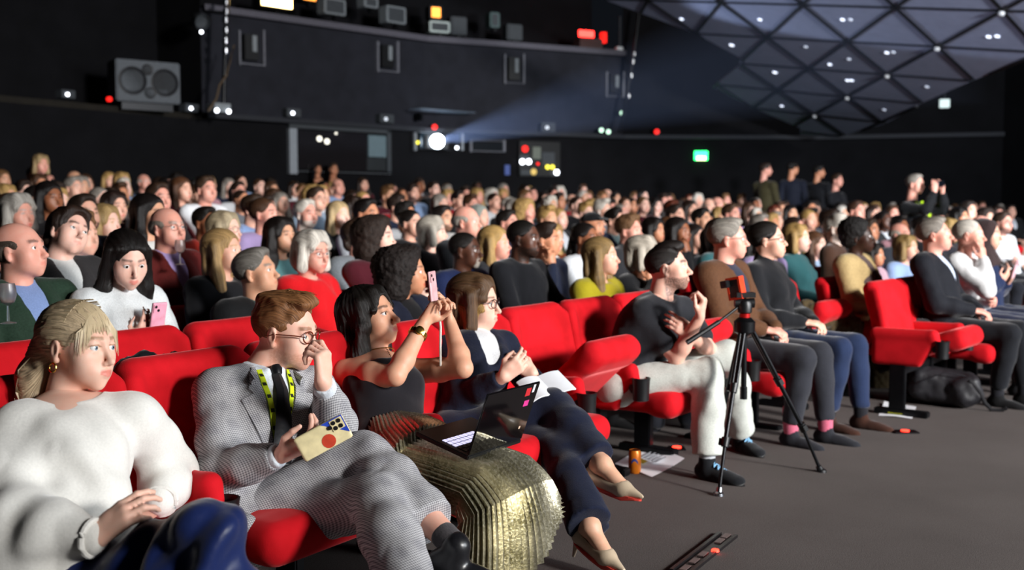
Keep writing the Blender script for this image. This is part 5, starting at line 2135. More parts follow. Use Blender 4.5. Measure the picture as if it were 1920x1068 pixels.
# --- woman in the cream sweater -------------------------------------------------
def hero_cream():
    J = {}
    Z = 2.92
    J['neck'] = U(120, 758, Z)
    J['pelvis'] = JN(150, 1075, J['neck'], .50, True)
    J['shR'] = JN(30, 822, J['neck'], .17, True)
    J['shL'] = JN(250, 788, J['neck'], .19, True)
    J['elR'] = JN(22, 985, J['shR'], .29, True)
    J['wrR'] = JN(178, 1008, J['elR'], .25, True)
    J['elL'] = JN(322, 880, J['shL'], .26, False)
    J['wrL'] = JN(300, 940, J['elL'], .22, True)
    J['hdR'] = unit(U(262, 938, 2.55) - U(178, 1008, 2.55)) + A(0, .12, 0)
    J['hnR'] = A(.45, .75, -.35)
    J['hdL'] = unit(U(205, 985, 2.55) - U(300, 940, 2.55)) + A(0, -.1, 0)
    J['hnL'] = A(-.25, .85, -.5)
    J['curlR'] = (22, 35, 25)
    J['curlL'] = (30, 40, 25)
    J['hipL'] = J['pelvis'] + A(.08, .02, 0)
    J['hipR'] = J['pelvis'] - A(.08, .02, 0)
    J['knL'] = JN(395, 1005, J['hipL'], .43, True)
    J['knR'] = JN(330, 1120, J['hipR'], .43, True)
    for S in 'LR':
        J['an' + S] = J['kn' + S] + A(.05, -.08, -.40)
    h = Hero('woman in a cream sweater with a blonde ponytail and fringe', J, dict(fem=True, lipc=.8, nose=.85, jaw=.84, lash=True), -20, 2, -5, U(147, 650, Z), 'e6bda9', None, 'b79a6c', iris='6c7f8c', brow='8a6a48',
             hvox=.0036, chest=True)
    J2 = h.J
    M = torso_frame(J)
    x, y, z = M.T
    N, P = J['neck'], J['pelvis']
    ax = N - P
    pr = torso_prims(J, .013, False, .0, .95) + [ell(J['pelvis'] * .38 + J['neck'] * .62 + torso_frame(J)[:, 0] * .075, (.060, .125, .075), torso_frame(J), .05)] + sleeve_prims(J, 'L', .014, .98, .018) + sleeve_prims(J, 'R', .014, .98, .020)
    pr += [cap(J['shL'], .054, J['shL'] * .55 + J['elL'] * .45, .060, .05), cap(J['shR'], .054, J['shR'] * .55 + J['elR'] * .45, .064, .05)]
    pr += [cap(P + y * .10 + x * .05, .10, P - y * .12 + x * .06, .10, .05)]
    pr += [sub(ell(N + x * .100 + z * .036, (.125, .112, .098), M), .008)]
    fo = ringfolds([(J['elL'], J['wrL'] - J['elL']), (J['elR'], J['wrR'] - J['elR']), (J['shR'], x + y * .3), (J['shL'] + (J['elL'] - J['shL']) * .5, x - z), (P + x * .1 - y * .1, z), (P + ax * .4 + x * .1, z + y * .6), (P + ax * .75 - y * .12 + x * .1, z * .7 + y)], .011, 46, .17)
    h.G('sweater', pr, .0085, KNIT, 'e6e4de', .035, .011, (7, 7, 4), 2, 4.0, fo)
    for S in 'LR':
        mb = MB()
        d = unit(J['wr' + S] - J['el' + S])
        MM = frame(d)
        c = J['wr' + S] - d * .004
        mb.path(disc_pts(c, MM, .041), .008, 8)
        h.MBo('cuff', mb, KNIT, 'e6e4de')
    # navy satin skirt over the knees
    pr = leg_prims(J, 'L', .016, .03) + leg_prims(J, 'R', .016, .03) + [cap(J['hipL'], .11, J['hipR'], .11), ell((J['knL'] + J['knR']) / 2 - A(0, 0, .03), (.13, .11, .06), None, .05)]
    h.G('skirt', pr, .009, SATIN, '172452', .06, .014, (9, 9, 5), 2, 1.5, ringfolds([(J['knL'], A(1, 0, -.5)), ((J['hipL'] + J['knL']) / 2, A(.8, .1, -.5)), ((J['knR'] + J['knL']) / 2, A(1, .2, -.2))], .014, 58, .26))
    # hair: swept back with fringe and low ponytail, built in head space
    Hl = lambda pr, vox, nm: None
    fr = []
    base = [ell((-.020, 0, .040), (.108, .086, .090)), 
            ell((-.105, -.005, -.010), (.040, .045, .050)), cap((-.110, -.005, -.01), .040, (-.135, -.020, -.085), .046), cap((-.135, -.020, -.085), .046, (-.125, -.03, -.16), .040), cap((-.125, -.03, -.16), .040, (-.09, -.035, -.23), .014),
            sub(ell((.108, 0, -.034), (.080, .069, .096)), .006), sub(ell((-.004, -.090, -.014), (.026, .022, .036)), .008), sub(ell((-.004, .090, -.014), (.026, .022, .036)), .008), ]
    V, F = sdf(base, .0036, .018)
    V = relax(V, F, 1, .4)
    Nn = normals(V, F)
    th = np.arctan2(V[:, 1], V[:, 2] - .0)
    q = np.stack([th * 26, V[:, 0] * 16, np.full(len(V), 1.7)], 1)
    V = V + Nn * ((vnoise(q) + .6 * vnoise(q * 2.2)) * .005)[:, None]
    link('hair', mesh_np('hair', V, F, True, q), hair_mat('blonde_streaked_hair', 26, 20, .4), h.e, 'c9b596', h.hm)
    # loose strands give the fringe and ponytail their lines
    mb = MB()
    R3 = random.Random(3)
    for i in range(230):
        y0 = R3.uniform(-.056, .056)
        yy = y0 * 1.25 + R3.uniform(-.01, .01)
        zb_ = lambda x_, y_: .040 + .090 * math.sqrt(max(.02, 1 - ((x_ + .02) / .108) ** 2 - (y_ / .086) ** 2)) + .0008
        pts = [A(-.045, y0 * .35, zb_(-.045, y0 * .35) - .003), A(.0, y0 * .6, zb_(.0, y0 * .6)), A(.040, y0 * .85, zb_(.040, y0 * .85)), A(.066, y0, zb_(.066, y0) + .001), A(.088 - abs(yy) * .28, yy, .068 - abs(yy) * .35),
               A(.096 - abs(yy) * .40, yy * 1.12, .044 - abs(yy) * .9 + R3.uniform(-.010, .014))]
        mb.path(pts, [.0008, .0012, .0013, .0013, .0011, .0003], 4)
    for i in range(110):
        a = R3.uniform(0, 6.28)
        r = R3.uniform(.55, 1.05)
        c = [A(-.100, -.005, -.005), A(-.140, -.020, -.060), A(-.143, -.026, -.12), A(-.115, -.030, -.19), A(-.075, -.035, -.26)]
        rr = [.036, .046, .046, .034, .010]
        mb.path([p + A(0, math.cos(a), math.sin(a) * .6) * q_ * r * 1.08 + A(math.sin(a) * .5, 0, 0) * q_ * r for p, q_ in zip(c, rr)], [.0015, .0016, .0016, .0013, .0005], 4)
    for i in range(70):
        a = R3.uniform(-1.35, 1.35)
        mb.path([A(.045 - .02 * abs(a), math.sin(a) * .080, .038 + math.cos(a) * .092), A(-.03, math.sin(a) * .091, .035 + math.cos(a) * .090), A(-.085, math.sin(a) * .070, .02 + math.cos(a) * .058), A(-.120, math.sin(a) * .03, .0 + math.cos(a) * .02)], .0013, 4)
    link('loose_strands', mb.mesh('loose_strands', True), MAT['blonde_streaked_hair'], h.e, 'd8c8a8', h.hm)
    # earring, two necklaces
    mb = MB()
    mb.path([A(-.006, -.0855, -.040) + A(.011 * math.sin(t), -.002, -.012 + .012 * math.cos(t)) for t in np.linspace(0, 6.28, 19)], .0028, 8)
    link('earring', mb.mesh('earring', True), GOLD, h.e, None, h.hm)
    mb = MB()
    pts = [N + x * (.050 * math.cos(t) - .012) + y * .052 * math.sin(t) + z * (.034 - .018 * math.cos(t)) for t in np.linspace(-1.9, 1.9, 28)]
    mb.path(pts, .0012, 6)
    pts = [N + y * .060 * math.sin(t) - z * (.040 * math.cos(t) + .012) for t in np.linspace(-1.2, 1.2, 21)]
    pts = h.drape(pts, unit(x + z * .25), .003, [0])
    mb.path(pts, .0009, 6)
    c = pts[10] - z * .012 + x * .003
    mb.path([c + y * .007 * math.cos(t) + z * .010 * math.sin(t) for t in np.linspace(0, 6.28, 15)], .0018, 6)
    h.MBo('necklace', mb, GOLD)
    return h


# --- man in the grey checked suit -------------------------------------------------
def tweed():
    m, nt, b = base_mat('grey_check_tweed', .9, 0, .15)
    t = nd(nt, 'ShaderNodeTexCoord')
    sp = nd(nt, 'ShaderNodeSeparateXYZ')
    nt.links.new(t.outputs['Object'], sp.inputs[0])

    def comb(ax, ay, az):
        v = nd(nt, 'ShaderNodeVectorMath', operation='DOT_PRODUCT')
        nt.links.new(t.outputs['Object'], v.inputs[0])
        v.inputs[1].default_value = (ax, ay, az)
        return v.outputs['Value']

    def wave(src, f):
        a = nd(nt, 'ShaderNodeMath', operation='MULTIPLY')
        nt.links.new(src, a.inputs[0])
        a.inputs[1].default_value = f
        s_ = nd(nt, 'ShaderNodeMath', operation='SINE')
        nt.links.new(a.outputs[0], s_.inputs[0])
        return ramp(nt, s_.outputs[0], -.6, .6)

    def mul(a, b_):
        n = nd(nt, 'ShaderNodeMath', operation='MULTIPLY')
        nt.links.new(a, n.inputs[0])
        nt.links.new(b_, n.inputs[1])
        return n.outputs[0]
    u, w = comb(.72, .55, .30), comb(-.35, .25, .90)
    fa = nd(nt, 'ShaderNodeMath', operation='MULTIPLY_ADD')
    nt.links.new(wave(u, 1050), fa.inputs[0])
    fa.inputs[1].default_value = .5
    hw = nd(nt, 'ShaderNodeMath', operation='MULTIPLY')
    nt.links.new(wave(w, 1050), hw.inputs[0])
    hw.inputs[1].default_value = .5
    nt.links.new(hw.outputs[0], fa.inputs[2])
    fine = fa.outputs[0]
    big = mul(wave(u, 95), wave(w, 95))
    c = mixc(nt, fine, srgb('cfced0'), srgb('69686d'))
    c = mixc(nt, big, c, mixc(nt, 1.0, c, (.80, .80, .82), 'MULTIPLY'))
    n = noise(nt, 300, 2, t.outputs['Object'])
    c = mixc(nt, ramp(nt, n.outputs[0], .35, .7), c, mixc(nt, 1.0, c, (.8, .8, .8), 'MULTIPLY'))
    nt.links.new(c, b.inputs['Base Color'])
    bump(nt, b, n.outputs[0], .3, .003)
    return m


def hero_suit():
    J = {}
    Z = 3.50
    J['neck'] = U(490, 702, Z)
    J['pelvis'] = JN(478, 985, J['neck'], .50, True)
    J['shR'] = JN(405, 735, J['neck'], .19, True)
    J['shL'] = JN(588, 728, J['neck'], .19, False)
    J['elR'] = JN(410, 885, J['shR'], .29, True)
    J['wrR'] = JN(528, 852, J['elR'], .255, True)
    J['elL'] = JN(634, 800, J['shL'], .28, True)
    J['wrL'] = JN(606, 718, J['elL'], .25, True)
    J['hdR'] = unit(U(622, 818, 3.05) - U(528, 852, 3.1)) + A(0, .02, 0)
    J['hnR'] = A(-.1, .45, .9)
    J['curlR'] = (38, 45, 25)
    J['hdL'] = A(-.02, .10, 1)
    J['hnL'] = A(-.85, .35, .0)
    J['curlL'] = ((35, 55, 40), (55, 70, 45), (60, 75, 50), (65, 75, 50))
    J['thumbL'] = .8
    J['hipL'] = J['pelvis'] + A(.075, .05, 0)
    J['hipR'] = J['pelvis'] - A(.075, .05, 0)
    J['knR'] = JN(716, 838, J['hipR'], .46, True)
    J['anR'] = JN(822, 992, J['knR'], .40, True)
    J['knL'] = JN(708, 935, J['hipL'], .42, True)
    J['anL'] = JN(775, 1130, J['knL'], .42, True)
    h = Hero('man in a grey checked suit with glasses and yellow lanyard, hand at his mouth', J, dict(beardstyle='full', beardamt=.38, jaw=1.0), -16, -5, 2, U(536, 622, Z), 'e9bca8', None, '7a5334', beard='a85a34', brow='7a5334',
             gl='tort', iris='5a6a70')
    base = [ell((-.017, 0, .038), (.1045, .0805, .086)), ell((.036, .0, .106), (.058, .056, .030), rotm(0, 12, 0)), ell((.074, -.006, .106), (.030, .046, .020)), ell((-.02, 0, .102), (.086, .064, .034)),
            sub(ell((.108, 0, -.018), (.080, .073, .104)), .008)] + [sub(ell((.0, .090 * q, -.026), (.034, .034, .044)), .010) for q in (1, -1)] + [half((-.45, 0, -1), .056, .01)]
    V, F = sdf(base, .0038, .018)
    V = relax(V, F, 1, .4)
    Nn = normals(V, F)
    q = np.stack([V[:, 0] * 22, V[:, 1] * 70, V[:, 2] * 30], 1)
    V = V + Nn * ((vnoise(q) + .7 * vnoise(q * 1.9)) * .009 * sst(-.03, .08, V[:, 2]) + vnoise(q * 1.5) * .003)[:, None]
    link('hair', mesh_np('hair', V, F, True, strands(V, 1.0)), hair_mat('ginger_brown_hair', 60, 20, .5), h.e, '8a5f3c', h.hm)
    mb = MB()
    R3 = random.Random(9)
    for i in range(120):
        y0 = R3.uniform(-.058, .058)
        x0 = R3.uniform(-.05, .03)
        L = R3.uniform(.045, .075)
        z0 = .126 - y0 * y0 * 9 - max(0, -x0 - .02) * .3
        mb.path([A(x0, y0, z0), A(x0 + L * .5, y0 * 1.02, z0 + .014), A(x0 + L, y0 + R3.uniform(-.008, .008), z0 + R3.uniform(.0, .012))], [.0018, .0017, .0005], 4)
    link('loose_strands', mb.mesh('loose_strands', True), MAT['ginger_brown_hair'], h.e, '9a6f48', h.hm)
    TW = tweed()
    M = torso_frame(J)
    x, y, z = M.T
    N, P = J['neck'], J['pelvis']
    ax = N - P
    pr = torso_prims(J, .018, False, .0, 1.02) + sleeve_prims(J, 'L', .012, .93, .004, 1, True) + sleeve_prims(J, 'R', .013, .95, .006, 1, True)
    pr += [cap(J['shL'], .060, J['shR'], .060, .03), cap(P + x * .02 + y * .1, .115, P + x * .02 - y * .1, .115, .05), cap(P - y * .15, .06, P - y * .13 + x * .16 - z * .03, .045, .04)]
    b0, b1 = P + ax * .30 + x * .17, N + x * .12 + z * .01
    pr += [sub(cap(b0, .004, b1, .082), .006), sub(ell(N + x * .035 + z * .060, (.070, .078, .060), M), .008)]
    fo = ringfolds([(J['elR'], J['wrR'] - J['elR']), (J['elL'], J['wrL'] - J['elL']), (J['shR'] * .5 + J['elR'] * .5, J['elR'] - J['shR']), (P + ax * .25 - y * .12, z)], .006, 48, .15)
    h.G('jacket', pr, .0074, TW, None, .026, .006, (10, 10, 6), 2, 6.0, fo)
    # lapels laid on the chest
    for q in (1, -1):
        outl = [N + y * .078 * q + z * .000, P + ax * .83 + y * .104 * q, P + ax * .79 + y * .092 * q, P + ax * .76 + y * .125 * q, P + ax * .55 + y * .075 * q, P + ax * .33 + y * .022 * q]
        inn = [N + y * .060 * q + z * .005, P + ax * .84 + y * .066 * q, P + ax * .79 + y * .060 * q, P + ax * .75 + y * .056 * q, P + ax * .55 + y * .034 * q, P + ax * .33 + y * .006 * q]
        V_ = []
        for a_, b_ in zip(outl, inn):
            for t in (0, .5, 1):
                V_.append(a_ * (1 - t) + b_ * t)
        V_ = h.drape(V_, x, .007, [0])
        n_ = len(V_)
        F_ = []
        for i in range(5):
            for k_ in range(2):
                F_.append((i * 3 + k_, i * 3 + k_ + 1, i * 3 + 4 + k_, i * 3 + 3 + k_))
        F_ += [tuple(i + n_ for i in f[::-1]) for f in F_]
        rim = [0, 1, 2, 5, 8, 11, 14, 17, 16, 15, 12, 9, 6, 3]
        F_ += [(rim[i], rim[(i + 1) % 14], rim[(i + 1) % 14] + n_, rim[i] + n_) for i in range(14)]
        mb = MB()
        mb.add(V_ + [p - x * .006 for p in V_], F_)
        h.MBo('lapel', mb, TW, None, None, True)
    mb = MB()
    for q in (1, -1):
        mb.path([N - x * .055 + y * .02 * q + z * .03, N - x * .02 + y * .062 * q + z * .026, N + x * .03 + y * .074 * q + z * .010, P + ax * .86 + y * .088 * q + x * .118], .017, 8, .5)
    h.MBo('jacket_collar', mb, TW)
    pr = torso_prims(J, .010)[1:7]
    pr += [cap(N - x * .05 + z * .035, .022, N + y * .050 - x * .0 + z * .022, .020, .015), cap(N - x * .05 + z * .035, .022, N - y * .050 - x * .0 + z * .022, .020, .015)]
    pr += [cap(N + y * .050 * q + z * .022, .020, N + x * .082 + y * .026 * q - z * .016, .013, .012) for q in (1, -1)]
    for S in 'LR':
        d = J['wr' + S] - J['el' + S]
        pr.append(cap(J['el' + S] + d * .85, .037, J['wr' + S] + unit(d) * .006, .0345, .005))
        pr.append(hem(J['wr' + S] - unit(d) * .004, d, .05))
    h.G('shirt', pr, .006, CLOTH, 'dfe6ee', .02, .004)
    # tie
    mb = MB()
    pts = [N + x * .088 - z * .022, P + ax * .80 + x * .142, P + ax * .6 + x * .158, P + ax * .42 + x * .158, P + ax * .30 + x * .150]
    wd = [.016, .020, .028, .034, .036]
    V_, F_ = [], []
    for p, w_ in zip(pts, wd):
        V_ += [p - y * w_, p + x * .010, p + y * w_, p - x * .006]
    for i in range(len(pts) - 1):
        for k_ in range(4):
            F_.append((i * 4 + k_, i * 4 + (k_ + 1) % 4, i * 4 + 4 + (k_ + 1) % 4, i * 4 + 4 + k_))
    mb.add(V_, F_ + [(0, 3, 2, 1), tuple(range(len(V_) - 4, len(V_)))])
    mb.lathe(N + x * .092 - z * .018, [(.004, -.020), (.017, -.014), (.020, .004), (.014, .018), (.004, .020)], 10, z)
    h.MBo('tie', mb, SATIN, '0b0c10')
    pr = [cap(J['hipL'], .118, J['hipR'], .118)] + leg_prims(J, 'L', .018, .020, .98) + leg_prims(J, 'R', .018, .022, .93, True)
    fo = ringfolds([(J['knR'], J['anR'] - J['knR']), (J['knL'], J['anL'] - J['knL']), (J['hipR'] * .6 + J['knR'] * .4, J['knR'] - J['hipR']), (J['knR'], J['knR'] - J['hipR']), (J['anR'], J['anR'] - J['knR'])], .006, 46, .16)
    h.G('trousers', pr, .0085, TW, None, .03, .008, (9, 9, 7), 2, 2.0, fo)
    # sock and shoe of the crossed foot
    d = unit(J['anR'] - J['knR'])
    toe = JN(985, 1068, J['anR'], .22, False)
    h.G('sock', [cap(J['anR'] + d * .030, .040, J['anR'] + d * .075, .038)], .006, CLOTH, '4a4648', .02, .003)
    V, F = sdf([cap(J['anR'] - d * .09, .046, J['anR'] + d * .04, .036)], .007, .01)
    link('bare_ankle', mesh_np('bare_ankle', V - h.b, F), SKIN, h.e, 'e2b09c')
    an = J['anR'] + d * .085
    toe = JN(1000, 1075, an, .21, True)
    shoe(h, 'shoe', an, an + unit(toe - an) * .2, LEATHER, None, w=1.1)
    anL = J['anL']
    shoe(h, 'shoe', anL, anL + A(.12, -.14, 0), LEATHER, None)
    return h


# --- woman filming with her phone -------------------------------------------------
def hero_phone():
    J = {}
    Z = 4.12
    J['neck'] = U(708, 672, Z)
    J['pelvis'] = JN(738, 868, J['neck'], .47, True)
    J['shR'] = JN(648, 700, J['neck'], .155, True)
    J['shL'] = JN(776, 696, J['neck'], .165, False)
    J['elR'] = JN(741, 704, J['shR'], .27, True)
    J['wrR'] = JN(795, 604, J['elR'], .245, False)
    J['elL'] = JN(868, 690, J['shL'], .27, True)
    J['wrL'] = JN(843, 604, J['elL'], .235, False)
    J['hdR'] = unit(U(822, 562, J['wrR'][1] / ray(795, 604)[1]) - J['wrR'])
    J['hnR'] = A(.75, -.35, .1)
    J['hdL'] = A(-.16, .0, 1)
    J['hnL'] = A(-.8, -.2, .1)
    J['curlR'] = (38, 62, 42)
    J['curlL'] = (36, 60, 42)
    J['thumbR'] = J['thumbL'] = .75
    J['hs'] = .93
    J['hipL'] = J['pelvis'] + A(.07, .05, 0)
    J['hipR'] = J['pelvis'] - A(.07, .05, 0)
    J['knL'] = JN(955, 885, J['hipL'], .44, True)
    J['knR'] = JN(905, 925, J['hipR'], .44, True)
    J['anL'] = J['knL'] + A(-.02, .02, -.40)
    J['anR'] = J['knR'] + A(.00, .06, -.40)
    h = Hero('woman in a black sleeveless top and gold pleated skirt filming with a pink phone', J, dict(fem=True, lipc=1.0, nose=1.02, jaw=.9, lash=True), -20, 15, 3, U(692, 594, Z), 'd9a78a', None, '14110f', bare=True, iris='2a1c14',
             brow='17110e')
    base = [ell((-.020, 0, .040), (.112, .089, .092)), cap((.02, -.070, .06), .022, (.010, -.082, -.03), .024), cap((.010, -.082, -.03), .024, (-.03, -.088, -.13), .036), cap((.02, .070, .06), .022, (.010, .082, -.03), .024),
            cap((.010, .082, -.03), .024, (-.03, .088, -.13), .036), cap((-.03, -.088, -.13), .036, (-.045, -.085, -.27), .030), cap((-.03, .088, -.13), .036, (-.045, .085, -.27), .030),
            ell((-.078, 0, -.10), (.055, .095, .185)), cap((.055, .03, .092), .018, (.066, .068, .02), .012), cap((.055, -.03, .092), .018, (.066, -.068, .02), .012), sub(ell((.108, 0, -.030), (.080, .069, .104)), .008),
            sub(cap((.030, 0, -.07), .055, (.01, 0, -.32), .070), .01)]
    V, F = sdf(base, .0045, .022)
    V = relax(V, F, 1, .4)
    Nn = normals(V, F)
    th = np.arctan2(V[:, 1], V[:, 0] + .03)
    q = np.stack([th * 20, V[:, 2] * 8, np.full(len(V), 5.5)], 1)
    V = V + Nn * ((vnoise(q) + .5 * vnoise(q * A(2, 1.4, 1))) * .007)[:, None]
    link('hair', mesh_np('hair', V, F, True, q), HAIR, h.e, '16120f', h.hm)
    M = torso_frame(J)
    x, y, z = M.T
    N, P = J['neck'], J['pelvis']
    ax = N - P
    pr = torso_prims(J, .006, True)[:3]
    pr += [ell(P + ax * .62 + x * .082 + y * .064 * q, (.062, .066, .064), M, .03) for q in (1, -1)]
    pr += [half(z, (P + ax * .84) @ z, .012), cap(P + ax * .72 + x * .085 + y * .095, .014, N + y * .085 - z * .02 + x * .01, .012, .01), cap(P + ax * .72 + x * .085 - y * .095, .014, N - y * .085 - z * .02 + x * .01, .012, .01)]
    h.G('sleeveless_top', pr, .007, KNIT, '1c1a1f', .025, .003)
    # necklace, watch, earring
    mb = MB()
    pts = [N + x * (.055 * math.cos(t) + .022) + y * .060 * math.sin(t) + z * (.012 - .016 * math.cos(t)) for t in np.linspace(-2, 2, 25)]
    mb.path(pts, .0022, 6)
    c0 = N + x * .078 - z * .006
    ch = [c0, P + ax * .84 + x * .108, P + ax * .74 + x * .150, P + ax * .66 + x * .158]
    for i in range(3):
        for t in np.linspace(0, 1, 7):
            p = ch[i] * (1 - t) + ch[i + 1] * t
            mb.lathe(p, [(.0006, -.004), (.003, 0), (.0006, .004)], 6, ch[i + 1] - ch[i])
    mb.lathe(ch[-1] - z * .008, [(.001, -.004), (.011, -.002), (.011, .002), (.001, .004)], 12, x)
    h.MBo('necklace', mb, GOLD)
    d = unit(J['wrR'] - J['elR'])
    c = J['wrR'] - d * .055
    MM = frame(d)
    wt = MB()
    nl = 22
    for i in range(nl):
        a = 2 * math.pi * i / nl
        rad = MM[:, 1] * math.cos(a) + MM[:, 2] * math.sin(a)
        tn = -MM[:, 1] * math.sin(a) + MM[:, 2] * math.cos(a)
        wt.box(c + rad * .0335, (.0085, .0042, .0020), np.stack([d, tn, rad], 1))
    fdir = unit(A(.2, -1, .3) - d * (A(.2, -1, .3) @ d))
    wt.lathe(c + fdir * .034, [(.003, -.002), (.0165, -.002), (.0165, .005), (.014, .0065), (.003, .0065)], 18, fdir)
    h.MBo('watch', wt, GOLD)
    for q in (1, -1):
        mb = MB()
        mb.path([A(-.004, .0845 * q, -.040) + A(.006 * math.sin(t), .001 * q, -.008 + .008 * math.cos(t)) for t in np.linspace(0, 6.28, 13)], .0018, 6)
        link('earring', mb.mesh('earring', True), GOLD, h.e, None, h.hm)
    # pleated lame skirt lofted along lap, knees and shins
    kn = (J['knL'] + J['knR']) / 2
    an = (J['anL'] + J['anR']) / 2
    fw = unit(A(*(kn - P)[:2], 0))
    sd = A(-fw[1], fw[0], 0)
    path = [(P + ax * .32, .130, .112, z), (P + ax * .17 + fw * .05, .165, .132, unit(z * .8 - fw * .6)), (P + fw * .13 + A(0, 0, .03), .195, .125, unit(z * .25 - fw)), (P * .65 + kn * .35 + A(0, 0, .02), .215, .105, -fw),
            (P * .35 + kn * .65 + A(0, 0, .012), .225, .105, -unit(fw + A(0, 0, .05))), (kn - fw * .0 - A(0, 0, .01), .225, .108, -unit(fw * .9 - A(0, 0, .3))), (kn + fw * .04 - A(0, 0, .06), .235, .12, -unit(fw * .55 - A(0, 0, .8))),
            (kn + fw * .035 - A(0, 0, .16), .255, .14, unit(A(0, 0, 1) - fw * .2)), (kn + fw * .03 - A(0, 0, .25), .275, .155, A(0, 0, 1)), (kn + fw * .025 - A(0, 0, .325), .29, .165, A(0, 0, 1))]
    np_ = 116
    V_, F_ = [], []
    fine = []
    for i in range(len(path) - 1):
        for t in np.linspace(0, 1, 6)[:-1]:
            fine.append(tuple(np.asarray(a_) * (1 - t) + np.asarray(b_) * t for a_, b_ in zip(path[i], path[i + 1])))
    fine.append(path[-1])
    for i, (c, ra, rb, nn) in enumerate(fine):
        nn = unit(nn)
        b1 = unit(sd - nn * (sd @ nn))
        b2 = np.cross(nn, b1)
        for k_ in range(np_):
            a = 2 * math.pi * k_ / np_
            pl = (1 if k_ % 2 else -1) * (.0035 + .0065 * min(1, i / 30))
            wob = 1 + .035 * math.sin(a * 5 + i * .09) * (i / len(fine)) + .025 * math.sin(a * 9 - i * .2)
            hang = max(0, i - 30) / 15
            V_.append(c + b1 * (ra * wob + pl) * math.cos(a) + b2 * (rb * wob + pl) * math.sin(a) + A(0, 0, 0.13 * hang * math.cos(a) + .11 * hang))
    for i in range(len(fine) - 1):
        for k_ in range(np_):
            F_.append((i * np_ + k_, i * np_ + (k_ + 1) % np_, (i + 1) * np_ + (k_ + 1) % np_, (i + 1) * np_ + k_))
    m, nt, b = base_mat('gold_lame_pleats', .34, .85, .5)
    v = objco(nt)
    n = noise(nt, 9, 4, v)
    n2 = noise(nt, 120, 3, v)
    c = mixc(nt, ramp(nt, n.outputs[0], .35, .65), srgb('8a8468'), srgb('d2cbb0'))
    c = mixc(nt, ramp(nt, n2.outputs[0], .45, .75), c, srgb('efead6'))
    nt.links.new(c, b.inputs['Base Color'])
    bump(nt, b, n2.outputs[0], .35, .003)
    me = bpy.data.meshes.new('pleated_skirt')
    me.from_pydata([tuple(p - h.b) for p in V_], [], F_)
    link('pleated_skirt', me, m, h.e)
    for S in 'LR':
        k_, a = J['kn' + S], J['an' + S]
        toe = a + fw * .14 + A(0, 0, -.01)
        o = h.G('boot', [cap(k_ * .55 + a * .45, .058, a, .046), cap(a, .046, a + A(0, 0, -.035), .044), ell(a + fw * .07 - A(0, 0, .045), (.11, .042, .036), frame(fw)), half(A(0, 0, -1), -(a[2] - .078))], .0075, LEATHER, None, .02, .006, (20, 20, 40))
    return h


HC = hero_cream()
HS = hero_suit()
HP = hero_phone()


# --- woman with glasses in a navy blazer -------------------------------------------------
NUDE = plain('nude_patent_leather', 'b9a68e', .3, 0, .5, 30, .06)
REDSOLE = plain('red_sole', 'd2473c', .4, 0, .4)


def heel_shoe(h, an, toe, lift=.075, shin=None):
    d = unit(toe - an)
    up0 = A(0, 0, 1) if abs(d[2]) < .9 else A(1, 0, 0)
    y = unit(np.cross(up0, d))
    up = np.cross(d, y)
    hc = an - up * .055 - d * .035
    ball = an + d * .105 - up * .075
    tip = an + d * .190 - up * .082
    M = np.stack([d, y, up], 1)
    pr = [cap(hc, .033, ball, .035), cap(ball, .034, tip, .009), ell(hc + up * .01, (.036, .033, .040), M, .02), sub(ell(an + d * .035 + up * .012, (.092, .040, .070), M), .008), sub(cap(an, .028, ball + up * .012, .018), .006),
          half(-up, -((ball - up * .026) @ up), .0)]
    o = h.G('heeled_shoe', pr, .005, NUDE, None, .015, 0)
    mb = MB()
    V_ = []
    pl = []
    for i in range(22):
        a = 2 * math.pi * i / 22
        c, s_ = math.cos(a), math.sin(a)
        t = (c + 1) / 2
        base = (hc - d * .03) * (1 - t) + tip * t
        w = .033 * math.sqrt(max(0, 1 - c * c)) * (1.0 if c < .3 else 1.0)
        pl.append(base * A(1, 1, 1) + y * (w * (1 if s_ > 0 else -1)) - up * (.030 if t < .8 else .012))
    V_ = pl + [p - up * .006 for p in pl]
    mb.add(V_, [tuple(range(22)), tuple(range(22, 44))[::-1]] + [(i, 22 + i, 22 + (i + 1) % 22, (i + 1) % 22) for i in range(22)])
    h.MBo('sole', mb, REDSOLE, None, o, False)
    mb = MB()
    mb.tube(hc - up * .02 - d * .012, hc - up * (.02 + lift) - d * .018, .015, .0055, 12)
    h.MBo('heel', mb, NUDE, None, o)
    # bare foot inside
    sh_ = up if shin is None else unit(shin)
    V, F = sdf([cap(an + sh_ * .085, .034, an, .034), cap(an, .034, hc + up * .02, .028), cap(an + d * .01 - up * .01, .033, ball + up * .003, .028), cap(ball, .027, tip - d * .04, .014)], .006, .02)
    return V, F


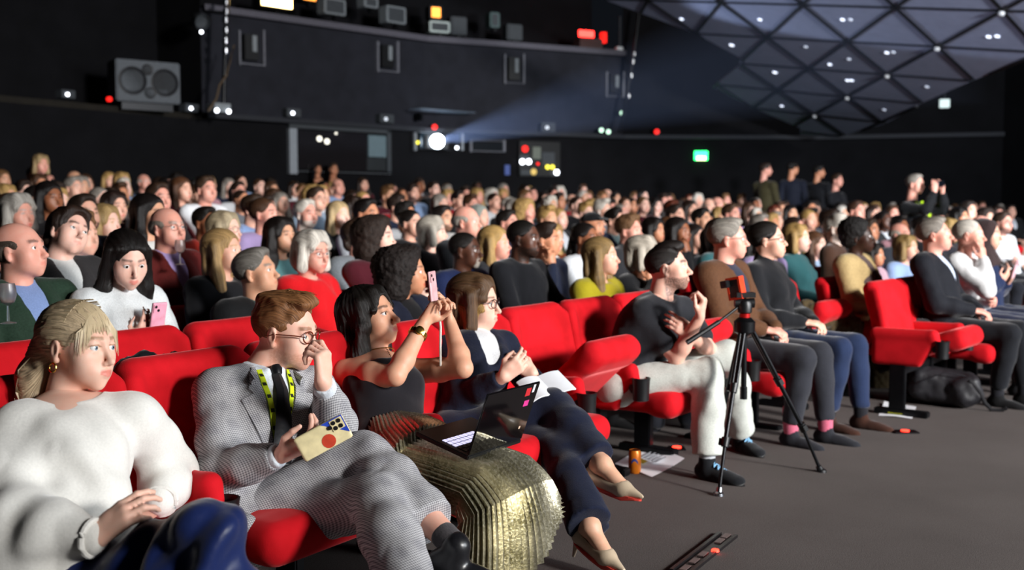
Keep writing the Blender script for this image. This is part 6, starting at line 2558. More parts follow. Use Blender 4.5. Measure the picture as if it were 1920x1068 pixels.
def hero_blazer():
    J = {}
    Z = 4.68
    J['neck'] = U(893, 630, Z)
    J['pelvis'] = JN(878, 815, J['neck'], .47, True)
    J['shR'] = JN(840, 655, J['neck'], .16, True)
    J['shL'] = JN(944, 650, J['neck'], .165, False)
    J['elR'] = JN(868, 748, J['shR'], .27, True)
    J['wrR'] = JN(944, 706, J['elR'], .24, True)
    J['elL'] = JN(1002, 735, J['shL'], .27, True)
    J['wrL'] = JN(998, 700, J['elL'], .20, True)
    J['hdR'] = unit(U(985, 672, 4.4) - U(944, 706, 4.4))
    J['hnR'] = A(.35, .6, .4)
    J['hdL'] = unit(U(962, 676, 4.35) - U(998, 700, 4.35))
    J['hnL'] = A(-.2, .75, -.1)
    J['curlR'] = (30, 45, 30)
    J['curlL'] = (40, 50, 30)
    J['hs'] = .93
    J['hipL'] = J['pelvis'] + A(.07, .055, 0)
    J['hipR'] = J['pelvis'] - A(.07, .055, 0)
    J['knR'] = JN(1070, 752, J['hipR'], .44, True)
    J['anR'] = JN(1126, 866, J['knR'], .37, True)
    J['knL'] = JN(1052, 845, J['hipL'], .42, True)
    J['anL'] = JN(1106, 985, J['knL'], .40, True)
    h = Hero('woman with glasses in a navy blazer taking notes with legs crossed', J, dict(fem=True, lipc=.6, lash=True), -16, 0, 2, U(890, 566, Z), 'e6bda9', 'bob', '5e4630', gl='dark', iris='5a4a3a', brow='5e4630', beard='5e4630')
    link('hair_ends', hair_mesh('wavybob', .006), HAIR, h.e, 'a5854e', h.hm @ Matrix.Translation((-.005, 0, -.055)) @ Matrix.Diagonal((.86, .90, .72, 1)))
    M = torso_frame(J)
    x, y, z = M.T
    N, P = J['neck'], J['pelvis']
    ax = N - P
    pr = torso_prims(J, .016, True, 0, 1.02) + sleeve_prims(J, 'L', .012, .95, .004, 1, True) + sleeve_prims(J, 'R', .012, .95, .004, 1, True)
    pr += [sub(cap(P + ax * .38 + x * .18, .004, N + x * .115 + z * .01, .074), .006), sub(ell(N + x * .035 + z * .055, (.07, .074, .06), M), .008)]
    pr += [cap(N + y * .062 * q + x * .02 + z * .005, .015, P + ax * .60 + x * .135 + y * .045 * q, .012, .010) for q in (1, -1)]
    h.G('blazer', pr, .008, COAT, '161b2e', .025, .007, (11, 11, 8), 2, 3.3, ringfolds([(J['elR'], J['wrR'] - J['elR']), (J['elL'], J['wrL'] - J['elL'])], .005, 50, .13))
    h.G('blouse', torso_prims(J, .004, True)[:6] + torso_prims(J, .004, True)[8:] + [cap(N - x * .03, .05, N + z * .005, .052)], .007, CLOTH, 'dfe0e2', .02, .005)
    pr = [cap(J['hipL'], .12, J['hipR'], .12)] + leg_prims(J, 'L', .018, .030, .99, True) + leg_prims(J, 'R', .016, .018, .95, True)
    h.G('trousers', pr, .009, CLOTH, '141a30', .03, .008, (9, 9, 7), 2, 8.0, ringfolds([(J['knR'], J['anR'] - J['knR']), (J['knL'], J['anL'] - J['knL'])], .005, 44, .15))
    dR = unit(J['anR'] - J['knR'])
    V1 = heel_shoe(h, J['anR'] + dR * .01, JN(1215, 893, J['anR'], .22, True), .075, J['knR'] - J['anR'])
    V2 = heel_shoe(h, J['anL'], J['anL'] + unit(UF(1178, 1030) - UF(1085, 1000)) * .2 + A(0, 0, -.045), .075, J['knL'] - J['anL'])
    for k_, (V, F) in enumerate((V1, V2)):
        h.b_ = None
        link('foot', mesh_np('foot', V - h.b, F), SKIN, h.e, 'd8ac90')
    return h


# --- man sitting forward with the phone tripod -------------------------------------------------
def hero_tripod():
    J = {}
    Z = 5.50
    J['neck'] = U(1238, 560, Z)
    J['pelvis'] = JN(1182, 716, J['neck'], .46, True)
    J['shR'] = JN(1204, 590, J['neck'], .185, True)
    J['shL'] = JN(1282, 582, J['neck'], .185, False)
    J['elR'] = JN(1268, 672, J['shR'], .28, True)
    J['wrR'] = JN(1312, 594, J['elR'], .25, True)
    J['elL'] = JN(1330, 655, J['shL'], .27, True)
    J['wrL'] = JN(1296, 632, J['elL'], .25, True)
    J['hdR'] = A(.25, -.05, 1)
    J['hnR'] = A(-.75, .3, .1)
    J['curlR'] = (60, 80, 50)
    J['hdL'] = unit(U(1270, 608, 5.2) - U(1296, 632, 5.2)) + A(0, -.1, 0)
    J['hnL'] = A(-.15, .9, -.2)
    J['curlL'] = (20, 30, 20)
    J['hipL'] = J['pelvis'] + A(.075, .055, 0)
    J['hipR'] = J['pelvis'] - A(.075, .055, 0)
    J['knR'] = JN(1348, 698, J['hipR'], .46, True)
    J['anR'] = UF(1326, 858, .105)
    J['knL'] = JN(1366, 664, J['hipL'], .46, False)
    J['anL'] = UF(1388, 808, .105)
    h = Hero('man in a charcoal t-shirt and pale jeans leaning forward beside the tripod', J, dict(beardstyle='full', beardamt=.8), -14, 8, 0, U(1252, 502, Z), 'e2b5a2', 'fade', '1c1614', avox=.005, hvox=.0045, hairvox=.006, beard='2c211c',
             iris='3a2a1e', bare=True)
    M = torso_frame(J)
    x, y, z = M.T
    N, P = J['neck'], J['pelvis']
    pr = torso_prims(J, .014, False, .01) + [cap(J['sh' + S], .066, J['sh' + S] * .35 + J['el' + S] * .65, .066, .04) for S in 'LR'] + [sub(ell(N + x * .04 + z * .045, (.07, .075, .055), M), .01)]
    pr += [ell((P + N) / 2 - x * .045, (.12, .165, .20), M, .05), half(-z, -((P + (N - P) * .06) @ z), .01)]
    h.G('t_shirt', pr, .010, CLOTH, '26272c', .03, .010, (9, 9, 9), 2, 5.0, ringfolds([(J['shR'] * .5 + J['elR'] * .5, J['elR'] - J['shR']), (P + x * .05, z)], .006, 44, .2))
    pr = [cap(J['hipL'], .118, J['hipR'], .118)] + leg_prims(J, 'L', .016, .024, .97, True) + leg_prims(J, 'R', .016, .024, .97, True)
    h.G('jeans', pr, .010, CLOTH, 'cdd0c8', .03, .010, (8, 8, 8), 2, 1.0,
        ringfolds([(J['knR'], J['anR'] - J['knR']), (J['knL'], J['anL'] - J['knL']), (J['hipR'], J['knR'] - J['hipR']), (J['anR'], J['anR'] - J['knR'])], .007, 40, .18))
    for S, tp in (('R', (1402, 893)), ('L', (1446, 846))):
        an = A(J['an' + S][0], J['an' + S][1], .098)
        h.G('sock', [cap(J['an' + S] + A(0, 0, .06), .042, an - A(0, 0, .02), .040)], .008, CLOTH, 'b9bcc0', .01, .002)
        toe = UF(*tp, .05)
        t = an + unit(A(toe[0] - an[0], toe[1] - an[1], 0)) * .2
        shoe(h, 'walking_shoe', an, A(t[0], t[1], an[2]), CLOTH, '17191d', '0c0c0d', .007, 1.05, '7fb2d8', True)
    # snack in his fist
    return h


HB = hero_blazer()
HT = hero_tripod()

# ---------------------------------------------------------------- front row seats and the right hand block
SEAT_LABEL = {
    0: ('red seat under the woman in the cream sweater', True), 1: ('red seat between the cream sweater and the grey checked suit', True), 2: ('red seat under the man in the grey checked suit', True),
    3: ('red seat under the woman with the gold skirt', True), 4: ('red seat under the woman in the navy blazer', True),
    5: ('empty red velvet seat beside the woman in the navy blazer', False), 6: ('red velvet seat under the man in pale jeans', True), 7: ('empty red seat between the man in pale jeans and the suede jacket', False),
}
for k, (lab, occ) in SEAT_LABEL.items():
    if k in SEATPOS:
        p, a = SEATPOS[k]
        if min(math.hypot(p[0] - q[0], p[1] - q[1]) for q in TAKEN) < .40:
            continue
        place_seat(p[0], p[1], 0, a, occ, lab, None)
RD = unit(A(.62, .78))
RA = math.atan2(-RD[0], RD[1])
for k in range(5):
    p = A(2.70, 7.02) + RD * .55 * k
    place_seat(p[0], p[1], 0, RA, True if k else 'half', ['empty red velvet seat with tipped cushion above the black backpack', 'red seat under the man in the dark suit', 'red seat under the white-haired woman with hand at chin',
                                          'red seat under the woman in the brown headscarf', 'red seat beyond the woman in the brown headscarf'][k], None)
RB = [
    (1, 'lap', 0, 'short', '8a857e', 'rosy', 'jacket', '14161e', dict(shirt='cdd8ee', pitch=10, trousers='14161c', shoes='0e0e10'), 'grey-haired man in a dark suit and pale blue shirt'),
    (2, 'chin', 1, 'crop', 'd0ccc4', 'rosy', 'jumper', 'e6e6e6', dict(pitch=4, trousers='1c2440', shoes='1a1a1e'), 'woman with short white hair and white blouse resting her chin'),
    (3, 'text', 1, 'hijab', '3a2c2c', 'fair', 'jumper', '1e2a4a', dict(pitch=2, trousers='18203a', shoes='1a1a1e'), 'woman in a dark brown headscarf holding a pink phone')]
for k, pose, fem, hair, hc, sk, top, tc, ex, lab in RB:
    p = A(2.70, 7.02) + RD * .55 * k
    e, hm = person(p[0], p[1], 0, RA, lab, None, pose, dict(fem=bool(fem)), sk, look_yaw(p[0], p[1], RA) + 4, ex['pitch'], 0, hair, hc, top, tc, lod=.010, hlod=.0055, trousers=ex['trousers'], shirt=ex.get('shirt'),
                   shoes=ex['shoes'], eyes=True, gl=None)
    OWN[lab] = (e.location.copy(), RA, pose, bool(fem), 1.0)

for px_, lab in ((1490, 'empty red seat between the black shawl and the cream coat'),):
    p, a = row_at_px(0, px_ + 22)
    place_seat(p[0], p[1], 0, a, False, lab, None)

# ---------------------------------------------------------------- things held, worn loose or lying about
def phone_obj(name, c, Mx, col, label, camera=True, screen=False, w=.074, hgt=.152):
    """Mx columns: width, height, normal of the back"""
    e = empty(name, c)
    tag(e, label, 'phone')
    m = mat4(Mx, (0, 0, 0))
    V, F = sdf([box((0, 0, 0), (w / 2, hgt / 2, .0060), None, .005)], .005, 0)
    b = link('case', mesh_np('phone_case', V, F), plain('phone_' + col, col, .35, 0, .5), e, None, m)
    if camera:
        mb = MB()
        mb.box((-w * .22, hgt * .34, .007), (.0165, .0185, .0015))
        link('camera_plate', mb.mesh('camera_plate', False, .001), plain('phone_plate_' + col, col, .25, 0, .6), e, None, m)
        for dx, dy in ((-.007, .008), (.007, -.008)) if camera != 'grid' else ((-.008, .008), (.008, .008), (-.008, -.008), (.008, -.008), (.0, -.022)):
            mb = MB()
            mb.lathe((-w * .22 + dx, hgt * .34 + dy, .0080), [(.001, 0), (.0062, 0), (.0062, .0022), (.001, .0022)], 14)
            link('lens', mb.mesh('lens', True), BLACKPLASTIC, e, None, m)
    mb = MB()
    mb.box((0, 0, -.0062), (w / 2 - .003, hgt / 2 - .003, .0006))
    link('screen', mb.mesh('screen'), plain('phone_glass', '0a0c12', .12, 0, .6), e, None, m)
    return e, m


def cols(a, b):
    """frame from two directions: width a, height ~b"""
    b = unit(b)
    a = unit(a - b * (a @ b))
    return np.stack([a, b, np.cross(a, b)], 1)


# suit man's phone with the coloured case
J = HS.J
zs = np.linalg.norm(J['wrR'] - CAMP) * .985
dR = unit(J['hdR'])
pc = U(606, 820, (J['wrR'] + dR * .10)[1] / ray(560, 840)[1] - .03)
Mx = cols(A(.45, .1, -.9), unit(A(.80, .15, .42)))
if Mx[:, 2] @ (CAMP - pc) < 0:
    Mx[:, 0] *= -1
    Mx[:, 2] *= -1
e, m = phone_obj('mobile_phone', pc, Mx, 'e8d9a8', 'phone in a blue, yellow and red case held by the suited man', 'grid', w=.076, hgt=.152)
for nm, col, pts in (('case_print', '2a49b8', [(-.036, .074), (-.036, .010), (.020, .074)]), ('case_print', 'c8452f', [(.015 + .020 * math.cos(t), .010 + .020 * math.sin(t)) for t in np.linspace(0, 6.28, 18)[:-1]])):
    mb = MB()
    mb.add([(p[0], p[1], .0066) for p in pts], [tuple(range(len(pts)))])
    link(nm, mb.mesh(nm), plain('print_' + col, col, .4), e, None, m)

# his lanyard
M = torso_frame(J)
x, y, z = M.T
N, P = J['neck'], J['pelvis']
ax = N - P
LY = plain('yellow_lanyard', 'c9dc1e', .7)
lan = empty('lanyard', HS.b)
tag(lan, 'yellow lanyard around the neck of the suited man', 'lanyard')
LB_ = plain('lanyard_print', '20241a', .7)
for q, nm in ((1, 'strap'), (-1, 'strap')):
    pts = [N + y * .056 * q - z * .01, P + ax * .84 + y * .052 * q, P + ax * .66 + y * .030 * q, P + ax * .45 + y * .006 * q]
    mb = HS.ribbon(pts, y * 1.0, .0085, x, .0075, .0012, [1])
    st = HS.MBo(nm, mb, LY, None, lan, True)
    for t in (.12, .3, .48, .66, .84):
        i = t * 3
        a = pts[int(i)] * (1 - i % 1) + pts[min(3, int(i) + 1)] * (i % 1)
        mb = HS.ribbon([a + z * .006, a - z * .006], y, .0055, x, .0095, .0006, [1])
        HS.MBo('print', mb, LB_, None, st, False)

# phone woman's pink phone and wrist strap
J = HP.J
hm = (J['wrR'] + J['hdR'] / np.linalg.norm(J['hdR']) * .09 + J['wrL'] + unit(J['hdL']) * .09) / 2
pc = U(812, 545, hm[1] / ray(812, 545)[1])
fwd = A(.9, -.25, .10)
e, m = phone_obj('mobile_phone', pc, cols(np.cross(A(-.10, 0, 1), fwd), A(-.10, 0, 1)), 'd9a9ad', 'pale pink phone held up by the woman with the gold skirt', True)
st = pc + A(.02, -.01, -.06)
en = U(826, 686, st[1] / ray(826, 600)[1] - .02)
mb = MB()
mb.path([st, st * .66 + en * .34 + A(.006, 0, 0), st * .33 + en * .67 + A(.002, 0, 0), en], .0045, 8)
link('wrist_strap', mb.mesh('wrist_strap', True), plain('pale_strap', 'd6cfc4', .7), e, None, Matrix.Translation(Vector(-pc)))

# laptop on her lap
kn = (J['knL'] + J['knR']) / 2
def quadslab(pts, th, nrm):
    n = len(pts)
    mb = MB()
    mb.add(list(pts) + [p - unit(nrm) * th for p in pts], [tuple(range(n)), tuple(range(n, 2 * n))[::-1]] + [(i, n + i, n + (i + 1) % n, (i + 1) % n) for i in range(n)])
    return mb
zl = 3.62
hc = U(930, 838, 3.62)
wv = unit(A(.80, .60, .02))        # hinge direction, away to the right
wv = unit(A(.55, .835, 0))
bk = A(-.835, .55, 0.0)            # towards the woman
bk = unit(bk + A(0, 0, .26))
up_ = unit(A(.30, -.20, .95))
lw, ld = .32, .225
hinge0 = hc - wv * lw * .5
hinge1 = hc + wv * lw * .5
lap = empty('laptop', hc)
tag(lap, 'black laptop with glossy lid open on the gold skirt', 'laptop')
T = Matrix.Translation(Vector(-hc))
nb = unit(np.cross(wv, bk))
nb = nb if nb[2] > 0 else -nb
mb = quadslab([hinge0, hinge1, hinge1 + bk * ld, hinge0 + bk * ld], .016, nb)
link('keyboard_base', mb.mesh('keyboard_base', False, .003), BLACKPLASTIC, lap, None, T)
kb = empty_keys = []
KM = emis('key_backlight', 'dcd8ff', 1.3)
for r in range(5):
    for c in range(12):
        a = hinge0 + wv * (.024 + c * .0228) + bk * (.030 + r * .021) + nb * .0016
        mb = quadslab([a, a + wv * .018, a + wv * .018 + bk * .016, a + bk * .016], .001, nb)
        link('key', mb.mesh('key'), KM if c < 8 and r > 1 else BLACKPLASTIC, lap, None, T)
nl = unit(np.cross(wv, up_))
if nl @ (CAMP - hc) < 0:
    nl = -nl
mb = quadslab([hinge0, hinge1, hinge1 + up_ * ld, hinge0 + up_ * ld], .008, nl)
lid = link('lid', mb.mesh('lid', False, .003), plain('glossy_black_lid', '0c0a0c', .06, 0, .9, 10, .1), lap, None, T)
for i, (u, v, w_, h_, col) in enumerate(((.24, .80, .030, .030, 'c02a30'), (.25, .62, .030, .022, 'd23a8a'), (.28, .84, .014, .030, 'd8d8dc'), (.27, .22, .010, .010, 'd9b9a0'))):
    a = hinge0 + wv * u + up_ * ld * v + nl * .0006
    mb = quadslab([a, a + wv * w_, a + wv * w_ + up_ * h_, a + up_ * h_], .0008, nl)
    link('sticker', mb.mesh('sticker'), plain('sticker_' + col, col, .5), lid, None, Matrix.Identity(4)).matrix_parent_inverse = Matrix.Identity(4)

# notebook of the blazer woman
J = HB.J
nc = U(1024, 722, np.linalg.norm(J['knR'][1]) / ray(1024, 722)[1] + .02)
nbk = empty('notebook', nc)
tag(nbk, 'open white notebook resting on the knee of the woman in the navy blazer', 'notebook')
wv = unit(A(.80, .5, .12))
dv = unit(A(-.45, .8, .38))
nn = unit(np.cross(wv, dv))
if nn[2] < 0:
    nn = -nn
for q, ang in ((1, .10), (-1, .42)):
    V_ = []
    n1, n2 = 10, 2
    for i in range(n1):
        t = i / (n1 - 1)
        cv = math.sin(t * 2.2) * .020 * (1.3 if q < 0 else .6)
        for k_ in range(n2):
            V_.append(wv * q * t * .105 + dv * (k_ - .5) * .15 + nn * (cv - t * ang * .06))
    F_ = [(i * n2, i * n2 + 1, i * n2 + 3, i * n2 + 2) for i in range(n1 - 1)]
    n = len(V_)
    mb = MB()
    mb.add(V_ + [p - nn * .006 for p in V_], F_ + [tuple(j + n for j in f[::-1]) for f in F_] + [(0, 1, n + 1, n), (n - 2, 2 * n - 2, 2 * n - 1, n - 1)] + [(i * 2, i * 2 + 2, n + i * 2 + 2, n + i * 2) for i in range(n1 - 1)] +
           [(i * 2 + 1, n + i * 2 + 1, n + i * 2 + 3, i * 2 + 3) for i in range(n1 - 1)])
    mb.build('page_block', PAPER, nbk, True)

# turtleneck woman's pink phone, green coat man's wine glass are placed with their owners below
def at_row(px, py, row):
    p, a = row_at_px(row, px)
    return U(px, py, p[1] / ray(px, py)[1])


for key, nm, col, lab in (('white polo neck', 'mobile_phone', 'f0a6bc', 'bright pink phone held by the woman in the white polo neck'), ('brown headscarf', 'mobile_phone', 'e2b4bc', 'pink phone held by the woman in the brown headscarf'),
                          ('denim jacket', 'mobile_phone', 'd8dade', 'white phone held up by the woman in the denim jacket')):
    pc, an_ = held_at(key, .035, .05)
    fx_ = A(math.cos(an_), math.sin(an_), 0)
    sx_ = A(-math.sin(an_), math.cos(an_), 0)
    phone_obj(nm, pc, cols(sx_, A(0, 0, 1) + fx_ * .25), col, lab, True)

GLASSM, nt_, b_ = base_mat('clear_glass', .03, 0, .5)
b_.inputs['Transmission Weight'].default_value = 1.0
b_.inputs['Base Color'].default_value = (.95, .97, .98, 1)
nz = noise(nt_, 8, 2, objco(nt_))
nt_.links.new(ramp(nt_, nz.outputs[0], -20, 40), b_.inputs['Roughness'])


def wine_glass(c, label, s=1.0):
    e = empty('wine_glass', c)
    tag(e, label, 'glass')
    mb = MB()
    mb.lathe((0, 0, 0), [(.034 * s, 0), (.034 * s, .003), (.006 * s, .008), (.004 * s, .08 * s)], 20)
    mb.build('stem', GLASSM, e, True)
    mb = MB()
    mb.lathe((0, 0, .08 * s), [(.004 * s, 0), (.028 * s, .015 * s), (.038 * s, .045 * s), (.036 * s, .075 * s), (.031 * s, .10 * s), (.0295 * s, .10 * s), (.034 * s, .075 * s), (.036 * s, .045 * s), (.026 * s, .017 * s), (.002 * s, .003 * s)], 20)
    mb.build('bowl', GLASSM, e, True)
    return e


wine_glass(at_row(16, 606, 1.55), 'wine glass held by the man in the dark green coat', .85)
wine_glass(at_row(338, 496, 2.6), 'wine glass held by the man in the rust red blazer', .75)

# tripod with action camera
tri = empty('tripod', UF(1400, 880))
tag(tri, 'black camera tripod with an orange-cased action camera', 'tripod')
tb = np.array(tri.location)
f1, f2 = UF(1347, 928), UF(1540, 884)
apex = U(1396, 610, 5.18)
f3 = A(apex[0] * 2, apex[1] * 2, 0) - (f1 + f2) * .5
f3 = A(apex[0], apex[1], 0) * 1 + (A(apex[0], apex[1], 0) - (f1 + f2) / 2) * 1.1
f3[2] = 0


def tpart(name, mb, mat, parent=None, smooth=True, bevel=0):
    me = mb.mesh(name, smooth, bevel)
    me.transform(Matrix.Translation(Vector(-tb)))
    return link(name, me, mat, parent or tri)


for f in (f1, f2, f3):
    d = unit(f - apex)
    o = apex + A(d[0], d[1], 0) * .05
    L = np.linalg.norm(f - o)
    k1, k2 = o + d * L * .38, o + d * L * .70
    sd = unit(np.cross(d, A(0, 0, 1)))
    mb = MB()
    mb.tube(o + sd * .010, k1 + sd * .010, .010, .010)
    mb.tube(o - sd * .010, k1 - sd * .010, .010, .010)
    mb.tube(k1 - d * .02, k2, .0115, .0115)
    mb.tube(k2 - d * .01, f - d * .02, .0085, .0085)
    lg = tpart('leg', mb, BLACKMETAL)
    for kk in (k1, k2):
        mb = MB()
        mb.tube(kk - d * .022, kk + d * .022, .020, .018)
        mb.box(kk + sd * .022, (.016, .007, .010), frame(d))
        tpart('leg_clamp', mb, BLACKPLASTIC, lg)
    mb = MB()
    mb.tube(f - d * .035, f - d * .012, .014, .016)
    mb.lathe(A(f[0], f[1], .0), [(.012, .018), (.024, .012), (.026, .0)], 14)
    tpart('foot', mb, CHROME if f is f1 else BLACKPLASTIC, lg)
mb = MB()
mb.lathe(apex, [(.02, -.05), (.050, -.03), (.052, .02), (.03, .04)], 18)
tpart('spider', mb, BLACKMETAL)
mb = MB()
mb.tube(apex - A(0, 0, .34), apex + A(0, 0, .06), .014, .014)
mb.tube(apex - A(0, 0, .36), apex - A(0, 0, .30), .018, .018)
tpart('centre_column', mb, BLACKMETAL)
mb = MB()
mb.tube(apex + A(0, 0, .040), apex + A(0, 0, .062), .026, .026)
tpart('red_collar', mb, plain('red_anodised', 'b01818', .35, .5))
mb = MB()
hd = apex + A(0, 0, .10)
mb.lathe(hd - A(0, 0, .045), [(.02, 0), (.034, .01), (.036, .05), (.03, .065), (.02, .07)], 18)
mb.tube(hd - A(.05, 0, -.01), hd + A(.045, 0, .01), .020, .024)
mb.box(hd + A(0, 0, .05), (.045, .032, .012))
tpart('fluid_head', mb, BLACKPLASTIC, None, True)
hdl = U(1288, 642, 5.1)
mb = MB()
mb.tube(hd + A(-.02, 0, 0), hd * .55 + hdl * .45, .007, .007)
mb.tube(hd * .55 + hdl * .45, hdl, .012, .013)
tpart('pan_handle', mb, BLACKPLASTIC)
cm = U(1380, 540, 5.18)
Mc = cols(A(.75, -.62, .1), A(-.18, .1, 1))
mb = MB()
mb.box(cm, (.034, .052, .022), Mc)
cam_o = tpart('action_camera', mb, BLACKPLASTIC, None, False, .004)
mb = MB()
mb.add([cm + Mc[:, 0] * a + Mc[:, 1] * b + Mc[:, 2] * s for s in (.024, -.024) for a, b in ((-.037, -.055), (.037, -.055), (.037, .055), (-.037, .055), (-.026, -.043), (.026, -.043), (.026, .043), (-.026, .043))],
       [(i, (i + 1) % 4, 4 + (i + 1) % 4, 4 + i) for i in range(4)] + [(8 + i, 12 + i, 12 + (i + 1) % 4, 8 + (i + 1) % 4) for i in range(4)] + [(i, 8 + i, 8 + (i + 1) % 4, (i + 1) % 4) for i in range(4)] +
       [(4 + i, 4 + (i + 1) % 4, 12 + (i + 1) % 4, 12 + i) for i in range(4)])
tpart('orange_case', mb, plain('orange_case', 'e0401c', .5), cam_o, False)
mb = MB()
mb.box(cm + A(-.035, .02, .02), (.018, .018, .05), Mc)
mb.tube(cm - A(0, 0, .05), hd + A(0, 0, .05), .015, .02)
tpart('clamp', mb, BLACKPLASTIC, None, False, .003)

# drink can
CAN_O = plain('orange_can_print', 'd9771c', .35, .3, .5, 14, .12)
cb = UF(1190, 886)
can = empty('drink_can', cb)
tag(can, 'orange drink can standing on the carpet on white papers', 'can')
mb = MB()
mb.lathe((0, 0, 0), [(.024, .0), (.026, .004), (.0315, .012), (.0315, .104), (.027, .114), (.0265, .117), (.024, .113)], 24)
mb.build('can_body', CAN_O, can, True)
mb = MB()
mb.lathe((0, 0, .028), [(.0317, 0), (.0317, .045)], 24)
V_ = [p for p in mb.v]
lab = MB()
for i in range(9):
    a0 = -2.3 + i * .13
    lab.add([(.0319 * math.cos(t), .0319 * math.sin(t), z_) for t, z_ in ((a0, .048 + .018 * math.sin((i) / 9 * 3.14)), (a0 + .13, .048 + .018 * math.sin((i + 1) / 9 * 3.14)), (a0 + .13, .062 + .018 * math.sin((i + 1) / 9 * 3.14)), (a0, .062 + .018 * math.sin(i / 9 * 3.14)))], [(0, 1, 2, 3)])
lab.build('printed_band', plain('can_blue', '27407e', .35), can, True)
mb = MB()
mb.lathe((0, 0, .112), [(.001, 0), (.0255, 0), (.026, .004), (.001, .0015)], 20)
mb.build('can_lid', CHROME, can, True)

# papers on the carpet
def paper(px4, label, prints):
    P4 = [UF(*p, .004) for p in px4]
    c = sum(P4) / 4
    e = empty('printed_sheet', A(c[0], c[1], .0))
    tag(e, label, 'paper')
    mb = MB()
    n = 7
    V_ = []
    for i in range(n):
        for j in range(n):
            u, v = i / (n - 1), j / (n - 1)
            p = (P4[0] * (1 - u) + P4[1] * u) * (1 - v) + (P4[3] * (1 - u) + P4[2] * u) * v
            curl = .012 * max(0, u - .6) ** 2 * 6 + .006 * math.sin(v * 3 + u * 2) ** 2
            V_.append(A(p[0] - c[0], p[1] - c[1], .002 + curl))
    mb.add(V_, [(i * n + j, i * n + j + 1, (i + 1) * n + j + 1, (i + 1) * n + j) for i in range(n - 1) for j in range(n - 1)])
    mb.build('sheet', PAPER, e, True)
    for (u0, u1, v0, v1, col) in prints:
        q = []
        for u, v in ((u0, v0), (u1, v0), (u1, v1), (u0, v1)):
            p = (P4[0] * (1 - u) + P4[1] * u) * (1 - v) + (P4[3] * (1 - u) + P4[2] * u) * v
            q.append(A(p[0] - c[0], p[1] - c[1], .016))
        mb = MB()
        mb.add(q, [(0, 1, 2, 3)])
        mb.build('print', plain('ink_' + col, col, .8), e)


LN = [(.45, .80, .30 + .09 * i, .34 + .09 * i, '9aa0a8') for i in range(5)]
paper([(1152, 868), (1213, 834), (1284, 864), (1222, 893)], 'white printed papers under the orange drink can', [(.25, .40, .3, .55, 'd8c23a')] + LN)
paper([(1647, 778), (1658, 755), (1718, 766), (1710, 784)], 'white printed sheet lying on the carpet near the backpack', [(.12, .30, .25, .7, 'c4c83a')] + LN)

# floor lights
REDG = emis('red_floor_glow', 'ff2a1c', 9)
for i, (px, py, lab) in enumerate(((1269, 841, 'small square floor light glowing red beside the white papers'), (1697, 810, 'small floor light with a red glow near the printed sheet'), (1408, 772, 'tiny red floor light behind the tripod legs'))):
    p = UF(px, py)
    e = empty('floor_light', p)
    tag(e, lab, 'floor light')
    s = .045 if i < 2 else .03
    mb = MB()
    mb.box((0, 0, .004), (s * (1 if i == 0 else 1.6), s, .004))
    mb.build('frame', BLACKMETAL, e, False, .002)
    mb = MB()
    mb.lathe((0, 0, .0085), [(.002, 0), (s * .55, 0), (s * .55, .004), (.002, .006)], 16)
    mb.build('lens', REDG, e, True)
a, b = UF(1275, 1075), UF(1365, 1004)
e = empty('floor_track', (a + b) / 2)
tag(e, 'black floor light strip set in the carpet with one red lamp', 'floor light')
d = unit(b - a)
s_ = A(-d[1], d[0], 0)
L = np.linalg.norm(b - a) / 2
mb = MB()
for o_ in (-.034, .034):
    mb.box(s_ * o_ + A(0, 0, .006), (L, .007, .006), np.stack([d, s_, A(0, 0, 1)], 1))
mb.box(A(0, 0, .002), (L, .034, .002), np.stack([d, s_, A(0, 0, 1)], 1))
mb.build('rail', CHROME if False else plain('dark_rail', '2a2628', .35, .6, .5), e)
for t in (-.8, -.45, -.1, .62, .9):
    mb = MB()
    mb.box(d * L * t + A(0, 0, .006), (.03, .012, .003), np.stack([d, s_, A(0, 0, 1)], 1))
    mb.build('diode', plain('unlit_diode', '6a5a58', .4), e)
mb = MB()
q = UF(1341, 1037) - (a + b) / 2
mb.lathe(A(q[0], q[1], .008), [(.002, 0), (.016, 0), (.014, .008), (.002, .010)], 14)
mb.build('lamp', REDG, e, True)

# backpack under the tipped seat
bpc = UF(1785, 764)
bp = empty('backpack', bpc)
tag(bp, 'black backpack lying under the empty tipped seat', 'bag')
Mb_ = np.stack([unit(A(.9, -.35, 0)), unit(A(.35, .9, 0)), A(0, 0, 1)], 1)
V, F = sdf([box(Mb_ @ A(-.06, .10, .13), (.22, .13, .12), Mb_ @ rotm(0, -8, 0), .08), box(Mb_ @ A(.08, .02, .12), (.10, .10, .10), Mb_ @ rotm(10, 20, 0), .06, .03), half(A(0, 0, -1), 0)], .012, .03)
V = wrinkle(relax(V, F, 2), F, .012, (14, 14, 14), 2)
link('bag_body', mesh_np('bag_body', V, F), plain('black_nylon', '1d1c20', .55, 0, .4, 30, .2), bp)
mb = MB()
mb.path([Mb_ @ A(.10, -.07, .20), Mb_ @ A(.16, -.06, .13), Mb_ @ A(.20, -.05, .05), Mb_ @ A(.24, -.05, .012), Mb_ @ A(.30, -.04, .010), Mb_ @ A(.33, -.05, .03)], .013, 8, .4)
mb.build('strap', plain('black_webbing', '121114', .8), bp, True)
mb = MB()
mb.path([Mb_ @ A(-.20, -.04, .17), Mb_ @ A(-.05, -.05, .245), Mb_ @ A(.08, -.05, .225)], .004, 6)
mb.build('zip', CHROME if False else plain('dark_zip', '35353a', .5, .5), bp, True)

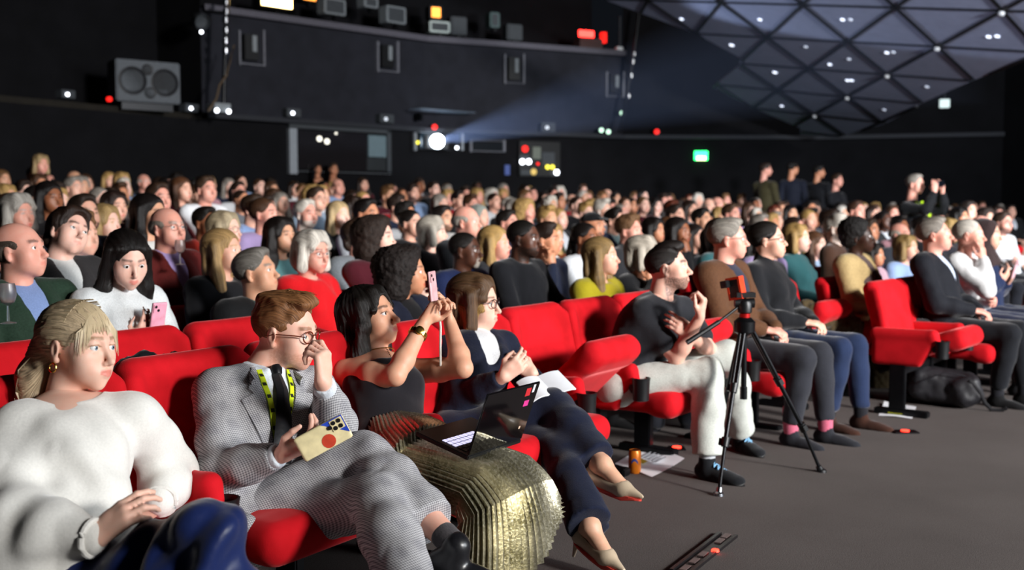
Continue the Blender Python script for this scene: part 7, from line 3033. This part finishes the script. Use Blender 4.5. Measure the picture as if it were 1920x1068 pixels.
# dark coat lying over the second row seats and brown coat on a lap
def cloth_heap(name, pts, r, mat, col, label, cat, amp=.03, seed=1.0):
    c = np.mean(pts, axis=0)
    e = empty(name, A(c[0], c[1], min(p[2] for p in pts) - r))
    tag(e, label, cat)
    pr = [cap(a, r, b, r * .85) for a, b in zip(pts[:-1], pts[1:])]
    V, F = sdf(pr, .011, .06)
    V = relax(V, F, 2)
    V = wrinkle(V, F, amp, (12, 9, 12), seed)
    V = wrinkle(V, F, amp * .4, (30, 20, 26), seed + 3)
    link('cloth', mesh_np('cloth', V - np.array(e.location), F), mat, e, col)
    return e


cloth_heap('coat', [at_row(215, 730, .62), at_row(268, 705, .62), at_row(325, 700, .64), at_row(345, 780, .60)], .070, COAT, '15171c', 'black coat heaped over the second row seat backs', 'coat', .035)
cloth_heap('coat', [at_row(1500, 585, .05) + A(0, -.2, 0), at_row(1560, 600, .05) + A(.0, -.30, 0), at_row(1620, 640, .1) + A(0, -.25, 0), at_row(1625, 720, .1) + A(0, -.25, 0)], .10, COAT, '4a3d26',
           'olive brown coat spilling over the lap beside the cream shearling coat', 'coat', .03, 5)


# ---------------------------------------------------------------- people standing
def stand_person(px, py, zdepth, az, fem, hair, hc, sk, top, tc, label, arms='down', trousers='16171c', beard=None, pitch=0, headaz=None, lan=False):
    hp = U(px, py, zdepth)
    J = {}
    H = 1.62 if fem else 1.70
    base = A(hp[0], hp[1], hp[2] - H)
    c, s = math.cos(R(az)), math.sin(R(az))
    Rz = np.array([[c, -s, 0], [s, c, 0], [0, 0, 1]])
    L = lambda x_, y_, z_: base + Rz @ A(x_, y_, z_)
    k = H / 1.70
    J['pelvis'], J['neck'] = L(0, 0, .93 * k), L(-.02, 0, 1.46 * k)
    w = .165 if fem else .19
    J['shL'], J['shR'] = L(-.02, w, 1.40 * k), L(-.02, -w, 1.40 * k)
    for S, q in (('L', 1), ('R', -1)):
        J['hip' + S], J['kn' + S], J['an' + S] = L(0, .09 * q, .90 * k), L(.02, .10 * q, .50 * k), L(-.02, .10 * q, .09)
        if arms == 'up':
            J['wr' + S] = L(.30, .10 * q, 1.60 * k)
            hint = Rz @ A(.1, .6 * q, -1)
        elif arms == 'face' and q < 0:
            J['wr' + S] = L(.18, -.05, 1.44 * k)
            hint = Rz @ A(.1, -.6, -1)
        elif arms == 'front':
            J['wr' + S] = L(.24, .06 * q, 1.05 * k)
            hint = Rz @ A(-.5, .6 * q, -.3)
        else:
            J['wr' + S] = L(.06, .25 * q, .86 * k)
            hint = Rz @ A(-1, .3 * q, 0)
        J['el' + S] = ik(J['sh' + S], J['wr' + S], hint)
        J['hd' + S] = unit(J['wr' + S] - J['el' + S]) if arms != 'up' else A(0, 0, 1)
        J['hn' + S] = Rz @ A(-.4, -q, 0)
    hs = dict(fem=fem)
    if beard:
        hs['beardstyle'] = 'full'
    e = empty('person', base)
    tag(e, label, 'person')
    M = rotm(az if headaz is None else headaz, pitch, 0)
    HV, HF, HX = head_mesh(hs, .0085)
    parts = [(xf(HV, M, hp), HF, HX)] + skin_arms(J, .010)
    pr = torso_prims(J, -.012)
    for S in 'LR':
        pr += leg_prims(J, S, -.012)
    parts.append(sdf(pr, .03, .03))
    V, F, X = joinm(parts)
    b = link('body', mesh_np('body', V - base, F, True, X), SKIN, e, SK[sk])
    set_props(b, hc, hc)
    link('hair', hair_mesh(hair, .011), HAIR, e, hc, mat4(M, hp - base))
    pr = torso_prims(J, .022, fem) + sleeve_prims(J, 'L', .016, .97, .004, 1, True) + sleeve_prims(J, 'R', .016, .97, .004, 1, True)
    if top == 'jacket':
        pr += [cap(J['hipL'], .12, J['hipR'], .12)]
    V, F = sdf(pr, .014, .03)
    V = wrinkle(relax(V, F, 2), F, .008, (11, 11, 7), 3)
    link(top, mesh_np(top, V - base, F), COAT, e, tc)
    pr = [cap(J['hipL'], .105, J['hipR'], .105)] + leg_prims(J, 'L', .016, .01, .97, True) + leg_prims(J, 'R', .016, .01, .97, True)
    V, F = sdf(pr, .016, .03)
    link('trousers', mesh_np('trousers', relax(V, F, 2) - base, F), CLOTH, e, trousers)
    for S in 'LR':
        (V, F), Ms, b0 = shoe_mesh_arrays(J['an' + S], J['an' + S] + Rz @ A(.2, 0, 0), .012)
        link('shoe', mesh_np('shoe', V - base, F), LEATHER, e)
    return e, J, base, Rz


e, J, base, Rz = stand_person(1716, 345, 13.2, -48, False, 'short', '8a857e', 'rosy', 'jacket', '101114', 'man with a lime lanyard standing in the aisle filming with both hands raised', 'up')
hmid = (J['wrL'] + J['wrR']) / 2 + A(0, 0, .08)
phone_obj('camera_phone', hmid + Rz @ A(.03, 0, .02), cols(Rz @ A(0, 1, 0) * 0 + A(0, 0, 1), Rz @ A(0, 1, 0)), '2a2c30', 'dark phone held sideways by the standing man with the lime lanyard', True)
lan = empty('lanyard', base + A(0, 0, 1.0))
tag(lan, 'lime green lanyard with a white badge on the standing man', 'lanyard')
lb = np.array(lan.location)
for q in (1, -1):
    mb = MB()
    pts = [J['neck'] + Rz @ A(.07, .07 * q, .02), J['neck'] + Rz @ A(.185, .055 * q, -.12), J['neck'] + Rz @ A(.19, .01 * q, -.36)]
    mb.path([p - lb for p in pts], .020, 6, .9)
    mb.build('strap', plain('lime_strap', 'b6e01e', .7), lan, True)
mb = MB()
mb.box(J['neck'] + Rz @ A(.19, 0, -.42) - lb, (.006, .055, .040), Rz)
mb.build('badge', PAPER, lan, False, .004)
stand_person(76, 308, 13.2, -35, True, 'bob', 'a89068', 'rosy', 'jumper', '8f9cc4', 'blonde woman in a pale blue top standing by the rear wall holding her face', 'face', '22222a')
stand_person(1436, 318, 20.0, 40, False, 'short', '2a1d16', 'rosy', 'jacket', '3f3a24', 'standing man in an olive jacket at the back of the hall', 'front', headaz=-10)
stand_person(1487, 316, 20.4, 70, False, 'short', '14100e', 'tan', 'jacket', '181c2a', 'standing man in a navy jacket with his back turned', 'down', headaz=20)
stand_person(1536, 322, 20.8, 50, False, 'short', '14100e', 'tan', 'jacket', '121318', 'standing man in a black jacket with his back turned', 'down', headaz=-10)
stand_person(1570, 338, 19.5, -50, False, 'short', '3a2a1e', 'rosy', 'jacket', '14151a', 'man in a black suit and white shirt standing below the angled ceiling', 'front')
stand_person(1594, 372, 13.5, -120, False, 'short', '4a3226', 'rosy', 'jumper', 'e4e5e8', 'man in a loose white shirt standing turned away from the screen', 'front', headaz=-40) if False else None

# ---------------------------------------------------------------- equipment on the rear wall
def wbox(mb, px0, py0, px1, py1, out0, out1):
    """box standing on the rear wall covering a pixel rectangle, from out0 to out1 metres in front of the wall"""
    a, t, n = at_wall(px0, py0, out1)
    b, _, _ = at_wall(px1, py1, out1)
    w = abs((b - a) @ t)
    top, bot = max(a[2], b[2]), min(a[2], b[2])
    c = (a + b) / 2
    c[2] = (top + bot) / 2
    c = c - n * (out1 - out0) / 2
    mb.box(c, (w / 2, (out1 - out0) / 2, (top - bot) / 2), np.stack([t, n, A(0, 0, 1)], 1))
    return c, t, n, w, top - bot


def wthing(name, label, cat, px, py, group=None):
    p, t, n = at_wall(px, py, 0)
    e = empty(name, p)
    tag(e, label, cat, group)
    return e, p


def wpart(e, name, mb, mat, smooth=False, bevel=0, parent=None):
    me = mb.mesh(name, smooth, bevel)
    me.transform(Matrix.Translation(-Vector(e.location)))
    return link(name, me, mat, parent or e)


def disc(mb, px, py, out, rpx, th=.02, n_=14):
    p, t, n = at_wall(px, py, out)
    r = rpx * p[1] / FPX
    mb.lathe(p, [(.002, 0), (r, 0), (r, th), (.002, th * 1.2)], n_, n)


GREYBOX = plain('grey_painted_box', '7c8286', .6)
DGREY = plain('dark_grey_box', '3a3e42', .6)
FRAME = plain('pale_speaker_frame', '6b6c74', .6)
CONE = plain('speaker_cone', '1b1c20', .5)
BAFFLE = plain('grey_speaker_baffle', '555a60', .65)
WARM = emis('warm_lamp_glow', 'ffd58a', 14)
ORG = emis('orange_lamp_glow', 'ff9a3c', 3.0)
REDS = emis('red_sign_glow', 'ff2a24', 12)
GRN = emis('green_exit_glow', '2cff7a', 6)
WHT = emis('white_point_glow', 'f2f6ff', 6)
REDP = emis('red_point_glow', 'ff2018', 1.6)
YEL = emis('yellow_point_glow', 'f0e040', 2.5)
PROJ = emis('projector_glow', 'dff0ff', 40)

# loudspeaker on the ledge
sc_ = U(279, 153, 18.2)
spk = empty('loudspeaker', A(sc_[0], sc_[1], sc_[2] - .36))
tag(spk, 'wide grey loudspeaker with two large cones on the ledge', 'loudspeaker')
sx = unit(A(.80, .60, 0))
sn = A(sx[1], -sx[0], 0)
Ms = np.stack([sx, sn, A(0, 0, 1)], 1)
hw_ = 60 * 18.2 / FPX / sx[0] * .80


def slink(name, mb, mat, smooth=False, bevel=0, parent=None):
    return wpart(spk, name, mb, mat, smooth, bevel, parent)


mb = MB()
mb.box(sc_ - sn * .25, (hw_, .25, .35), Ms)
slink('cabinet', mb, BAFFLE, False, .02)
for dx in (-.50, .50):
    mb = MB()
    c = sc_ + sx * dx * hw_ + sn * .0
    mb.lathe(c, [(.24, .0), (.24, .015), (.215, .02), (.20, .005), (.08, -.06), (.075, -.045), (.002, -.03)], 24, sn)
    slink('woofer', mb, CONE, True)
for dz in (.20, -.19):
    mb = MB()
    mb.lathe(sc_ + A(0, 0, dz) + sx * (-.02 if dz > 0 else .02), [(.10, 0), (.10, .012), (.085, .012), (.03, -.03), (.002, -.03)], 18, sn)
    slink('port', mb, CONE, True)
mb = MB()
mb.box(sc_ - A(0, 0, .42) - sn * .2, (hw_ * .8, .12, .06), Ms)
slink('stand', mb, BLACKMETAL)

# small flood lamps along the ledges
for px, py, lab in ((137, 176, 'small grey flood lamp on the ledge left of the big loudspeaker'), (366, 202, 'small grey flood lamp on the ledge right of the big loudspeaker'), (555, 211, 'small wall flood lamp above the booth window'),
                    (728, 222, 'small wall flood lamp above the window shutter'), (1028, 238, 'small wall flood lamp above the rack niche')):
    e, p = wthing('flood_lamp', lab, 'lamp', px, py)
    mb = MB()
    c, t, n, w, h_ = wbox(mb, px - 13, py - 9, px + 13, py + 9, .0, .18)
    wpart(e, 'housing', mb, DGREY, False, .01)
    mb = MB()
    disc(mb, px - 3, py + 1, .185, 3.2)
    wpart(e, 'bulb', mb, WHT if px < 700 else emis('dim_point_glow', 'dfe6f0', .8))
for px, py, lab in ((210, 186, 'red warning light beside the big loudspeaker'), (815, 238, 'red warning light above the projector'), (1229, 247, 'red warning light on the ledge right of the pole')):
    e, p = wthing('warning_light', lab, 'light', px, py)
    mb = MB()
    disc(mb, px, py, .22, 4.5, .05)
    wpart(e, 'lens', mb, REDP, True)
    mb = MB()
    disc(mb, px, py, .16, 5.5, .06)
    wpart(e, 'base', mb, BLACKPLASTIC, True)

# wall loudspeakers in their recesses
for px, py, w2, h2, lab in ((479, 89, 24, 33, 'recessed wall loudspeaker nearest the lamp truss'), (731, 106, 20, 29, 'recessed wall loudspeaker above the booth window'), (965, 129, 19, 28, 'recessed wall loudspeaker above the rack niche'),
                            (1152, 158, 17, 24, 'recessed wall loudspeaker beside the right pole')):
    e, p = wthing('wall_loudspeaker', lab, 'loudspeaker', px, py, 'recessed wall loudspeakers')
    mb = MB()
    fw_ = 3
    for a in ((px - w2, py - h2, px - w2 + fw_, py + h2), (px + w2 - fw_, py - h2, px + w2, py + h2), (px - w2, py + h2 - fw_, px + w2, py + h2)):
        wbox(mb, *a, .0, .07)
    wpart(e, 'frame', mb, FRAME)
    mb = MB()
    wbox(mb, px - w2 * .55, py - h2 * .8, px + w2 * .55, py + h2 * .75, .0, .14)
    wpart(e, 'cabinet', mb, BLACKPLASTIC, False, .01)
    mb = MB()
    wbox(mb, px + w2 * .05, py - h2 * .7, px + w2 * .38, py + h2 * .25, .14, .16)
    wpart(e, 'horn', mb, GREYBOX, False, .004)

# things on the lighting bridge (stand back from the wall face)
def bridge(name, label, cat, px0, py0, px1, py1, mat, out=.05, dep=.3, glow=None):
    e, p = wthing(name, label, cat, (px0 + px1) / 2, (py0 + py1) / 2)
    mb = MB()
    wbox(mb, px0, py0, px1, py1, out - dep, out)
    wpart(e, 'housing', mb, mat, False, .02)
    mb = MB()
    g = glow or (px0 + 4, py0 + 4, px1 - 4, py1 - 4)
    wbox(mb, *g, out, out + .015)
    wpart(e, 'front', mb, glow and WARM or DGREY)
    mb = MB()
    wbox(mb, (px0 + px1) / 2 - 3, py1 - 1, (px0 + px1) / 2 + 3, py1 + 7, out - dep * .6, out - dep * .3)
    wpart(e, 'bracket', mb, BLACKMETAL)
    return e


bridge('stage_lamp', 'bright warm white lamp on the lighting bridge', 'lamp', 494, -14, 558, 20, BLACKMETAL, .05, .3, (498, -12, 554, 17))
e = bridge('spot_lamp', 'small lamp with an orange glow on the lighting bridge', 'lamp', 572, -10, 602, 6, BLACKMETAL)
e.children[1].data.materials.clear()
e.children[1].data.materials.append(ORG)
bridge('junction_box', 'grey louvred box near the orange lamp on the bridge', 'box', 614, -6, 654, 30, GREYBOX)
bridge('junction_box', 'small pale rounded box at the top of the bridge', 'box', 688, -8, 714, 16, GREYBOX)
bridge('junction_box', 'square grey grille box over the middle of the bridge', 'box', 729, 9, 765, 46, GREYBOX)
e = bridge('spot_lamp', 'amber lit lamp above the white box on the bridge', 'lamp', 808, 9, 832, 37, BLACKMETAL)
e.children[1].data.materials.clear()
e.children[1].data.materials.append(ORG)
bridge('junction_box', 'white box under the amber lamp on the bridge', 'box', 808, 38, 846, 62, plain('white_box', 'b9c4c0', .6))
bridge('junction_box', 'dark grey cabinet right of the white box on the bridge', 'box', 847, 30, 877, 66, DGREY)
bridge('junction_box', 'small teal grey box high on the bridge', 'box', 920, 22, 938, 52, plain('teal_grey_box', '4a5c5c', .6))
bridge('junction_box', 'dark box near the middle speaker on the bridge', 'box', 951, 44, 980, 76, DGREY)
e, p = wthing('red_sign', 'lit red sign on a small box at the end of the bridge', 'sign', 1100, 68)
mb = MB()
wbox(mb, 1085, 56, 1112, 70, .0, .06)
wpart(e, 'lit_panel', mb, REDS, False, .01)
mb = MB()
wbox(mb, 1086, 70, 1128, 96, -.3, .04)
wpart(e, 'box', mb, plain('brownish_box', '4a3634', .6), False, .01)
mb = MB()
wbox(mb, 1128, 60, 1135, 80, -.1, .03)
wpart(e, 'side_lamp', mb, REDP)
e, p = wthing('sensor_box', 'small white box hanging beside the right pole', 'box', 1160, 95)
mb = MB()
wbox(mb, 1155, 87, 1166, 103, .0, .12)
wpart(e, 'case', mb, plain('white_case', 'd9dde0', .5), False, .01)
mb = MB()
wbox(mb, 1159, 30, 1161, 87, .04, .06)
wpart(e, 'cable', mb, DGREY)

# poles with cables
def pole(name, label, pts, rpx, out, extras):
    P = [at_wall(px, py, out)[0] for px, py in pts]
    e = empty(name, P[-1])
    tag(e, label, 'pole')
    r = rpx * P[0][1] / FPX
    mb = MB()
    mb.path(P, r, 10)
    wpart(e, 'tube', mb, BLACKMETAL, True)
    for px, py in extras:
        mb = MB()
        p = at_wall(px, py, out + r)[0]
        mb.lathe(p, [(.02, -.05), (.06, -.045), (.06, .045), (.02, .05)], 12)
        wpart(e, 'coupler', mb, CHROME, True)
    return e


e = pole('lamp_truss', 'vertical lamp truss with shiny couplers left of the upper wall', [(434, -30), (431, 60), (426, 150), (424, 205)], 4, .9, [(432, 5), (432, 22), (431, 38), (431, 57), (430, 77), (430, 96)])
mb = MB()
wbox(mb, 408, 192, 438, 211, .7, 1.0)
wpart(e, 'base_box', mb, GREYBOX, False, .01)
for px, py in ((411, 207), (433, 209)):
    mb = MB()
    disc(mb, px, py, 1.02, 4)
    wpart(e, 'indicator', mb, WHT)
P = [at_wall(px, py, .95)[0] for px, py in ((446, 85), (438, 110), (431, 140), (417, 160), (411, 185), (395, 208))]
mb = MB()
mb.path(P, .018, 6)
wpart(e, 'cable', mb, plain('tan_cable', '5a4a38', .7), True)
e, p = wthing('spot_lamp', 'round stage lamp hanging left of the lamp truss', 'lamp', 388, 42)
c = at_wall(388, 42, .7)[0]
n = at_wall(388, 42, .7)[2]
mb = MB()
mb.lathe(c, [(.05, -.30), (.12, -.22), (.14, 0), (.13, .01), (.11, -.06), (.002, -.08)], 18, unit(n + A(0, 0, -.4)))
wpart(e, 'lamp_head', mb, DGREY, True)
mb = MB()
mb.path([c + A(0, 0, .2), at_wall(400, 22, .8)[0], at_wall(430, 24, .9)[0]], .03, 8)
wpart(e, 'arm', mb, BLACKMETAL, True)
mb = MB()
disc(mb, 385, 60, .75, 3)
wpart(e, 'bulb', mb, WHT)
pole('lamp_truss', 'slanting lamp pole with shiny couplers under the angled ceiling', [(1196, 14), (1186, 100), (1176, 160), (1168, 205), (1160, 248)], 3, .6, [(1186, 102), (1184, 116), (1181, 142), (1177, 180)])
for px, py, lab in ((1126, 244, 'greenish point light left of the slanting pole'), (1139, 247, 'pale point light between two others by the slanting pole'), (1164, 212, 'twin point light on the slanting pole')):
    e, p = wthing('point_light', lab, 'light', px, py)
    mb = MB()
    disc(mb, px, py, .34, 4)
    wpart(e, 'bulb', mb, emis('pale_green_point', 'd0ffe0', 2))
    mb = MB()
    disc(mb, px, py, .26, 5, .07)
    wpart(e, 'housing', mb, DGREY)

# projection booth window
win = empty('window_1', at_wall(640, 283)[0])
tag(win, 'wide projection booth window with a pale frame', kind='structure')
FRW = plain('booth_frame', '8d939a', .5)
for a, mm in (((546, 240, 560, 326), FRW), ((556, 320, 735, 326), FRW), ((546, 239, 735, 243), DGREY), ((728, 243, 735, 322), DGREY)):
    mb = MB()
    wbox(mb, *a, .0, .10)
    wpart(win, 'window_frame', mb, mm)
mb = MB()
wbox(mb, 560, 243, 690, 320, .0, .015)
wpart(win, 'pane', mb, plain('dim_booth_glass', '1c1a1c', .08, 0, .7))
mb = MB()
wbox(mb, 693, 253, 729, 295, .0, .05)
wpart(win, 'blind', mb, plain('blue_grey_blind', '64777e', .6))
mb = MB()
wbox(mb, 690, 295, 729, 320, .0, .03)
wpart(win, 'lower_panel', mb, plain('lower_booth_panel', '23272a', .6))
for k_, (px, py) in enumerate(((601, 260), (615, 265), (632, 250))):
    mb = MB()
    disc(mb, px, py, .02, 5 if k_ < 2 else 2)
    wpart(win, 'lit_lamp', mb, emis('booth_lamp', 'f4f0e0', 2.0))
for px, sc2, lab in ((627, 1.0, 'person watching from the projection booth window'), (598, .75, 'second person low in the projection booth window')):
    q, t, n = at_wall(px, 317, .40)
    e = empty('person', q - A(0, 0, .3))
    tag(e, lab, 'person')
    HV, HF, HX = head_mesh(dict(fem=False), .0095)
    V, F, X = joinm([(xf(HV, rotm(-60, 0, 0) * sc2, A(0, 0, .3)), HF, HX), sdf([cap((0, .17, .06), .06, (0, -.17, .06), .06), cap((0, 0, .05), .1, (0, 0, -.15), .12)], .02, .03)])
    b = link('body', mesh_np('body', V, F, True, X), SKIN, e, SK['tan'])
    set_props(b)
    link('hair', hair_mesh('short', .011), HAIR, e, '3a2a1e', mat4(rotm(-60, 0, 0) * sc2, A(0, 0, .3)))

# projector port
win2 = empty('window_2', at_wall(825, 265)[0])
tag(win2, 'projector port in the rear wall', kind='structure')
mb = MB()
wbox(mb, 782, 250, 868, 281, .0, .03)
wpart(win2, 'pane', mb, plain('port_glass', '2c3a44', .15, 0, .6))
for a in ((780, 248, 870, 251), (780, 279, 870, 282), (779, 248, 783, 282), (866, 250, 870, 282)):
    mb = MB()
    wbox(mb, *a, .0, .06)
    wpart(win2, 'window_frame', mb, FRW)
e, p = wthing('projector', 'glaring projector lens in the port of the rear wall', 'projector', 820, 265)
mb = MB()
wbox(mb, 800, 252, 842, 279, .05, .28)
wpart(e, 'body', mb, BLACKPLASTIC, False, .02)
mb = MB()
disc(mb, 820, 265, .29, 13, .06, 24)
wpart(e, 'lens', mb, PROJ, True)
for px, py, mm in ((784, 267, YEL), (857, 277, WHT)):
    mb = MB()
    disc(mb, px, py, .08, 3)
    wpart(e, 'indicator', mb, mm)
mb = MB()
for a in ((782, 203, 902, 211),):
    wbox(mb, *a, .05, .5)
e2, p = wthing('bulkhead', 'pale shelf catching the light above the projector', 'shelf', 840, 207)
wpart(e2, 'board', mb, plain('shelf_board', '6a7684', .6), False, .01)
mb = MB()
wbox(mb, 790, 211, 794, 226, .1, .3)
wpart(e2, 'bracket', mb, BLACKMETAL)
# second port
win3 = empty('window_3', at_wall(915, 273)[0])
tag(win3, 'narrow dark port right of the projector', kind='structure')
mb = MB()
wbox(mb, 884, 266, 946, 284, .0, .02)
wpart(win3, 'pane', mb, plain('port_glass_dark', '15191d', .15, 0, .6))
for a in ((882, 264, 886, 285), (882, 282, 948, 285), (944, 262, 948, 285), (882, 262, 948, 265)):
    mb = MB()
    wbox(mb, *a, .0, .05)
    wpart(win3, 'window_frame', mb, FRAME)
# equipment rack
e, p = wthing('equipment_rack', 'rack of gear with coloured indicator lights in the rear wall', 'rack', 1010, 300)
mb = MB()
wbox(mb, 974, 264, 1050, 331, .0, .10)
wpart(e, 'cabinet', mb, plain('rack_black', '141516', .5), False, .01)
for px0, py0, px1, py1, mm in ((999, 275, 1014, 298, plain('rack_grey', '6a7066', .6)), (974, 290, 992, 299, DGREY), (976, 318, 1000, 328, DGREY), (1016, 285, 1040, 310, DGREY)):
    mb = MB()
    wbox(mb, px0, py0, px1, py1, .10, .14)
    wpart(e, 'module', mb, mm, False, .005)
for px, py, r, mm in ((984, 279, 6, REDP), (979, 303, 5, WHT), (991, 303, 5, WHT), (1026, 313, 4, YEL), (1035, 313, 4, YEL), (1043, 323, 5, WHT), (1008, 307, 2.5, REDP), (1000, 322, 6, emis('amber_dim', 'd0b060', .6))):
    mb = MB()
    disc(mb, px, py, .15, r)
    wpart(e, 'indicator', mb, mm)
e, p = wthing('wall_panel', 'small blue lit panel left of the rack', 'panel', 951, 320)
mb = MB()
wbox(mb, 947, 309, 956, 328, .0, .04)
wpart(e, 'plate', mb, emis('dim_blue_panel', '3a4a80', .35))
# exit sign
e, p = wthing('exit_sign', 'glowing green exit sign on the black rear wall', 'sign', 1312, 293)
mb = MB()
wbox(mb, 1301, 283, 1325, 300, .0, .08)
wpart(e, 'housing', mb, GRN, False, .01)
mb = MB()
wbox(mb, 1305, 293, 1321, 300, .08, .095)
wpart(e, 'lower_panel', mb, emis('exit_sign_pale', 'ffe6b0', 5))
e, p = wthing('wall_sign', 'small pale sign high on the right wall', 'sign', 1771, 194)
pc = U(1771, 194, 20.0)
e.location = pc
mb = MB()
mb.box((0, 0, 0), (.09, .03, .08), rotm(-20))
mb.build('plate', emis('pale_sign', 'cfe0dc', .5), e, False, .01)
mb = MB()
mb.tube((0, 0, .08), (.0, .0, 1.2), .012)
mb.build('hanger', BLACKMETAL, e)


# projector beam in the thin haze: a cone of air from the lens towards the screen, lit by the projector itself
pl = at_wall(820, 265, .42)[0]
tgt = A(9.6, 10.0, 4.4)
bd = unit(tgt - pl)
bs = unit(np.cross(bd, A(0, 0, 1)))
bu = np.cross(bs, bd)
Lb = 11.0
mb = MB()
V_ = []
for d0, sx_, sy_ in ((.05, .10, .08), (Lb, Lb * .17, Lb * .085)):
    for a, b in ((-1, -1), (1, -1), (1, 1), (-1, 1)):
        V_.append(pl + bd * d0 + bs * a * sx_ + bu * b * sy_)
mb.add(V_, [(0, 1, 2, 3), (4, 7, 6, 5), (0, 4, 5, 1), (1, 5, 6, 2), (2, 6, 7, 3), (3, 7, 4, 0)])
hz = bpy.data.materials.new('projector_haze')
hz.use_nodes = True
hn = hz.node_tree
hn.nodes.clear()
ho = hn.nodes.new('ShaderNodeOutputMaterial')
hv = hn.nodes.new('ShaderNodeVolumeScatter')
hv.inputs['Color'].default_value = (.55, .68, 1, 1)
hv.inputs['Density'].default_value = .012
hv.inputs['Anisotropy'].default_value = .35
hn.links.new(hv.outputs[0], ho.inputs['Volume'])
bm_o = mb.build('projector_beam', hz)
tag(bm_o, 'faint blue haze lit by the projector beam', 'haze', kind='stuff')
lamp_spot('projector_light', pl + bd * .02, pl + bd * 5, 2600, (.62, .74, 1.0), 24, .25, .04)
